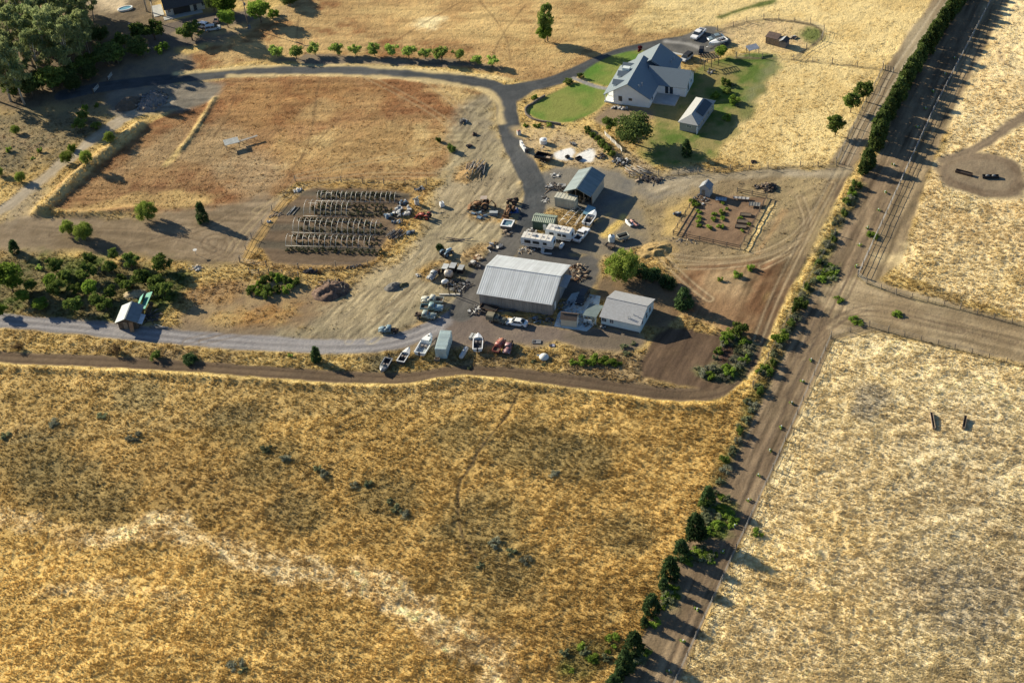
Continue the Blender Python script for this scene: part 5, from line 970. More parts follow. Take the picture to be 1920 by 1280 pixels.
# --- neighbour's house at the top edge
a_, b_ = P(315, 31), P(378, 18); u = (b_-a_).normalized(); v = Vector((-u.y, u.x, 0)); L = (b_-a_).length+1.5; W = 9.0
t = thing('farmhouse', 'low cream house with a very dark roof cut by the top edge of the picture', 'house', a_+u*(L/2-.4)+v*W/2, math.atan2(u.y, u.x))
gable_walls(L, W, 2.7, 2.2).build('wall', mat('cream_wall', (.50, .48, .42), .7, var=.05), t); gable_roof(t, L, W, 2.7, 2.2, .7, DARKROOF, .4)
b = MB(); b.box((-1.0, -W/2-.04, 1.15), (5.0, .08, 2.2)); b.build('garage_opening', mat('dark_opening', (.05, .045, .04), .8), t)  # dark panel stands in for the shade inside the open garage
door(t, 'f', 3.0, 1.0, 2.0, L, W, mat('dark_door', (.06, .06, .06), .6)); window(t, 'f', 5.6, 1.6, 1.2, 1.0, L, W); window(t, 'f', -L/2+1.1, 1.6, .9, .9, L, W)
b = MB(); b.box((-L/2-2.0, .5, .05), (3.0, 7.5, .2)); b.build('side_patio', CONC, t); b = MB(); b.box((-1, -W/2-1.2, .05), (L, 2.2, .16)); b.build('front_walk', CONC, t)
q = G(235, 18); t = thing('plunge_pool', 'small oval white rimmed pool on the bare ground left of the dark roofed house', 'pool', q, ang((225, 20), (245, 15)))
b = MB(); S = [(1.0, .0), (1.0, .55), (.84, .55), (.84, .40)]; b.loft([[(math.cos(k*6.283/24)*2.3*s, math.sin(k*6.283/24)*1.4*s, z) for k in range(24)] for s, z in S], caps=False, smooth=False); b.build('rim', TRIM, t)
b = MB(); b.cyl((0, 0, .38), 1.0, .04, n=24); ob = b.build('water', mat('pool_water', (.16, .34, .42), .1), t); ob.scale = (1.96, 1.2, 1)
# --- animal shelter and canopy at the upper right
q = G(1455, 84); rz = ang((1445, 82), (1466, 87)); t = thing('animal_shelter', 'rough plank animal shelter with a dark two part roof above the straw field', 'shelter', q, rz)
b = MB(); b.box((-.6, .7, .95), (4.6, 2.4, 1.9)); b.build('wall', WOOD, t)
roof_slab((-3.1, -.6, 1.95), (.6, -.6, 1.95), (.6, 2.1, 2.35), (-3.1, 2.1, 2.35), .1).build('roof', mat('rusty_dark_roof', (.10, .07, .06), .8, var=.3, dirt=.4), t)
b = MB(); b.box((2.3, .3, .9), (1.8, 2.2, 1.8)); b.build('coop', mat('grey_planks_dark', (.17, .17, .17), .8, var=.25), t)
for s in (-1, 1):
    q_ = ((2.3-s*.0, -1.0, 2.5), (2.3+s*1.15, -1.0, 1.8), (2.3+s*1.15, 1.6, 1.8), (2.3, 1.6, 2.5)); roof_slab(*(q_ if s > 0 else (q_[0], q_[3], q_[2], q_[1])), .06).build('coop_roof', STEEL if s < 0 else DARKROOF, t)
for k in range(5): b = MB(); b.box((-2.6+k*.9, -.55, .9), (.1, .1, 1.8)); b.build('post', WOOD, t)
q = G(1411, 100); t = thing('shade_canopy', 'small slanted grey canopy on posts beside the yard fence', 'canopy', q, ang((1400, 101), (1420, 96)))
roof_slab((-1.6, -1.0, 1.6), (1.6, -1.0, 1.6), (1.6, 1.2, 2.0), (-1.6, 1.2, 2.0), .08).build('roof', STEEL, t)
for x in (-1.4, 1.4):
    for y in (-.8, 1.0): b = MB(); b.box((x, y, .8), (.1, .1, 1.8)); b.build('post', DWOOD, t)
# pergola beams by the drive
q = G(1330, 122); t = thing('pergola', 'dark timber pergola at the corner of the house yard', 'pergola', q, ang((1318, 124), (1345, 118)))
for x in (-2, 0, 2):
    for y in (-1.3, 1.3): b = MB(); b.box((x, y, 1.2), (.15, .15, 2.4)); b.build('post', DWOOD, t)
for y in (-1.3, 1.3): b = MB(); b.box((0, y, 2.45), (4.8, .12, .2)); b.build('beam', DWOOD, t)
for k in range(7): b = MB(); b.box((-2.1+k*.7, 0, 2.6), (.08, 3.4, .14)); b.build('rafter', DWOOD, t)
# ------------------------------------------------------------ vehicles, boats, machines
RUB = mat('tyre_rubber', (.025, .025, .027), .85, var=.2); RIM = mat('wheel_rim', (.35, .35, .36), .4, .6); BLK = mat('black_plastic', (.02, .02, .022), .55, var=.2)
LAMP = mat('lamp_glass', (.6, .6, .58), .2); TAIL = mat('tail_lamp', (.30, .02, .02), .3)
def paint(nm, c, dirt=.0, rough=.32, var=.06): return mat('paint_'+nm, c, rough, .0, var, 1.0, .5, dirt)
def wheel(t, x, y, r, w_=.22, rim=RIM, name='wheel'):
    b = MB(); b.cyl((x, y, r), r, w_, 'Y', 14); o = b.build(name, RUB, t); c = MB(); c.cyl((x, y, r), r*.58, w_+.03, 'Y', 10); c.build('rim', rim, o)
def place(rear, front, dz=0):
    a, b = P(*rear), P(*front); c = (a+b)/2; c.z = gz(c.x, c.y)*.5+dz; return c, math.atan2(b.y-a.y, b.x-a.x)
def car(name, label, cat, rear, front, style, m, L=4.6, Wd=1.8, roofm=None, glassy=True, missing=(), group=None, sc=1.0):
    c, rz = place(rear, front); t = thing(name, label, cat, c, rz, group); h = L/2; y = Wd/2; t.scale = (sc,)*3; roofm = roofm or m; gl = GLASS
    if style in ('sedan', 'coupe'):
        b = MB(); b.prism([(-h, .32), (h, .32), (h+.02, .55), (h-.12, .72), (.95, .90), (-1.55, .93), (-h+.1, .88), (-h-.02, .6)], -y, y, .1); b.build('body', m, t)
        b = MB(); b.prism([(-1.75, .88), (1.15, .86), (.35, 1.36), (-1.05, 1.36)], -y+.1, y-.1, .14); b.build('window', gl, t)
        b = MB(); b.prism([(-1.08, 1.34), (.36, 1.34), (.2, 1.42), (-.95, 1.42)], -y+.22, y-.22, .05)
        for s in (-1, 1): b.box((-.35, s*(y-.2), 1.12), (.1, .05, .5)); b.tube([(1.1, s*(y-.13), .9), (.38, s*(y-.25), 1.37)], .04, 4); b.tube([(-1.7, s*(y-.13), .92), (-1.06, s*(y-.25), 1.37)], .07, 4)
        b.build('roof', roofm, t); wx = (h-.85, -h+.85); r = .32
    elif style == 'suv':
        b = MB(); b.prism([(-h, .38), (h, .38), (h+.02, .75), (h-.1, .95), (1.0, 1.05), (-h, 1.05)], -y, y, .08); b.build('body', m, t)
        b = MB(); b.prism([(-h+.02, 1.03), (1.25, 1.03), (.6, 1.66), (-h+.2, 1.66)], -y+.06, y-.06, .12); b.build('window', gl, t)
        b = MB(); b.prism([(-h+.16, 1.64), (.62, 1.64), (.5, 1.74), (-h+.3, 1.74)], -y+.16, y-.16, .05)
        for s in (-1, 1):
            for xx in (-h+.25, -.6, .35): b.box((xx, s*(y-.12), 1.34), (.12, .06, .64))
        b.build('roof', roofm, t); wx = (h-.9, -h+.85); r = .37
    else:                                              # pickup
        cab0, cab1 = (-.35, 1.0) if style == 'pickup' else (-.9, 1.15)
        b = MB(); b.prism([(cab0-.02, .45), (h, .45), (h+.03, .75), (h-.08, 1.0), (cab1+.1, 1.1), (cab0-.02, 1.1)], -y, y, .06); b.build('body', m, t)
        b = MB(); b.prism([(cab0, 1.08), (cab1+.35, 1.08), (cab1-.35, 1.68), (cab0+.08, 1.68)], -y+.07, y-.07, .12); b.build('window', gl, t)
        b = MB(); b.prism([(cab0+.04, 1.66), (cab1-.33, 1.66), (cab1-.45, 1.76), (cab0+.14, 1.76)], -y+.17, y-.17, .05)
        for s in (-1, 1):
            b.box((cab0+.08, s*(y-.13), 1.36), (.14, .06, .62)); b.box(((cab0+cab1)/2, s*(y-.13), 1.36), (.1, .06, .62))
        b.build('roof', roofm, t)
        bl = cab0+h-.08; bx = (cab0-.08-h)/2
        b = MB()
        for s in (-1, 1): b.box((bx, s*(y-.08), .82), (bl, .14, .7))
        b.box((-h+.05, 0, .82), (.1, Wd-.06, .68)); b.box((cab0-.12, 0, .85), (.08, Wd-.3, .62)); b.build('bed', m, t)
        b = MB(); b.box((bx, 0, .6), (bl-.1, Wd-.3, .1)); b.build('bed_liner', BLK, t); wx = (h-.95, -h+1.1); r = .40
    for i, (x, s) in enumerate([(wx[0], -1), (wx[0], 1), (wx[1], -1), (wx[1], 1)]):
        if i not in missing: wheel(t, x, s*(y-.1), r)
    zb = .48 if style in ('sedan', 'coupe') else .55
    for x in (h+.05, -h-.05): b = MB(); b.box((x, 0, zb), (.12, Wd*.96, .18)); b.build('bumper', STEEL if style != 'suv' else BLK, t)
    for s in (-1, 1):
        b = MB(); b.box((h-.02, s*(y-.28), zb+.22), (.1, .34, .15)); b.build('headlight', LAMP, t)
        b = MB(); b.box((-h-.0, s*(y-.16), zb+.28), (.08, .2, .2)); b.build('tail_lamp', TAIL, t)
        b = MB(); b.box((.85, s*(y+.08), 1.0 if style in ('sedan', 'coupe') else 1.2), (.12, .2, .14)); b.build('mirror', m, t)
    return t
PW = paint('white', (.78, .79, .80))
car('pickup_truck', 'white crew cab pickup at the top of the drive above the white house', 'pickup', (1318, 60), (1300, 76), 'crew', PW, 5.7, 1.95)
car('sedan', 'dark blue grey sedan parked between the white pickup and the white boat', 'car', (1355, 71), (1329, 77), 'sedan', paint('slate', (.16, .22, .25)), 4.7, 1.8)
car('jeep', 'silver off road wagon with a dark soft top on the concrete apron', 'car', (1294, 107), (1280, 118), 'suv', paint('silver', (.52, .54, .55)), 4.3, 1.8, BLK)
car('pickup_truck', 'white pickup with an empty black bed beside the two white trailers', 'pickup', (1079, 457), (1101, 432), 'pickup', PW, 5.3, 1.95)
car('coupe', 'white vintage coupe parked in the shade below the barn', 'car', (990, 611), (949, 605), 'coupe', paint('cream_white', (.74, .76, .76), .0), 4.6, 1.75)
car('suv', 'black car parked on the bluish slab between barn and pale blue home', 'car', (1098, 552), (1086, 573), 'suv', paint('black', (.02, .021, .025)), 4.6, 1.85)
car('utility_vehicle', 'small black utility buggy at the corner of the concrete apron', 'buggy', (1316, 95), (1314, 107), 'suv', BLK, 2.9, 1.4)
def old_truck(label, rear, front, m, bed='open', stripped=False, L=5.0, hoodm=None, name='old_truck', sc=1):
    "round cab truck of the mid century: narrow hood between separate fenders"
    c, rz = place(rear, front); t = thing(name, label, 'truck', c, rz); h = L/2; hoodm = hoodm or m
    b = MB(); b.box((0, 0, .55), (L*.96, .9, .18)); b.build('chassis', BLK, t)
    b = MB(); b.loft([[(x, yy*w_, .6+zz) for yy, zz in ((-1, 0), (1, 0), (1, .55*k), (.6, .72*k), (-.6, .72*k), (-1, .55*k))] for x, w_, k in ((.75, .62, 1.05), (1.5, .58, 1.0), (h-.25, .45, .85), (h, .34, .7))]); b.build('hood', hoodm, t)
    for s in (-1, 1):
        b = MB(); b.loft([[(x, s*.74+yy*.24, z) for yy, z in ((-1, z0), (1, z0), (1, z1-.1), (.5, z1), (-.5, z1), (-1, z1-.1))] for x, z0, z1 in ((.55, .5, .62), (1.1, .6, .95), (1.7, .7, 1.05), (h-.1, .5, .8))]); b.build('fender', m, t)
        b = MB(); b.ell((h-.12, s*.68, .9), (.12, .14, .14), 8, 5); b.build('headlight', LAMP, t)
    b = MB(); b.loft([[(x, yy*w_, z) for yy, z in ((-1, .65), (1, .65), (1, 1.2), (.86, zt), (-.86, zt), (-1, 1.2))] for x, w_, zt in ((-.62, .8, 1.5), (-.5, .84, 1.72), (.35, .84, 1.74), (.72, .82, 1.35), (.95, .78, 1.2))]); b.build('cab', m, t)
    b = MB(); b.box((.62, 0, 1.48), (.06, 1.25, .32), ry=-.75); b.build('windshield', GLASS, t)
    for s in (-1, 1): b = MB(); b.box((.0, s*.81, 1.42), (.7, .05, .32)); b.build('side_window', GLASS, t)
    if bed == 'open':
        b = MB(); bx = (-.7-h)/2; bl = h-.7
        for s in (-1, 1): b.box((bx, s*.82, .98), (bl, .08, .42))
        b.box((-h+.04, 0, .98), (.08, 1.6, .42)); b.box((-.72, 0, .98), (.06, 1.6, .42)); b.build('bed', m, t); b = MB(); b.box((bx, 0, .8), (bl-.05, 1.56, .08)); b.build('bed_floor', DWOOD, t)
    elif bed == 'canopy':
        b = MB(); b.loft([[(x, yy*.95, z) for yy, z in ((-1, .8), (1, .8), (1, 1.9), (.75, 2.1), (-.75, 2.1), (-1, 1.9))] for x in (-h, -.7)], smooth=False); b.build('canvas_canopy', mat('olive_canvas', (.20, .18, .125), .9, var=.15), t)
    else:
        b = MB(); b.box((-1.5, .45, .75), (1.9, .1, .25)); b.box((-1.5, -.45, .75), (1.9, .1, .25)); b.box((-1.3, 0, .95), (.8, .7, .5)); b.cyl((-2.0, .3, .9), .35, .2, 'Y'); b.build('bare_frame', mat('rusty_iron', (.11, .075, .055), .85, .2, var=.4, scale=3), t)
    for x in (1.6, -h+1.0):
        for s in (-1, 1): wheel(t, x, s*.75, .38)
    t.scale = (sc,)*3; return t
RUST_ = mat('rusty_iron', (.11, .075, .055), .85, .2, var=.4, scale=3); RUST2 = mat('orange_rust', (.24, .13, .065), .85, .1, var=.35, scale=2)
old_truck('cream old pickup with a pale hood, uppermost of the three parked old trucks', (834, 569), (789, 565), paint('cream', (.50, .50, .42), .25, .5, .15), 'open', name='old_pickup')
old_truck('teal and pale blue old pickup, middle of the three parked old trucks', (789, 581), (832, 582), paint('teal', (.19, .29, .30), .12, .4, .12), 'open', hoodm=paint('pale_blue', (.33, .45, .49), .1, .35, .1), name='old_pickup')
old_truck('grey green round cabbed old truck, lowest of the three parked old trucks', (779, 594), (817, 597), paint('grey_green', (.26, .31, .29), .25, .5, .2), 'frame', sc=.96)
old_truck('blue grey old pickup cab with a stripped rear frame by the gravel road', (746, 623), (713, 621), paint('dusty_blue', (.18, .27, .31), .12, .45, .12), 'frame', sc=.88, name='old_pickup')
old_truck('olive army truck with a canvas canopy left of the white coupe', (916, 600), (950, 606), paint('olive', (.15, .145, .105), .1, .6), 'canopy', sc=.92, name='army_truck')
old_truck('faded red and white old pickup wreck in the dry grass', (929, 665), (943, 640), paint('faded_red', (.34, .10, .075), .3, .5, .3), 'open', sc=.9, hoodm=paint('salmon', (.42, .18, .11), .2, .6, .2), name='old_pickup')
old_truck('pink mottled wreck of an old car next to the faded red pickup', (960, 640), (948, 668), paint('pink', (.30, .155, .165), .35, .5, .35), 'frame', sc=.85, name='wreck')
old_truck('grey stripped old truck with its hood up left of the silver tank', (823, 510), (806, 526), paint('grey', (.30, .32, .33), .3, .5, .2), 'frame', sc=.85)
# --- travel trailers
TRW = mat('trailer_white', (.74, .76, .75), .45, var=.07, scale=.6, dirt=.08); TRO = mat('tan_stripe', (.40, .30, .22), .6)
def trailer(label, fl, fr, br, L, wins, door_x):
    a, b = P(*fl), P(*fr); u = (b-a).normalized(); v = Vector((-u.y, u.x, 0)); c = (a+b)/2+v*1.2; t = thing('travel_trailer', label, 'trailer', c, math.atan2(u.y, u.x)); h = L/2
    b = MB(); b.prism([(-h+.3, .55), (h-.25, .55), (h, .95), (h, 2.3), (h-.4, 2.75), (-h+.1, 2.75), (-h-.05, 2.2), (-h-.05, .95)], -1.2, 1.2, 0); b.build('body', TRW, t)
    b = MB(); b.box((-.1, 0, 2.78), (L-.5, 2.3, .06)); b.build('roof', mat('trailer_roof', (.66, .64, .58), .7, var=.1, dirt=.2), t)
    for x in np.arange(-h+.9, h-.4, 1.25): b = MB(); b.box((x, 0, 2.825), (.05, 2.28, .025)); b.build('roof_seam', TRO, t)
    for x, y, s in ((-h*.25, .1, (1.0, .75, .3)), (h*.3, 0, (.4, .4, .14)), (h*.62, -.2, (.4, .4, .14)), (-h*.62, .3, (.4, .4, .12))): b = MB(); b.box((x, y, 2.8+s[2]/2), s, top=(.8, .8)); b.build('air_conditioner' if s[0] > .9 else 'roof_hatch', mat('hatch_grey', (.4, .4, .4), .6), t)
    for x, w_, hh in wins: window(t, 'f', x, 1.85, w_, hh, L, 2.4, BLK)
    window(t, 'r', 0, 1.9, .9, .7, L, 2.4, BLK)
    d = MB(); d.box((door_x, -1.23, 1.5), (.7, .06, 1.8)); d.build('door', TRW, t)
    b = MB(); b.box((0, -1.215, .98), (L*.96, .03, .14)); b.build('stripe', TRO, t)
    for x in (-.5, .45): [wheel(t, x+h*.15, s*1.08, .34) for s in (-1, 1)]
    b = MB(); b.tube([(-h, .5, .55), (-h-1.3, 0, .55)], .06); b.tube([(-h, -.5, .55), (-h-1.3, 0, .55)], .06); b.build('tow_bar', BLK, t); return t
trailer('nearer long white travel trailer directly above the barn', (976, 463), (1039, 472), 0, 7.6, ((-2.6, .6, .7), (-1.9, .6, .7), (-.2, 1.4, .55), (1.9, .7, .5)), .9)
trailer('farther white travel trailer against the dark green shed', (1023, 448), (1071, 457), 0, 6.2, ((-1.6, .9, .5), (.3, .7, .6), (1.5, .7, .5)), -.5)
# steps and blocks by the near trailer
q = G(1018, 470); b = MB(); b.box((0, 0, .35), (.7, .9, .7)); b.box((0, -.7, .18), (.7, .5, .36)); o = b.build('trailer_steps', mat('pale_steps', (.5, .53, .53), .7)); o.location = q; o.rotation_euler.z = R_(-15); tag(o, 'pale steps at the door of the nearer travel trailer', 'steps')
q = G(1025, 476); b = MB(); b.box((0, 0, .12), (2.3, .3, .2)); o = b.build('timber_beam', mat('pale_board', (.5, .55, .57), .8)); o.location = q; o.rotation_euler.z = R_(-15); tag(o, 'pale board lying below the nearer travel trailer', 'board')
# --- shipping container
o_, rz, L, W = frame3((815.8, 654.2), (835.5, 655.2), (849, 620), 2.6)
t = thing('cargo_container', 'pale aqua ribbed cargo container between the parked boats', 'container', o_, rz); 
CT = ribmat('container_paint', (.47, .575, .565), .55, 0, .28, 'Y', .06)
b = MB(); b.box((0, 0, 1.3), (W*0+2.4, 6.1, 2.5)); b.build('body', CT, t); b = MB(); b.box((0, 0, 2.58), (2.44, 6.14, .06)); b.build('roof', CT, t)
for k in range(19): b = MB(); b.box((0, -2.85+k*.317, 2.63), (2.2, .12, .05)); b.build('roof_rib', CT, t)
for s in (-1, 1): b = MB(); b.box((s*.6, -3.08, 1.3), (1.1, .06, 2.3)); dd = b.build('door', CT, t); b = MB(); b.tube([(s*.3, -3.13, .2), (s*.3, -3.13, 2.4)], .025); b.build('lock_bar', STEEL, dd)
q = G(820, 676); t = thing('wooden_crate', 'open wooden crate leaning at the container door', 'crate', q, rz); b = MB()
for s in (-1, 1): b.box((s*.5, 0, .3), (.08, .6, .6)); b.box((0, s*.3, .3), (1.0, .08, .6))
b.build('crate_side', WOOD, t); b = MB(); b.box((0, 0, .05), (.95, .55, .06)); b.build('crate_floor', DWOOD, t)
# --- boats
HULLW = mat('hull_white', (.76, .78, .78), .35, var=.06, dirt=.05); COCK = mat('cockpit_dark', (.035, .035, .04), .7, var=.3); ALU = mat('dull_aluminium', (.33, .34, .34), .45, .4, var=.2)
def boat(label, stern, bow, L, Wd, hull, deck_frac, cock=COCK, cabin=False, engine=True, trailer_=True, dz=.45, dm=None, name='boat', seats=True):
    c, rz = place(stern, bow); t = thing(name, label, 'boat', c, rz); h = L/2; dm = dm or hull
    def half(x): 
        k = (x+h)/L; return Wd/2*(1 if k < .5 else max(.02, 1-((k-.5)/.5)**2.2))
    xs = [-h, -h*.6, -h*.2, .1*h, .35*h, .6*h, .8*h, .93*h, h]; zt = .85
    secs = [[(x, -half(x), dz+zt+.12*max(0, x/h)), (x, -half(x)*.8, dz+.2+.25*max(0, x/h)**2), (x, 0, dz+.35*max(0, x/h)**3), (x, half(x)*.8, dz+.2+.25*max(0, x/h)**2), (x, half(x), dz+zt+.12*max(0, x/h))] for x in xs]
    b = MB(); b.loft(secs, caps=False, closed=False, smooth=False); b.add(secs[0], [(0, 1, 2, 3, 4)]); b.build('hull', hull, t)
    xd = h-L*deck_frac; n = 7; L_ = [xd+(h-xd)*i/n for i in range(n+1)]
    vs = []; 
    for x in L_: vs += [(x, -half(x), dz+zt+.125*max(0, x/h)), (x, 0, dz+zt+.16+.1*max(0, x/h)), (x, half(x), dz+zt+.125*max(0, x/h))]
    b = MB(); b.add(vs, [(3*i+j, 3*i+j+3, 3*i+j+4, 3*i+j+1) for i in range(n) for j in range(2)]); b.add([vs[0], vs[1], vs[2], (xd, half(xd)*.9, dz+.3), (xd, -half(xd)*.9, dz+.3)], [(0, 1, 2, 3, 4)]); b.build('deck', dm, t)
    L_ = [-h+(xd+h)*i/6 for i in range(7)]
    for s in (-1, 1):
        b = MB(); b.loft([[(x, s*(half(x)+.03), dz+zt-.06), (x, s*(half(x)-.16), dz+zt-.06), (x, s*(half(x)-.16), dz+zt+.05), (x, s*(half(x)+.03), dz+zt+.05)] for x in L_], smooth=False); b.build('gunwale', dm, t)
    b = MB(); b.box((-h+.08, 0, dz+zt-.02), (.18, Wd*.98, .16)); b.build('transom', dm, t)
    vs = []
    for x in L_: vs += [(x+.05, -half(x)*.93, dz+.34), (x+.05, half(x)*.93, dz+.34)]
    b = MB(); b.add(vs, [(2*i, 2*i+2, 2*i+3, 2*i+1) for i in range(6)]); b.build('cockpit_floor', cock, t)
    if seats:
        for x, y in ((xd-.9, -.4), (xd-.9, .4)): b = MB(); b.box((x, y, dz+.6), (.5, .5, .45)); b.build('seat', mat('boat_seat', (.25, .22, .2), .7, var=.3), t)
    if cabin:
        b = MB(); b.loft([[(x, -w_, dz+zt), (x, -w_*.8, dz+zt+z), (x, w_*.8, dz+zt+z), (x, w_, dz+zt)] for x, w_, z in ((xd-.1, Wd*.42, .75), (xd+.7, Wd*.40, .72), (xd+1.5, Wd*.3, .35), (xd+2.2, Wd*.2, .12))], smooth=False); b.build('cabin', dm, t)
        b = MB(); b.loft([[(x, -w_, dz+zt+z0), (x, -w_, dz+zt+z1), (x, w_, dz+zt+z1), (x, w_, dz+zt+z0)] for x, w_, z0, z1 in ((xd+.05, Wd*.405, .3, .55), (xd+.72, Wd*.38, .3, .52))], smooth=False); b.build('cabin_window', GLASS, t)
        b = MB(); b.cyl((xd+1.9, 0, dz+zt+.38), .22, .06); b.build('hatch', BLK, t)
    else:
        b = MB()
        for s in (-1, 1): b.add([(xd-.15, s*.0, dz+zt+.45), (xd-.35, s*half(xd)*.85, dz+zt+.40), (xd-.2, s*half(xd)*.92, dz+zt+.03), (xd+.2, 0, dz+zt+.12)], [(0, 1, 2, 3), (3, 2, 1, 0)])
        b.build('windshield', mat('smoked_glass', (.10, .12, .13), .15), t)
    if engine:
        b = MB(); b.box((-h-.22, 0, dz+zt+.0), (.36, .34, .55), top=(.8, .8)); b.box((-h-.22, 0, dz+.1), (.16, .12, .8)); b.build('outboard_motor', BLK if engine == 1 else HULLW, t)
    if trailer_:
        for s in (-1, 1): wheel(t, -h*.35, s*(Wd/2-.05), .3, .18)
        b = MB()
        for s in (-1, 1): b.tube([(-h*.95, s*.6, .42), (h*.5, s*.55, .42), (h+.7, 0, .42)], .05, 5)
        b.box((-h*.35, 0, .32), (.1, Wd-.2, .1)); b.build('boat_trailer', STEEL, t)
    return t
boat('white motorboat with a dark open cockpit beside the blue grey sedan', (1362, 79), (1328, 90), 5.6, 2.1, HULLW, .5, name='motorboat')
boat('white speedboat with a dark cockpit below the green roofed garage', (1097, 430), (1119, 399), 5.6, 2.2, HULLW, .42, name='speedboat')
boat('grey open skiff with its bow toward the ploughed track, leftmost of the parked boats', (731, 675), (714, 704), 4.4, 1.8, ALU, .34, engine=1, trailer_=False, dz=.15, dm=ALU, name='skiff')
boat('slim dark hulled boat with a white foredeck, second from left of the parked boats', (750, 686), (770, 655), 4.8, 1.8, mat('hull_dark', (.07, .07, .075), .4), .42, engine=0, trailer_=False, dz=.2, dm=mat('deck_white', (.62, .63, .62), .5, dirt=.1), name='boat')
boat('large white cabin cruiser left of the aqua container', (785, 675), (812, 629), 6.6, 2.5, HULLW, .48, cock=mat('cockpit_grey', (.32, .36, .37), .6, var=.2), cabin=True, dz=.5, name='cabin_cruiser')
boat('square sterned white boat with a black interior right of the propane tank', (896, 667), (898, 629), 5.2, 2.1, HULLW, .33, dz=.45, name='boat')
# skis
for k, (px, l, m) in enumerate([((1179, 420), 'white jet ski with a black seat on the bare lot', HULLW), ((1189, 420), 'red and white jet ski beside the white one', paint('red_white', (.55, .30, .27), .1))]):
    q = G(*px); t = thing('jet_ski', l, 'jet ski', q, R_(115)+k*.1)
    b = MB(); b.loft([[(x, -w_, .25), (x, -w_*.9, .55), (x, 0, zt), (x, w_*.9, .55), (x, w_, .25)] for x, w_, zt in ((-1.35, .5, .6), (-.6, .6, .62), (.3, .58, .8), (.9, .4, .75), (1.4, .08, .55))], smooth=False); b.build('hull', m, t)
    b = MB(); b.box((-.55, 0, .82), (1.2, .36, .32), top=(.9, .7)); b.build('seat', BLK, t); b = MB(); b.box((.35, 0, 1.0), (.25, .7, .08)); b.box((.3, 0, .88), (.12, .12, .3)); b.build('handlebar', BLK, t)
# --- trailers, tanks
def flatbed(label, rear, front, L, Wd, wall, m, floorm=DWOOD, name='utility_trailer', load=None):
    c, rz = place(rear, front); t = thing(name, label, 'trailer', c, rz); h = L/2
    b = MB(); b.box((0, 0, .62), (L, Wd, .1)); b.build('floor', floorm, t); b = MB()
    for s in (-1, 1): b.box((0, s*(Wd/2-.04), .66+wall/2), (L, .08, wall))
    b.box((-h+.04, 0, .66+wall/2), (.08, Wd-.1, wall)); b.box((h-.04, 0, .66+wall/2), (.08, Wd-.1, wall)); b.build('side_wall', m, t)
    for s in (-1, 1):
        wheel(t, -.1, s*(Wd/2+.12), .34, .2)
        if L > 3.5: wheel(t, -.85, s*(Wd/2+.12), .34, .2)
        b = MB(); b.box((-.45 if L > 3.5 else -.1, s*(Wd/2+.12), .74), (1.7 if L > 3.5 else .9, .28, .06)); b.build('mudguard', m, t)
    b = MB(); b.tube([(h, .4, .55), (h+1.2, 0, .5)], .05, 5); b.tube([(h, -.4, .55), (h+1.2, 0, .5)], .05, 5); b.build('tow_bar', BLK, t)
    if load: b = MB(); b.box(load[0], load[1]); b.build('plywood_sheet', load[2], t)
    return t
flatbed('black high sided dump trailer beside the driveway near the white sand', (1036, 303), (1004, 296), 4.2, 2.1, .75, paint('trailer_black', (.015, .015, .017)), BLK, 'dump_trailer', ((-1.2, 0, .72), (1.3, 1.5, .06), mat('plywood', (.42, .33, .25), .8)))
flatbed('grey railed utility trailer full of rubbish below the jet skis', (1178, 446), (1158, 452), 2.6, 1.7, .65, mat('grey_frame', (.33, .33, .28), .7, dirt=.3), BLK)
flatbed('low black frame trailer next to the ribbed white tank', (1152, 466), (1137, 462), 2.2, 1.3, .12, BLK, DWOOD)
flatbed('dark scrap trailer with wheels on it below the barn wall', (938, 586), (897, 577), 4.0, 1.6, .25, RUST_, BLK)
def tank(label, a, b_, r, m, name='propane_tank', dz=0, legs=True):
    p, q = P(*a), P(*b_); c = (p+q)/2; L = (q-p).length; t = thing(name, label, 'tank', c, math.atan2(q.y-p.y, q.x-p.x))
    z = r+dz; b = MB(); b.loft([[(x, math.cos(k*.5236)*rr, z+math.sin(k*.5236)*rr) for k in range(12)] for x, rr in ((-L/2, r*.3), (-L/2+r*.25, r*.8), (-L/2+r*.6, r), (L/2-r*.6, r), (L/2-r*.25, r*.8), (L/2, r*.3))]); b.build('shell', m, t)
    b = MB(); b.cyl((0, 0, z+r+.08), .16, .22); b.build('dome_cap', m, t)
    for x in (-L*.28, L*.28): b = MB(); b.box((x, 0, max(.1, z-r*.8)/2+.02), (.14, r*1.5, max(.2, z-r*.6))); b.build('saddle', RUST_, t)
tank('grey propane tank lying in the grass right of the aqua container', (864, 675), (876, 655), .5, mat('tank_grey', (.44, .45, .45), .5, var=.1, dirt=.15), dz=.1)
tank('small white tank lying at the end of the nearer travel trailer', (1050, 468), (1056, 459), .45, mat('tank_white', (.68, .70, .70), .5, dirt=.1), 'water_tank')
tank('fat silver tank with tan sides under the row of camper tops', (834, 519), (850, 521), .85, mat('tank_tan', (.42, .38, .33), .5, .2, var=.15, dirt=.1), 'storage_tank', .3)
q = G(1147, 452); t = thing('ribbed_tank', 'pale ribbed upright tank left of the grey utility trailer', 'tank', q); b = MB()
b.loft([[(math.cos(k*.4488)*r, math.sin(k*.4488)*r, z) for k in range(14)] for r, z in ((.75, 0), (.8, .3), (.74, .4), (.8, .6), (.74, .8), (.8, 1.1), (.7, 1.5), (.25, 1.75))], smooth=False); b.build('shell', mat('ribbed_white', (.60, .66, .66), .5, dirt=.1), t); b = MB(); b.cyl((0, 0, 1.8), .22, .12); b.build('lid', BLK, t)
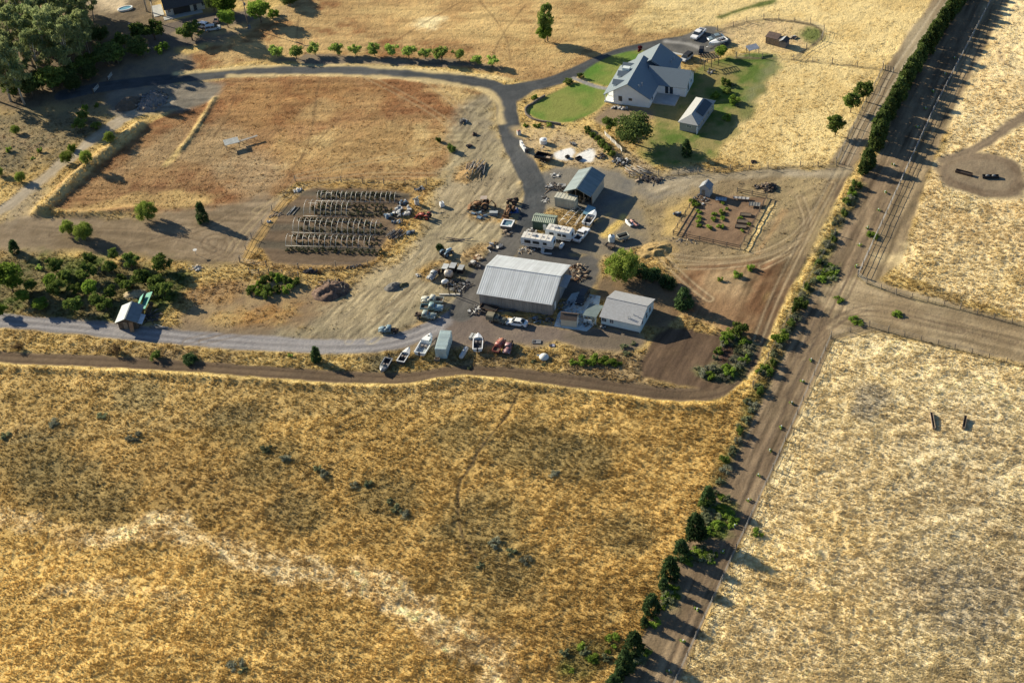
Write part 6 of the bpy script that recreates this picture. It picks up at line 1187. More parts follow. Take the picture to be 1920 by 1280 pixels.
# camper tops, covers
for px, l, m, s in [((836, 507), 'white camper top, leftmost of the three slab roofed boxes above the silver tank', mat('camper_white', (.52, .54, .53), .6, dirt=.15), .95), ((850, 506), 'middle grey camper top of the three slab roofed boxes above the silver tank', mat('camper_grey', (.38, .40, .41), .6, dirt=.15), 1.0), ((865, 509), 'rightmost grey camper top of the three boxes above the silver tank', mat('camper_dull', (.36, .38, .38), .6, dirt=.2), .9)]:
    q = G(*px); t = thing('camper_top', l, 'camper top', q, R_(70)); b = MB(); b.box((0, 0, .65*s), (2.0*s, 1.4*s, 1.25*s), top=(.92, .9)); b.build('side_wall', BLK, t); b = MB(); b.box((0, 0, 1.3*s), (2.0*s, 1.4*s, .1)); b.build('roof', m, t)
# --- tractors and machines
def tractor(label, rear, front, m, roof=None, loader=False, hoe=False, sc=1.0, name='tractor', hoodm=None):
    c, rz = place(rear, front); t = thing(name, label, 'tractor', c, rz); hoodm = hoodm or m
    b = MB(); b.box((.0, 0, .75), (2.6, .5, .4)); b.build('frame', RUST_ if m is RUST2 else BLK, t)
    b = MB(); b.loft([[(x, -w_, .8), (x, -w_, z-.12), (x, -w_*.7, z), (x, w_*.7, z), (x, w_, z-.12), (x, w_, .8)] for x, w_, z in ((.05, .34, 1.4), (.8, .33, 1.36), (1.5, .28, 1.22), (1.62, .22, 1.1))]); b.build('hood', hoodm, t)
    for s in (-1, 1):
        wheel(t, -.75, s*.75, .72, .38, m); wheel(t, 1.2, s*.6, .42, .25, m)
        b = MB(); b.loft([[(-.75+math.cos(a)*.82, s*.72+yy*.2, .75+math.sin(a)*.82) for yy in (-1, 1)]+[(-.75+math.cos(a)*.76, s*.72+yy*.2, .75+math.sin(a)*.76) for yy in (1, -1)] for a in np.linspace(.4, 2.4, 7)], smooth=False); b.build('fender', m, t)
    b = MB(); b.box((-.7, 0, 1.2), (.45, .5, .12)); b.box((-.92, 0, 1.45), (.1, .5, .45)); b.build('seat', BLK, t)
    b = MB(); b.cyl((-.15, 0, 1.5), .2, .05); b.tube([(.05, 0, 1.3), (-.15, 0, 1.5)], .03, 5); b.build('steering_wheel', BLK, t); b = MB(); b.tube([(.9, .1, 1.3), (.9, .1, 1.9)], .05, 6); b.build('exhaust_pipe', BLK, t)
    if roof:
        for x in (-1.0, .0):
            for s in (-1, 1): b = MB(); b.box((x, s*.5, 1.7), (.07, .07, 1.3)); b.build('roof_post', m, t)
        b = MB(); b.box((-.5, 0, 2.35), (1.3, 1.2, .08)); b.build('roof', roof, t)
    if loader:
        for s in (-1, 1): b = MB(); b.tube([(-.1, s*.45, 1.2), (1.4, s*.5, 1.3), (2.3, s*.5, .5)], .08, 6); b.build('loader_arm', m, t)
        b = MB(); b.prism([(2.2, .15), (2.9, .05), (2.85, .15), (2.35, .25), (2.3, .75), (2.2, .75)], -.9, .9); b.build('bucket', m, t)
    if hoe:
        b = MB(); b.tube([(-1.3, 0, .9), (-2.0, 0, 1.7), (-2.6, 0, .9)], .12, 6); b.build('hoe_boom', m, t); b = MB(); b.box((-2.65, 0, .5), (.4, .5, .6), top=(.6, 1)); b.build('hoe_bucket', m, t)
    t.scale = (sc,)*3; return t
tractor('faded red tractor beside the white junk at the hoop garden', (806, 411), (790, 408), paint('tractor_red', (.36, .07, .045), .2, .5), None, True, sc=.92)
tractor('tractor with a pale blue hood standing in orange dry grass', (832, 482), (844, 474), paint('tractor_blue', (.12, .20, .28), .15, .5), None, hoodm=paint('hood_blue', (.30, .42, .52), .1))
tractor('rust brown backhoe loader beside the flat scrap left of the driveway', (914, 389), (894, 389), RUST2, mat('cab_roof', (.40, .33, .27), .8), True, True, 1.2, 'backhoe')
tractor('rust coloured machine with its front toward the viewer beside the blue tarp', (960, 393), (951, 405), RUST2, None, True, sc=1.0, name='loader_machine')
tractor('stripped dark machine behind the blue tarp near the driveway', (968, 382), (955, 380), RUST_, None, False, sc=.9, name='old_machine')
q = G(835, 533); t = thing('covered_mower', 'machine under a white cover beside the timber posts', 'machine', q, .2); b = MB(); b.ell((0, .1, .7), (.85, .6, .55)); b.build('cover', mat('white_cover', (.72, .74, .73), .7), t)
for x, y in ((-.7, -.4), (.6, -.4), (-.7, .5), (.6, .5)): wheel(t, x, y, .28)
# --- hot tub
q = G(952, 424); rz = ang((937, 428), (961, 431)); t = thing('hot_tub', 'square hot tub with a pale rim and blue water beside the driveway', 'hot tub', q, rz)
S = 1.35; b = MB()
for s in (-1, 1): b.box((s*(S-.06), 0, .45), (.1, 2*S, .9)); b.box((0, s*(S-.06), .45), (2*S-.2, .1, .9))
b.build('side_panel', mat('tub_panel', (.12, .11, .10), .7), t); b = MB()
for s in (-1, 1): b.box((s*(S-.12), 0, .93), (.3, 2*S+.1, .1)); b.box((0, s*(S-.12), .93), (2*S-.5, .3, .1))
b.box((S*.55, -S*.6, .92), (.5, .4, .1)); b.build('rim', TRIM, t); b = MB(); b.box((0, 0, .72), (2*S-.3, 2*S-.3, .06)); b.build('water', mat('tub_water', (.13, .22, .27), .08), t)
q = G(926, 402); t = thing('steel_chest', 'low blue grey steel chest between the scrap sheets and the rusty machine', 'chest', q, R_(-8)); b = MB(); b.box((0, 0, .4), (1.9, .9, .8)); b.build('body', mat('chest_blue', (.17, .21, .25), .6), t); b = MB(); b.box((0, 0, .83), (2.0, 1.0, .08)); b.build('lid', mat('chest_lid', (.36, .39, .40), .6), t)
q = G(963, 395); b = MB(); r = random.Random(3); g_ = [[(x*.45-1.1, y*.45-1.3, .15+.55*r.random()*(1 if 0 < x < 5 and 0 < y < 5 else .1)) for x in range(6)] for y in range(6)]
b.add([p for row in g_ for p in row], [(j*6+i, j*6+i+1, (j+1)*6+i+1, (j+1)*6+i) for j in range(5) for i in range(5)]); o = b.build('blue_tarp', mat('tarp_blue', (.03, .07, .22), .5, var=.2)); o.location = q; tag(o, 'crumpled dark blue tarp over junk by the driveway', 'tarp')
q = G(1105, 400); t = thing('tarp_frame', 'slanted pale blue tarp stretched beside the beige box shed', 'tarp', q, R_(60)); roof_slab((-1.6, -1.0, .5), (1.5, -1.0, .9), (1.5, 1.0, 1.2), (-1.6, 1.0, .8), .05).build('sheet', mat('tarp_pale', (.17, .33, .42), .5, var=.15), t)
for x, y in ((-1.5, -.9), (1.4, -.9), (1.4, .9), (-1.5, .9)): b = MB(); b.tube([(x, y, -.1), (x, y, .9)], .04, 5); b.build('pole', STEEL, t)
# bare boat trailer frames
PIPE = mat('white_pipe', (.66, .66, .62), .5, .2, dirt=.15)
for k, (a, b_, l) in enumerate([((1055, 420), (1087, 390), 'bent white pipe frame lying in orange grass below the beige box shed'), ((1078, 424), (1098, 396), 'thin white boat trailer frame beside the speedboat')]):
    c, rz = place(a, b_); L = (P(*b_)-P(*a)).length; t = thing('boat_trailer', l, 'trailer', c, rz); w_ = .9 if k == 0 else .15
    for s in (-1, 1): b = MB(); b.tube([(-L/2, s*w_, .3), (0, s*w_, .8 if k == 0 else .45), (L/2, s*w_*.6, .4)], .07, 6); b.build('rail', PIPE, t)
    for x in (-.35, -.1, .15, .4): b = MB(); b.tube([(L*x, -w_, .5), (L*x, 0, .75 if k == 0 else .5), (L*x, w_, .5)], .05, 5); b.build('crossbar', PIPE, t)
    if k: b = MB(); b.box((L/2-.5, 0, .5), (.2, 1.8, .15)); b.build('axle', PIPE, t)
# ------------------------------------------------------------ fences
POSTM = mat('fence_post', (.20, .17, .135), .9, var=.3); WIREM = mat('fence_wire', (.30, .29, .27), .6, .3)
b = MB(); b.cyl((0, 0, .6), .09, 1.5, n=6); POST_ME = b.mesh('post', POSTM)
b = MB(); b.cyl((0, 0, .75), .11, 1.9, n=7); BPOST_ME = b.mesh('post', mat('corner_post', (.26, .22, .17), .9, var=.3))
def fence(label, px, gap, kind='wire', h=1.25, name='wire_fence', m=None, wr=.028):
    pp = pts2(px); t = thing(name, label, 'fence', (pp[0][0], pp[0][1], 0)); o = Vector((pp[0][0], pp[0][1], 0)); P_ = []
    for a, c in zip(pp[:-1], pp[1:]):
        n = max(1, int(round(np.hypot(*(c-a))/gap)))
        for i in range(n): P_.append((a+(c-a)*i/n, i == 0))
    P_.append((pp[-1], True)); L = []
    for i, (p, corner) in enumerate(P_):
        v = Vector((p[0], p[1], gz(*p)))-o; L.append(v)
        if i < 99: q = put('post', BPOST_ME if corner and kind == 'wire' else POST_ME, t, v); q.rotation_euler = (random.uniform(-.05, .05), random.uniform(-.05, .05), i)
    if kind == 'wire':
        for z in (.3, .75, 1.2): b = MB(); b.tube([v+Vector((0, 0, z)) for v in L], wr, 4); b.build('wire', m or WIREM, t)
    else:
        for z in (.45, .95):
            b = MB()
            for u, v in zip(L[:-1], L[1:]):
                d = v-u; b.box((u+v)/2+Vector((0, 0, z)), (d.length, .05, .16), rz=math.atan2(d.y, d.x))
            b.build('rail', m or DWOOD, t)
    return t
random.seed(5)
fence('long wire fence up the right edge of the planted strip in the foreground', [(1238, 1340), (1449, 880), (1557, 634)], 4.2)
fence('wire fence along the pale lower pasture, turning at the lane corner', [(1558, 632), (1630, 612), (1665, 622), (1920, 688), (2100, 735)], 3.6)
fence('wire fence between the brown planted strip and the upper right field', [(1609, 517), (1754, 200), (1862, -5), (1885, -50)], 4.2, wr=.04, m=mat('pale_wire', (.40, .39, .37), .6))
fence('wire fence on the upper side of the lane at the right', [(1608, 518), (1625, 532), (1680, 552), (1800, 580), (1930, 614), (2100, 655)], 3.8)
fence('curving wire fence round the animal shelter', [(1345, 58), (1375, 50), (1400, 42), (1432, 36), (1460, 37), (1520, 45), (1545, 58), (1540, 76), (1512, 92), (1488, 112)], 5.0)
fence('wire fence along the upper side of the straw paddock', [(1380, 108), (1430, 110), (1488, 112), (1560, 119), (1655, 131)], 5.5)
fence('wire fence down the left side of the dirt track', [(1655, 131), (1632, 175), (1600, 240), (1568, 305)], 5.0)
fence('wire fence along the lower side of the straw paddock', [(1568, 311), (1500, 313), (1440, 316), (1370, 320), (1308, 326), (1235, 330), (1180, 332)], 5.2)
fence('wire fence behind the hoop garden with a braced corner', [(450, 490), (472, 447), (510, 395), (554, 340), (640, 342), (720, 346), (800, 346)], 5.5)
fence('wire fence in front of the hoop garden above the bramble patch', [(450, 492), (500, 499), (560, 504), (630, 501), (690, 498)], 7.0)
fence('row of posts behind the bramble patch', [(468, 512), (486, 514), (505, 514), (530, 517), (560, 520)], 2.2)
fence('dark board fence round the vegetable garden', [(1382, 360), (1438, 371), (1388, 467), (1262, 440), (1300, 378)], 3.0, 'board', name='board_fence')
fence('old fence line at the edge of the ploughed track and gold verge', [(1566, 440), (1507, 540), (1440, 672), (1412, 725)], 14.0, wr=.012)
q = G(1655, 130); t = thing('farm_gate', 'grey gate panel at the fence corner beside the dirt track', 'gate', q, R_(75))
b = MB()
for z in (.3, .6, .9, 1.2): b.box((1.2, 0, z), (2.6, .05, .07))
for x in (0, 1.2, 2.45): b.box((x, 0, .75), (.07, .06, 1.0))
b.build('gate_panel', STEEL, t); b = MB(); b.cyl((-.15, 0, .9), .13, 2.0, n=8); b.build('gate_post', WOOD, t)
for px, l, a in [((207, 147), 'upper of two white entrance gates at the end of the asphalt road', ang((203, 150), (213, 137))), ((181, 170), 'lower of two white entrance gates at the end of the asphalt road', ang((175, 174), (186, 162)))]:
    q = G(*px); t = thing('entrance_gate', l, 'gate', q, a); b = MB()
    for z in (.35, .75, 1.15): b.box((0, 0, z), (3.0, .06, .12))
    for x in (-1.45, 0, 1.45): b.box((x, 0, .75), (.1, .07, 1.0))
    b.box((0, 0, .75), (3.0, .05, .1), ry=.28); b.build('gate_panel', mat('pale_gate', (.52, .52, .48), .6), t)
    for x in (-1.6, 1.6): b = MB(); b.box((x, 0, .8), (.22, .22, 1.7)); b.build('gate_post', DWOOD, t)
# white picket fence
pp = smooth_path(pts2([(1133, 252), (1143, 261), (1155, 272), (1167, 285)]), 1); o = Vector((pp[0][0], pp[0][1], 0)); t = thing('picket_fence', 'broken white picket fence left of the big dark tree', 'fence', o)
d = pp[-1]-pp[0]; Ld = np.hypot(*d)
for i in range(7):
    c = Vector((*(d*(i+.5)/7), 0)); b = MB(); a = math.atan2(d[1], d[0])+.35*((i % 2)-.5)
    for k in range(5): b.box(c+Vector((math.cos(a), math.sin(a), 0))*(k-2)*.26+Vector((0, 0, .55)), (.16, .04, 1.1+.05*(k % 2)), rz=a, ry=.05*(k-2))
    b.box(c+Vector((0, 0, .35)), (1.25, .05, .09), rz=a); b.box(c+Vector((0, 0, .85)), (1.25, .05, .09), rz=a); b.build('picket_panel', mat('old_white_paint', (.62, .61, .56), .7, dirt=.25), t)

# ------------------------------------------------------------ hoop tunnels
HOOPM = mat('hoop_pipe', (.58, .59, .56), .5, .2)
def hoop_mesh(W_, r=.04): b = MB(); b.tube([(0, W_/2-math.cos(a)*W_/2, -.05+math.sin(a)*W_*.47) for a in np.linspace(0, math.pi, 15)], r, 5); return b.mesh('hoop', HOOPM)
for a_, c_, n, l in [((594, 377), (741, 380), 17, 'farthest row of bare hoops in the garden'), ((571, 405), (650, 407), 9, 'short second row of bare hoops in the garden'), ((549, 436), (704, 441), 16, 'third row of bare hoops from the back of the garden'), ((537, 461), (693, 465), 16, 'nearest row of bare hoops in the garden')]:
    Wd = {'f': 3.4, 's': 5.3, 't': 4.8, 'n': 3.8}[l[0]]; HOOP = hoop_mesh(Wd)
    p, q = P(*a_), P(*c_); v = q-p; L = v.length; t = thing('hoop_tunnel', l, 'hoop frame', p, math.atan2(v.y, v.x), 'bare hoop rows of the garden')
    for i in range(n): o = put('hoop', HOOP, t, (L*i/(n-1)+random.uniform(-.15, .15), 0, 0)); o.rotation_euler.z = random.uniform(-.05, .05)
    for y in (0, Wd):
        b = MB(); b.tube([(-.3, y, .06), (L+.4, y, .06)], .035, 5); b.build('base_rail', HOOPM, t)
r = random.Random(9)
for j, (a_, c_, n) in enumerate([((598, 363), (748, 366), 17), ((600, 371), (745, 374), 16), ((590, 384), (730, 388), 14), ((588, 391), (735, 396), 15), ((592, 401), (735, 404), 15), ((562, 412), (690, 416), 14), ((572, 420), (715, 425), 15), ((566, 431), (715, 437), 14), ((556, 443), (705, 448), 14), ((556, 455), (708, 459), 15), ((545, 466), (715, 472), 15), ((540, 471), (720, 477), 17)]):
    for i in range(n):
        if r.random() < .1: continue
        k = (i+r.uniform(-.15, .15))/(n-1)
        plant('crop', (i+j) % 4, (a_[0]+(c_[0]-a_[0])*k, a_[1]+(c_[1]-a_[1])*k+r.uniform(-.8, .8)), 'dull green crop plant in the rows of the hoop garden', 'crop plant', 'crop plants in the hoop garden', r.uniform(.8, 1.25), r.uniform(.8, 1.3), name='crop_plant')

# ------------------------------------------------------------ piles and small things
SC = [mat('scrap_dark', (.06, .055, .055), .8, var=.4, scale=3), RUST_, mat('scrap_grey', (.17, .175, .18), .6, .2, var=.3), mat('scrap_white', (.52, .52, .50), .7, dirt=.2), WOOD, mat('scrap_blue', (.12, .19, .27), .6), mat('scrap_tan', (.45, .36, .25), .8, var=.2), RUST2]
def pile(name, label, cat, px, n, rad, hgt, kinds='bbp', ms=(0, 1, 2), sz=(.3, 1.1), seed=0, ratio=1.0, rot=0.0, align=None):
    r = random.Random(seed*7+n); q = G(*px); mb = MB(); mats = [SC[i] for i in ms]
    for i in range(n):
        a = r.random()*6.283; d = math.sqrt(r.random())*rad; x, y = math.cos(a)*d, math.sin(a)*d*ratio; z = hgt*(1-d/rad*.8)*r.random(); s = r.uniform(*sz); k = r.choice(kinds); mb.mat(r.randrange(len(mats)))
        rz = (align+r.uniform(-.2, .2)) if align is not None else r.random()*3.14
        if k == 'b': mb.box((x, y, z+s*.15), (s, s*r.uniform(.4, .9), s*r.uniform(.25, .7)), rz, r.uniform(-.3, .3), r.uniform(-.3, .3))
        elif k == 'p': mb.box((x, y, z+.08), (s*2.2, .16, .07), rz, r.uniform(-.18, .18))
        elif k == 't': v = Vector((math.cos(rz), math.sin(rz), r.uniform(-.12, .12)))*s*1.4; c = Vector((x, y, z+.1)); mb.tube([c-v, c+v], .06+.05*r.random(), 5)
        elif k == 'w': mb.cyl((x, y, z+.15), .32, .2, 'Z', 10)
        elif k == 'c': mb.cyl((x, y, z+s*.4), s*.3, s*.8, 'Z', 9)
        elif k == 'r':
            m = Matrix.Rotation(r.random()*6, 3, 'X') @ Matrix.Rotation(r.random()*6, 3, 'Z'); c = Vector((x, y, z+s*.1)); o_ = len(mb.v)
            vs = [c+m @ Vector((vx*s*.5*r.uniform(.6, 1.1), vy*s*.4*r.uniform(.6, 1.1), vz*s*.35*r.uniform(.6, 1.1))) for vx in (-1, 1) for vy in (-1, 1) for vz in (-1, 1)]
            mb.add(vs, [(0, 1, 3, 2), (4, 6, 7, 5), (0, 4, 5, 1), (2, 3, 7, 6), (0, 2, 6, 4), (1, 5, 7, 3)])
    o = mb.build(name, mats); o.location = q; o.rotation_euler.z = rot; return tag(o, label, cat)
def mound(name, label, cat, px, rx, ry, h, m, rot=0, seed=1, rough=.25):
    q = G(*px); nu, nv = 36, 12; vs = []
    for v in range(nv+1):
        for u in range(nu):
            a = u/nu*6.283; k = v/nv; x, y = math.cos(a)*k, math.sin(a)*k
            nz = float(fbm(np.array([x*3+seed*9.0]), np.array([y*3.0]), 1, 3, seed)[0]); vs.append((x*rx*(1+.25*(nz-.5)), y*ry*(1+.25*(nz-.5)), h*(1-k*k)**1.2*(1+rough*(nz-.5)*3)-.12*k))
    b = MB(); b.add(vs, [(v*nu+u, (v+1)*nu+u, (v+1)*nu+(u+1) % nu, v*nu+(u+1) % nu) for v in range(nv) for u in range(nu)], True); o = b.build(name, m); o.location = q; o.rotation_euler.z = rot; return tag(o, label, cat)
GRASSM = mat('weedy_soil', (.34, .22, .09), .95, var=.4, scale=2.5)
mound('grass_mound', 'orange grass mound under the pile of pale poles', 'mound', (880, 326), 5.0, 3.2, .8, GRASSM, .5)
pile('pole_pile', 'heap of pale weathered poles on the orange grass mound', 'pile', (893, 318), 46, 2.6, 1.1, 'tt', (2, 4, 6), (.9, 1.8), 1, align=R_(70))
mound('soil_heap', 'smooth dark soil heap beside the rubble heap near the road end', 'heap', (243, 196), 4.6, 3.4, 2.0, mat('dark_soil', (.12, .095, .07), .95, var=.25), .6, 3)
mound('rubble_heap', 'grey rubble heap near the road end', 'heap', (285, 193), 4.0, 5.2, 1.9, mat('rubble_base', (.19, .175, .165), .95, var=.4, scale=2.5), -.3, 4, .4)
pile('rubble_stones', 'loose broken stones lying over the grey rubble heap', 'stones', (285, 191), 260, 4.2, 1.9, 'r', (2, 4, 2), (.35, .95), 2, 1.2, -.3)
mound('compost_heap', 'dark reddish compost heap below the hoop garden', 'heap', (620, 546), 4.4, 3.6, 1.5, mat('compost', (.14, .09, .065), .95, var=.5, scale=2.2), .3, 5, .5)
pile('garden_waste', 'dead stems and rubbish on the reddish compost heap', 'waste', (620, 543), 110, 3.6, 1.5, 'tpr', (0, 1, 4, 7), (.3, .8), 3)
mound('gravel_heap', 'small dark gravel heap on the pale yard', 'heap', (738, 538), 2.3, 1.7, .9, mat('dark_gravel', (.13, .125, .115), .95, var=.3, scale=3), .3, 6)
mound('weed_heap', 'low dark weedy heap right of the small gravel heap', 'heap', (755, 535), 1.6, .9, .5, mat('weed_soil', (.10, .095, .05), .95, var=.4, scale=3), .5, 7)
mound('straw_mound', 'straw covered mound left of the paddock tracks', 'mound', (1228, 470), 5.0, 3.4, .8, mat('straw_soil', (.34, .235, .095), .95, var=.5, scale=2.0), .3, 8, .55)
pile('burnt_debris', 'charred debris on the straw covered mound', 'debris', (1237, 467), 40, 1.8, .5, 'btp', (0, 1, 6), (.3, .7), 4)
mound('leaf_heap', 'pale dry leaf heap behind the tin roofed shack', 'heap', (254, 551), 3.0, 1.8, .7, mat('dry_leaves', (.42, .34, .21), .95, var=.3, scale=3), .1, 9)
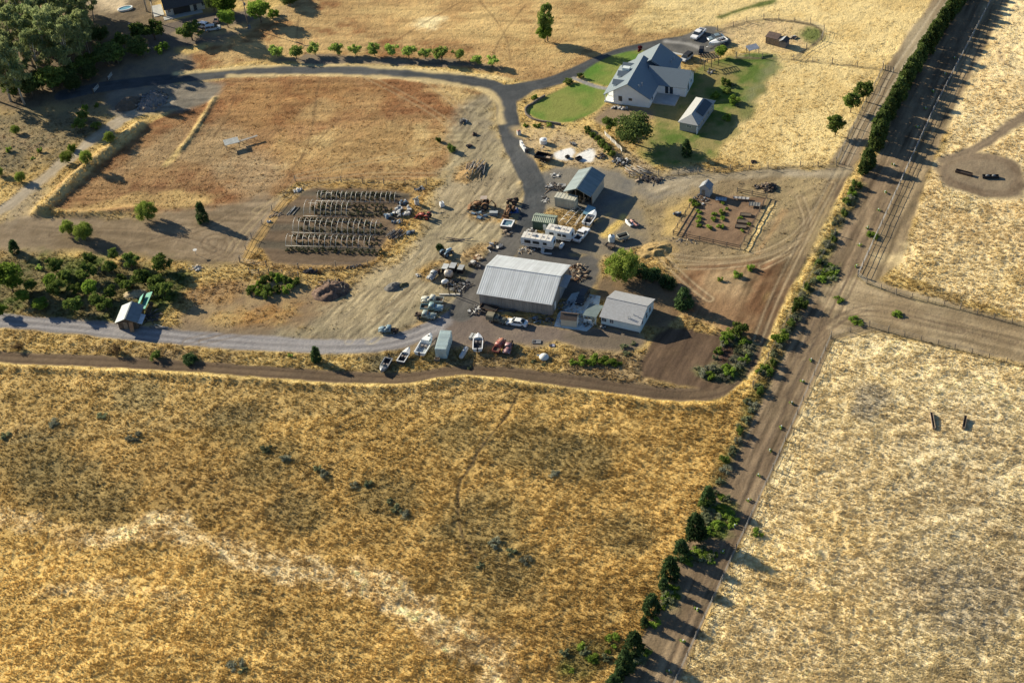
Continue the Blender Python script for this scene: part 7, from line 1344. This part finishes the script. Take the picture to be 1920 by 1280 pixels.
PL = [
 ('scrap_pile', 'flat grey metal scrap left of the low steel chest', 'scrap', (898, 402), 22, 1.8, .4, 'ppb', (2, 5, 0), (.5, 1.2), 11, 1, 0, R_(-25)),
 ('timber_stack', 'long dark beams stacked in weeds below the hot tub', 'timber', (862, 450), 6, 1.0, .2, 'p', (0, 4), (2.4, 3.2), 12, .4, 0, R_(-12)),
 ('scrap_pile', 'scrap boards and pipes at the driveway edge above the barn', 'scrap', (924, 463), 16, 1.8, .3, 'ptb', (2, 0, 3), (.5, 1.1), 13, 1, 0, None),
 ('scrap_pile', 'small scrap heap at the near corner of the hot tub', 'scrap', (948, 437), 16, 1.3, .3, 'pbt', (0, 2, 4), (.3, .8), 14, 1, 0, None),
 ('scrap_pile', 'dark frames and wheels behind the timber posts', 'scrap', (858, 536), 46, 2.8, .6, 'ptbw', (0, 0, 2, 3), (.4, 1.0), 15, .7, 0, None),
 ('scrap_pile', 'tipped white drum and black scrap at the barn driveway', 'scrap', (890, 498), 16, 1.4, .6, 'bcb', (0, 0, 3), (.5, 1.0), 16, 1, 0, None),
 ('scrap_pile', 'tan board and rubbish behind the tipped white drum', 'scrap', (895, 486), 16, 1.2, .2, 'pb', (6, 7), (.5, 1.0), 17, 1, 0, None),
 ('scrap_pile', 'motorcycle parts and wheels at the front corner of the barn', 'scrap', (895, 583), 36, 2.0, .7, 'wtbc', (0, 0, 2, 3), (.3, .7), 18, .8, 0, None),
 ('pipe_stack', 'long dark pipes stacked along the front wall of the barn', 'pipes', (930, 582), 10, 1.0, .4, 't', (0, 2), (2.4, 3.4), 19, .3, 0, R_(-18)),
 ('scrap_pile', 'dark tools and boxes at the right end of the barn wall', 'scrap', (1018, 600), 22, 2.2, .5, 'bct', (0, 2, 5), (.3, .8), 20, .6, -.3, None),
 ('firewood_pile', 'firewood and rusty scrap at the back corner of the barn', 'wood pile', (1081, 512), 70, 2.5, .9, 'tpbr', (6, 1, 4, 7), (.3, .9), 21, 1.3, 0, None),
 ('scrap_pile', 'rubbish behind the left end of the nearer white trailer', 'scrap', (992, 438), 26, 1.8, .5, 'bpc', (0, 3, 4), (.3, .9), 22, .7, 0, None),
 ('weed_rubbish', 'weeds and rubbish in front of the nearer white trailer', 'rubbish', (985, 470), 36, 2.4, .3, 'rbp', (4, 6, 3), (.15, .5), 23, .5, 0, None),
 ('scrap_pile', 'white frames and scrap left of the green roofed garage', 'scrap', (1040, 352), 40, 2.5, .6, 'tpb', (3, 0, 2, 4), (.4, 1.1), 24, .7, 0, None),
 ('scrap_pile', 'small white and black rubbish pile beside the beige box shed', 'scrap', (1024, 374), 12, 1.0, .4, 'bp', (0, 3), (.3, .7), 25, 1, 0, None),
 ('scrap_pile', 'clutter inside the open front of the green roofed garage', 'clutter', (1092, 374), 34, 2.1, .9, 'bpc', (0, 1, 6, 4), (.3, .9), 26, .6, 0, None),
 ('scrap_pile', 'white fittings on the gravel above the green roofed garage', 'scrap', (1041, 330), 10, .8, .5, 'bt', (3, 2), (.3, .7), 27, 1, 0, None),
 ('scrap_pile', 'white rubbish along the gable wall of the white house', 'rubbish', (1160, 203), 18, 2.2, .3, 'bcr', (3, 3, 0), (.3, .8), 28, .3, -.3, None),
 ('scrap_pile', 'dark pots and furniture on the house patio', 'clutter', (1255, 163), 20, 2.2, .5, 'bcr', (0, 4, 6), (.3, .7), 29, .7, 0, None),
 ('scrap_pile', 'scrap and an old wheel right of the white sand', 'scrap', (1126, 294), 16, 1.2, .6, 'bwt', (0, 2, 1), (.3, .7), 30, 1, 0, None),
 ('scrap_pile', 'metal junk at the lower end of the shrub line', 'scrap', (1163, 304), 30, 2.0, .7, 'bwtc', (0, 2, 3), (.4, .9), 31, .8, 0, None),
 ('branch_pile', 'fallen bleached branches and grey boards below the white picket fence', 'branches', (1193, 322), 18, 2.8, .4, 't', (2, 4), (1.0, 1.9), 32, .5, 0, R_(-50)),
 ('log_pile', 'row of burnt black logs along the fence', 'logs', (1218, 338), 40, 3.2, .7, 'tbr', (0, 0, 4), (.4, 1.0), 33, .4, -.15, None),
 ('log_pile', 'dark split log heap in the paddock straw', 'logs', (1440, 352), 80, 1.9, 1.1, 'tr', (0, 4, 1), (.35, .7), 34, .9, 0, None),
 ('log_pile', 'small log heap left of the dark log heap in the paddock', 'logs', (1417, 351), 14, .8, .4, 'tr', (0, 4), (.3, .5), 35, .8, 0, None),
 ('scrap_pile', 'grey rubbish and white dish near the bare lot tracks', 'rubbish', (366, 504), 22, 1.7, .3, 'brp', (2, 3, 6), (.3, .7), 36, .6, 0, None),
 ('plastic_heap', 'black plastic sheeting heaped at the garden fence', 'plastic', (583, 509), 26, 1.6, .4, 'rb', (0, 0), (.4, .8), 37, .5, 0, None),
 ('plastic_strip', 'black plastic strip along the garden fence', 'plastic', (668, 500), 24, 2.4, .2, 'rb', (0, 0), (.3, .6), 38, .2, .1, None),
 ('pipe_heap', 'white plastic pipes lying on the bare garden soil', 'pipes', (550, 396), 7, .9, .1, 't', (3, 2), (.9, 1.4), 39, .5, 0, R_(70)),
 ('sheet_heap', 'crumpled white sheet at the back fence of the hoop garden', 'sheet', (557, 357), 12, 1.1, .3, 'rb', (3, 3), (.4, .8), 40, .5, .4, None),
 ('sheet_heap', 'white bag by the left fence of the hoop garden', 'bag', (503, 416), 5, .5, .3, 'r', (3, 3), (.4, .6), 41, .6, 0, None),
 ('scrap_pile', 'grey boards along the left fence of the hoop garden', 'boards', (516, 404), 10, 1.4, .2, 'p', (2, 4), (.5, 1.0), 42, .6, 0, R_(50)),
 ('bin_cluster', 'white bins and bags heaped at the right end of the hoops', 'bins', (757, 398), 30, 2.4, .9, 'ccb', (3, 3, 2), (.6, 1.1), 43, .8, 0, None),
 ('bin_cluster', 'blue barrels and white buckets left in the white bin heap', 'barrels', (729, 407), 10, 1.0, .6, 'c', (5, 3), (.7, 1.1), 44, .8, 0, None),
 ('bin_cluster', 'dark blue machine and white bags behind the bins', 'clutter', (756, 381), 14, 1.1, .8, 'bc', (5, 0, 3), (.5, .9), 45, .8, 0, None),
 ('scrap_pile', 'dark buckets and a white lid in front of the bins', 'buckets', (745, 417), 16, 1.5, .3, 'cb', (0, 3, 5), (.3, .7), 46, .6, 0, None),
 ('stem_heap', 'grey heap of cut stems at the lower right of the hoops', 'stems', (742, 440), 60, 2.0, .6, 't', (2, 4, 0), (.4, .8), 47, .8, 0, R_(55)),
 ('blue_bundle', 'pale blue bundle beside the heap of cut stems', 'bundle', (769, 437), 9, .9, .4, 'r', (5, 2), (.6, 1.0), 48, .6, 0, None),
 ('scrap_pile', 'grey weathered bundle at the upper right of the hoop garden', 'bundle', (787, 354), 14, 1.3, .3, 'rb', (2, 2), (.4, .9), 49, .5, 0, None),
 ('stump_heap', 'dark old stump on the bare yard left of the curving road', 'stump', (890, 253), 10, .7, .5, 'rb', (0, 1), (.4, .8), 50, 1, 0, None),
 ('stump_heap', 'dark dug out stump above the pile of poles', 'stump', (880, 275), 10, .8, .4, 'rb', (0, 1), (.4, .8), 51, .8, 0, None),
 ('log_cart', 'loaded grey log cart on the bare yard inside the road bend', 'cart', (868, 229), 16, .9, .9, 'tb', (2, 3, 0), (.5, .9), 52, .8, 0, R_(80)),
 ('stone_heap', 'low dark stone in the straw paddock', 'stone', (1413, 304), 8, .6, .5, 'r', (0, 1), (.4, .7), 53, 1, 0, None),
 ('pipe_heap', 'white pipes lying beside the gravel road right of the shack', 'pipes', (304, 615), 5, 1.2, .1, 't', (3, 2), (1.2, 1.8), 54, .2, 0, R_(-18)),
 ('scrap_pile', 'cut branches and rails right of the green netting', 'branches', (283, 594), 30, 2.0, .5, 'tp', (0, 4), (.5, 1.2), 55, 1, 0, None),
 ('scrap_pile', 'pots and chairs on the bluish slab by the carport', 'clutter', (1102, 608), 12, 1.1, .5, 'cb', (0, 4, 3), (.3, .6), 56, 1, 0, None),
 ('scrap_pile', 'toys and pots below the corner of the pale blue home', 'clutter', (1131, 614), 14, .6, .4, 'cb', (3, 0), (.3, .5), 57, 1, 0, None),
 ('scrap_pile', 'dark stacked goods along the right wall of the barn', 'clutter', (1060, 574), 14, 1.6, .8, 'bp', (0, 2, 5), (.4, .9), 58, 1.2, 0, None),
 ('grey_plank', 'grey plank by the fence above the paddock path', 'plank', (1262, 334), 1, .1, .1, 'p', (3, 2), (1.2, 1.8), 59, .4, 0, R_(-5)),
 ('scrap_pile', 'garden clutter beside the grey shed of the vegetable plot', 'clutter', (1313, 376), 26, 1.7, .5, 'bcp', (0, 3, 2, 4), (.3, .7), 60, 1.2, 0, None),
 ('scrap_pile', 'blue and white rubbish outside the vegetable garden fence', 'rubbish', (1270, 402), 22, .9, .4, 'bc', (5, 3, 0), (.4, .8), 61, .7, 0, None),
 ('scrap_pile', 'hay and bins behind the animal shelter', 'clutter', (1488, 72), 30, 1.1, .4, 'bc', (3, 6, 0), (.3, .7), 62, .6, 0, None),
 ('scrap_pile', 'boxes and a trailer hitch by the lower end of the pergola', 'clutter', (1330, 135), 16, 1.6, .6, 'bcp', (0, 2, 3), (.3, .8), 63, .7, 0, None),
 ('scrap_pile', 'loose stones along the near fence of the vegetable garden', 'stones', (1280, 452), 40, 4.0, .15, 'r', (2, 6), (.15, .4), 64, .25, -.3, None),
 ('scrap_pile', 'small white rubbish on the pale yard near the parked trucks', 'rubbish', (784, 517), 14, .55, .3, 'bc', (3, 6), (.3, .5), 65, 1, 0, None),
]
for p in PL: pile(*p[:10], seed=p[10], ratio=p[11], rot=p[12], align=p[13])
# timber A-posts beside the scrap
q = G(843, 553); t = thing('timber_gallows', 'two tall dark timber posts with a pale base beam left of the barn drive', 'posts', q, R_(-8))
for x in (0, 1.4): b = MB(); b.tube([(x, 0, 0), (x-.15, .1, 3.6)], .12, 6); b.build('post', DWOOD, t)
b = MB(); b.box((0, 0, .15), (4.6, .4, .3)); b.build('base_beam', mat('pale_beam', (.5, .48, .42), .8), t)
b = MB(); b.tube([(-.15, .1, 3.4), (1.25, .1, 3.4)], .08, 6); b.build('crossbar', DWOOD, t)
# white stacked panels, tubs on the straw patch
q = G(981, 279); t = thing('panel_stack', 'long white stack of panels standing beside the driveway', 'panels', q, ang((975, 268), (988, 287)))
for k in range(3): b = MB(); b.box((-1.2+1.2*k, .0, .75-.1*k), (1.15, .5, 1.5-.2*k)); b.build('panel', mat('panel_white', (.70, .70, .68), .6, dirt=.1), t)
b = MB(); b.box((1.8, .3, .5), (.7, .7, 1.0)); b.build('crate', SC[0], t)
q = G(973, 252); t = thing('white_cabinet', 'white cabinet with a reddish load above the panel stack', 'cabinet', q, .3); b = MB(); b.box((0, 0, .5), (.9, .8, 1.0)); b.build('body', SC[3], t); b = MB(); b.ell((0, 0, 1.05), (.45, .4, .2), 8, 5); b.build('load', mat('red_load', (.4, .16, .12), .7), t)
q = G(1019, 268); t = thing('round_tank', 'squat white round tank behind the black dump trailer', 'tank', q); b = MB(); b.cyl((0, 0, .55), .95, 1.1, n=18); b.build('shell', mat('tank_white2', (.66, .68, .68), .5, dirt=.12), t); b = MB(); b.cyl((0, 0, 1.2), .92, .25, n=18, r2=.25); b.build('top_cone', mat('tank_white2', (.66, .68, .68)), t)
q = G(1018, 281); t = thing('trailer_jack', 'white framed jack at the tongue of the dump trailer', 'jack', q, .4); b = MB(); b.tube([(0, 0, 0), (0, 0, 1.0)], .06); b.tube([(-.5, 0, .5), (.5, .2, .5)], .06); b.build('stand', SC[3], t); b = MB(); b.box((.3, .1, .65), (.4, .4, .3)); b.build('winch', SC[0], t)
for px, l, s in [((1064, 296), 'single black crate on the left white sand patch', (.9, .7)), ((1085, 299), 'black open frame crate on the right white sand patch', (1.5, .9))]:
    q = G(*px); t = thing('black_crate', l, 'crate', q, R_(35)); b = MB()
    for y in (-1, 1): b.box((0, y*s[1]/2, .35), (s[0], .12, .5)); b.box((y*s[0]/2, 0, .35), (.12, s[1], .5))
    b.build('crate_side', BLK, t); b = MB(); b.box((0, 0, .12), (s[0], s[1], .1)); b.build('crate_floor', SC[0], t)
q = G(1075, 270); t = thing('scoop', 'grey machine bucket lying above the white sand', 'bucket', q, .5); b = MB(); b.prism([(-.6, 0), (.7, 0), (.6, .12), (-.4, .2), (-.5, .7), (-.6, .7)], -.7, .7); b.build('shell', SC[2], t); b = MB(); b.box((-.7, 0, .4), (.2, .5, .4)); b.build('mount', SC[0], t)
# liquid tote, wind pole, sat dish
q = G(829, 387); t = thing('liquid_tote', 'white caged liquid tote alone on the pale yard', 'tote', q, .3); b = MB(); b.box((0, 0, .65), (1.0, 1.0, 1.0), top=(.95, .95)); b.build('bottle', mat('tote_white', (.72, .74, .74), .5), t); b = MB(); b.box((0, 0, .08), (1.1, 1.1, .14)); b.build('pallet', WOOD, t); b = MB(); b.cyl((0, 0, 1.2), .18, .1); b.build('cap', BLK, t)
q = G(782, 384); t = thing('round_bin', 'round white bin with a dark mouth beside the leaning pale frame', 'bin', q); b = MB(); b.cyl((0, 0, .6), .55, 1.2, n=14); b.build('shell', SC[3], t); b = MB(); b.cyl((0, 0, 1.21), .42, .04, n=14); b.build('mouth', BLK, t)
q = G(787, 388); t = thing('leaning_frame', 'tall pale leaning frame with a white sheet behind the red tractor', 'frame', q, .2); b = MB(); b.tube([(0, 0, 0), (-.2, .6, 2.6)], .09, 6); b.tube([(-.9, .4, 2.2), (.6, .7, 2.5)], .08, 6); b.build('pole', mat('pale_green_pole', (.45, .52, .46), .6), t); b = MB(); b.box((-.8, .7, 1.9), (1.0, .06, .7), rx=.5); b.build('sheet', SC[3], t)
q = G(368, 478); t = thing('satellite_dish', 'small white dish on a post on the bare left lot', 'dish', q); b = MB(); b.tube([(0, 0, 0), (0, 0, 1.3)], .05); b.build('post', STEEL, t); b = MB(); b.cyl((0, -.1, 1.5), .15, .18, 'Z', 12, r2=.5); b.build('dish', SC[3], t)
# wreck yard odds
q = G(1020, 670); t = thing('upturned_tub', 'white upturned round tub on the bank right of the pink wreck', 'tub', q); b = MB(); b.ell((0, 0, .15), (1.05, 1.0, .75), 16, 8); b.build('shell', mat('tub_white', (.66, .67, .63), .6, var=.12, dirt=.2), t); b = MB(); b.box((-1.0, .5, .4), (.8, .5, .06), rz=.4, ry=.3); b.build('broken_flap', SC[5], t)
for px, l, m, s in [((1006, 641), 'flat pale grey panel lying in grass above the upturned tub', SC[2], (1.9, 1.2)), ((1035, 648), 'flat blue grey panel lying in grass right of the pale grey panel', mat('panel_blue', (.30, .32, .42), .6), (1.2, .8))]:
    q = G(*px); t = thing('flat_panel', l, 'panel', q, -.2); b = MB(); b.box((0, 0, .14), (*s, .08)); b.build('sheet', m, t); b = MB(); b.box((-s[0]*.3, 0, .22), (.5, .6, .12)); b.build('debris', SC[0], t)
for k, px in enumerate([(884, 632), (890, 633)]):
    q = G(*px); b = MB(); b.box((0, 0, .28), (.62, 1.7, .55), top=(.8, .95)); o = b.build('concrete_block', CONC); o.location = q; o.rotation_euler.z = R_(-25); tag(o, ['left', 'right'][k]+' of two pale concrete blocks beside the aqua container', 'block')
# troughs and feed bunks on the right
for a_, c_, l, m, w_ in [((1792, 322), (1822, 330), 'dark rusty feed trough, left of the two troughs in the muddy ring', RUST_, .9), ((1842, 333), (1872, 333), 'black water trough with pale tanks, right of the two troughs in the muddy ring', BLK, .9), ((1746, 776), (1751, 805), 'left of two narrow wooden feed bunks in the pale pasture', WOOD, .5), ((1810, 783), (1806, 805), 'right of two narrow wooden feed bunks in the pale pasture', WOOD, .5)]:
    p, q = P(*a_), P(*c_); L = (q-p).length; c = (p+q)/2; c.z = gz(c.x, c.y); t = thing('trough', l, 'trough', c, math.atan2(q.y-p.y, q.x-p.x)); b = MB()
    for s in (-1, 1): b.box((0, s*w_/2, .35), (L, .08, .6)); b.box((s*L/2, 0, .35), (.08, w_, .6))
    b.build('side_wall', m, t); b = MB(); b.box((0, 0, .2), (L-.1, w_-.1, .1)); b.build('trough_floor', SC[0], t)
    if m is BLK:
        for s in (-1, 1): b = MB(); b.ell((s*L*.2, 0, .6), (.5, .35, .25), 10, 6); b.build('float_tank', SC[2], t)
# raised beds and trellis in the vegetable garden
for k, (px, l) in enumerate([((1398, 404), 'uppermost raised bed at the right of the vegetable garden'), ((1392, 417), 'middle raised bed of the vegetable garden'), ((1389, 426), 'lowest raised bed of the vegetable garden')]):
    q = G(*px); t = thing('raised_bed', l, 'raised bed', q, R_(-18)); b = MB()
    for s in (-1, 1): b.box((0, s*.55, .2), (2.6, .1, .4)); b.box((s*1.25, 0, .2), (.1, 1.0, .4))
    b.build('bed_board', DWOOD, t); b = MB(); b.box((0, 0, .2), (2.4, 1.0, .3)); b.build('soil', mat('dark_soil', (.12, .095, .07)), t)
for px, l, s in [((1352, 376), 'bluish sheeted cold frame behind the vegetable beds', (2.6, 1.3)), ((1415, 386), 'grey slatted pallet frame right of the cold frame', (2.5, 1.5)), ((1390, 374), 'pale pipe trellis along the back of the vegetable garden', (3.6, .9))]:
    q = G(*px); t = thing('cold_frame', l, 'frame', q, R_(-16)); b = MB(); b.box((0, 0, .45), (s[0], s[1], .08)); b.build('top', mat('frame_'+str(s[0]), {2.6: (.30, .36, .40), 2.5: (.20, .20, .18), 3.6: (.35, .34, .32)}[s[0]], .6, var=.25), t)
    for k in range(5): b = MB(); b.box((-s[0]/2+k*s[0]/4, 0, .52), (.08, s[1]+.2, .08)); b.build('slat', SC[2], t)
    for x in (-1, 1):
        for y in (-1, 1): b = MB(); b.box((x*s[0]*.46, y*s[1]*.45, .22), (.08, .08, .5)); b.build('leg', WOOD, t)
# neighbour's vehicles, pole
car('van', 'white car beside the round dark tree of the neighbour yard', 'car', (388, 53), (372, 50), 'suv', PW, 3.8, 1.75)
car('sedan', 'silver car right of the white one in the neighbour yard', 'car', (390, 58), (410, 55), 'suv', paint('silver2', (.50, .52, .53)), 4.5, 1.8)
car('sedan', 'tan car under the light leafy tree in the neighbour yard', 'car', (406, 44), (412, 35), 'sedan', paint('tan', (.34, .25, .2)), 4.2, 1.75)
tractor('small dark red tractor on the shaded ground below the oval pool', (244, 53), (256, 50), paint('dark_red', (.16, .035, .03)), None, sc=.8)
q = G(266, 63); t = thing('covered_boat', 'pale blue covered boat in the shade below the dark red tractor', 'boat', q, R_(-5)); b = MB(); b.loft([[(x, -w_, .3), (x, -w_, .8), (x, 0, z), (x, w_, .8), (x, w_, .3)] for x, w_, z in ((-1.7, .7, 1.0), (-.6, .85, 1.25), (.7, .75, 1.2), (1.8, .1, .85))], smooth=False); b.build('cover', mat('boat_cover', (.52, .60, .64), .6), t); b = MB(); b.box((0, 0, .2), (2.6, .8, .25)); b.build('cradle', BLK, t)
q = G(466, 53); t = thing('utility_pole', 'wooden utility pole with a pale base right of the neighbour trees', 'pole', q, .3); b = MB(); b.tube([(0, 0, -.2), (0, 0, 9.5)], .16, 8, .11); b.build('pole', WOOD, t); b = MB(); b.box((0, 0, 8.8), (2.2, .12, .14)); b.build('cross_arm', WOOD, t); b = MB(); b.cyl((.25, 0, 7.6), .25, .8); b.build('transformer', SC[2], t); b = MB(); b.box((.2, -.4, .5), (.9, .7, 1.0)); b.build('meter_box', SC[2], t)
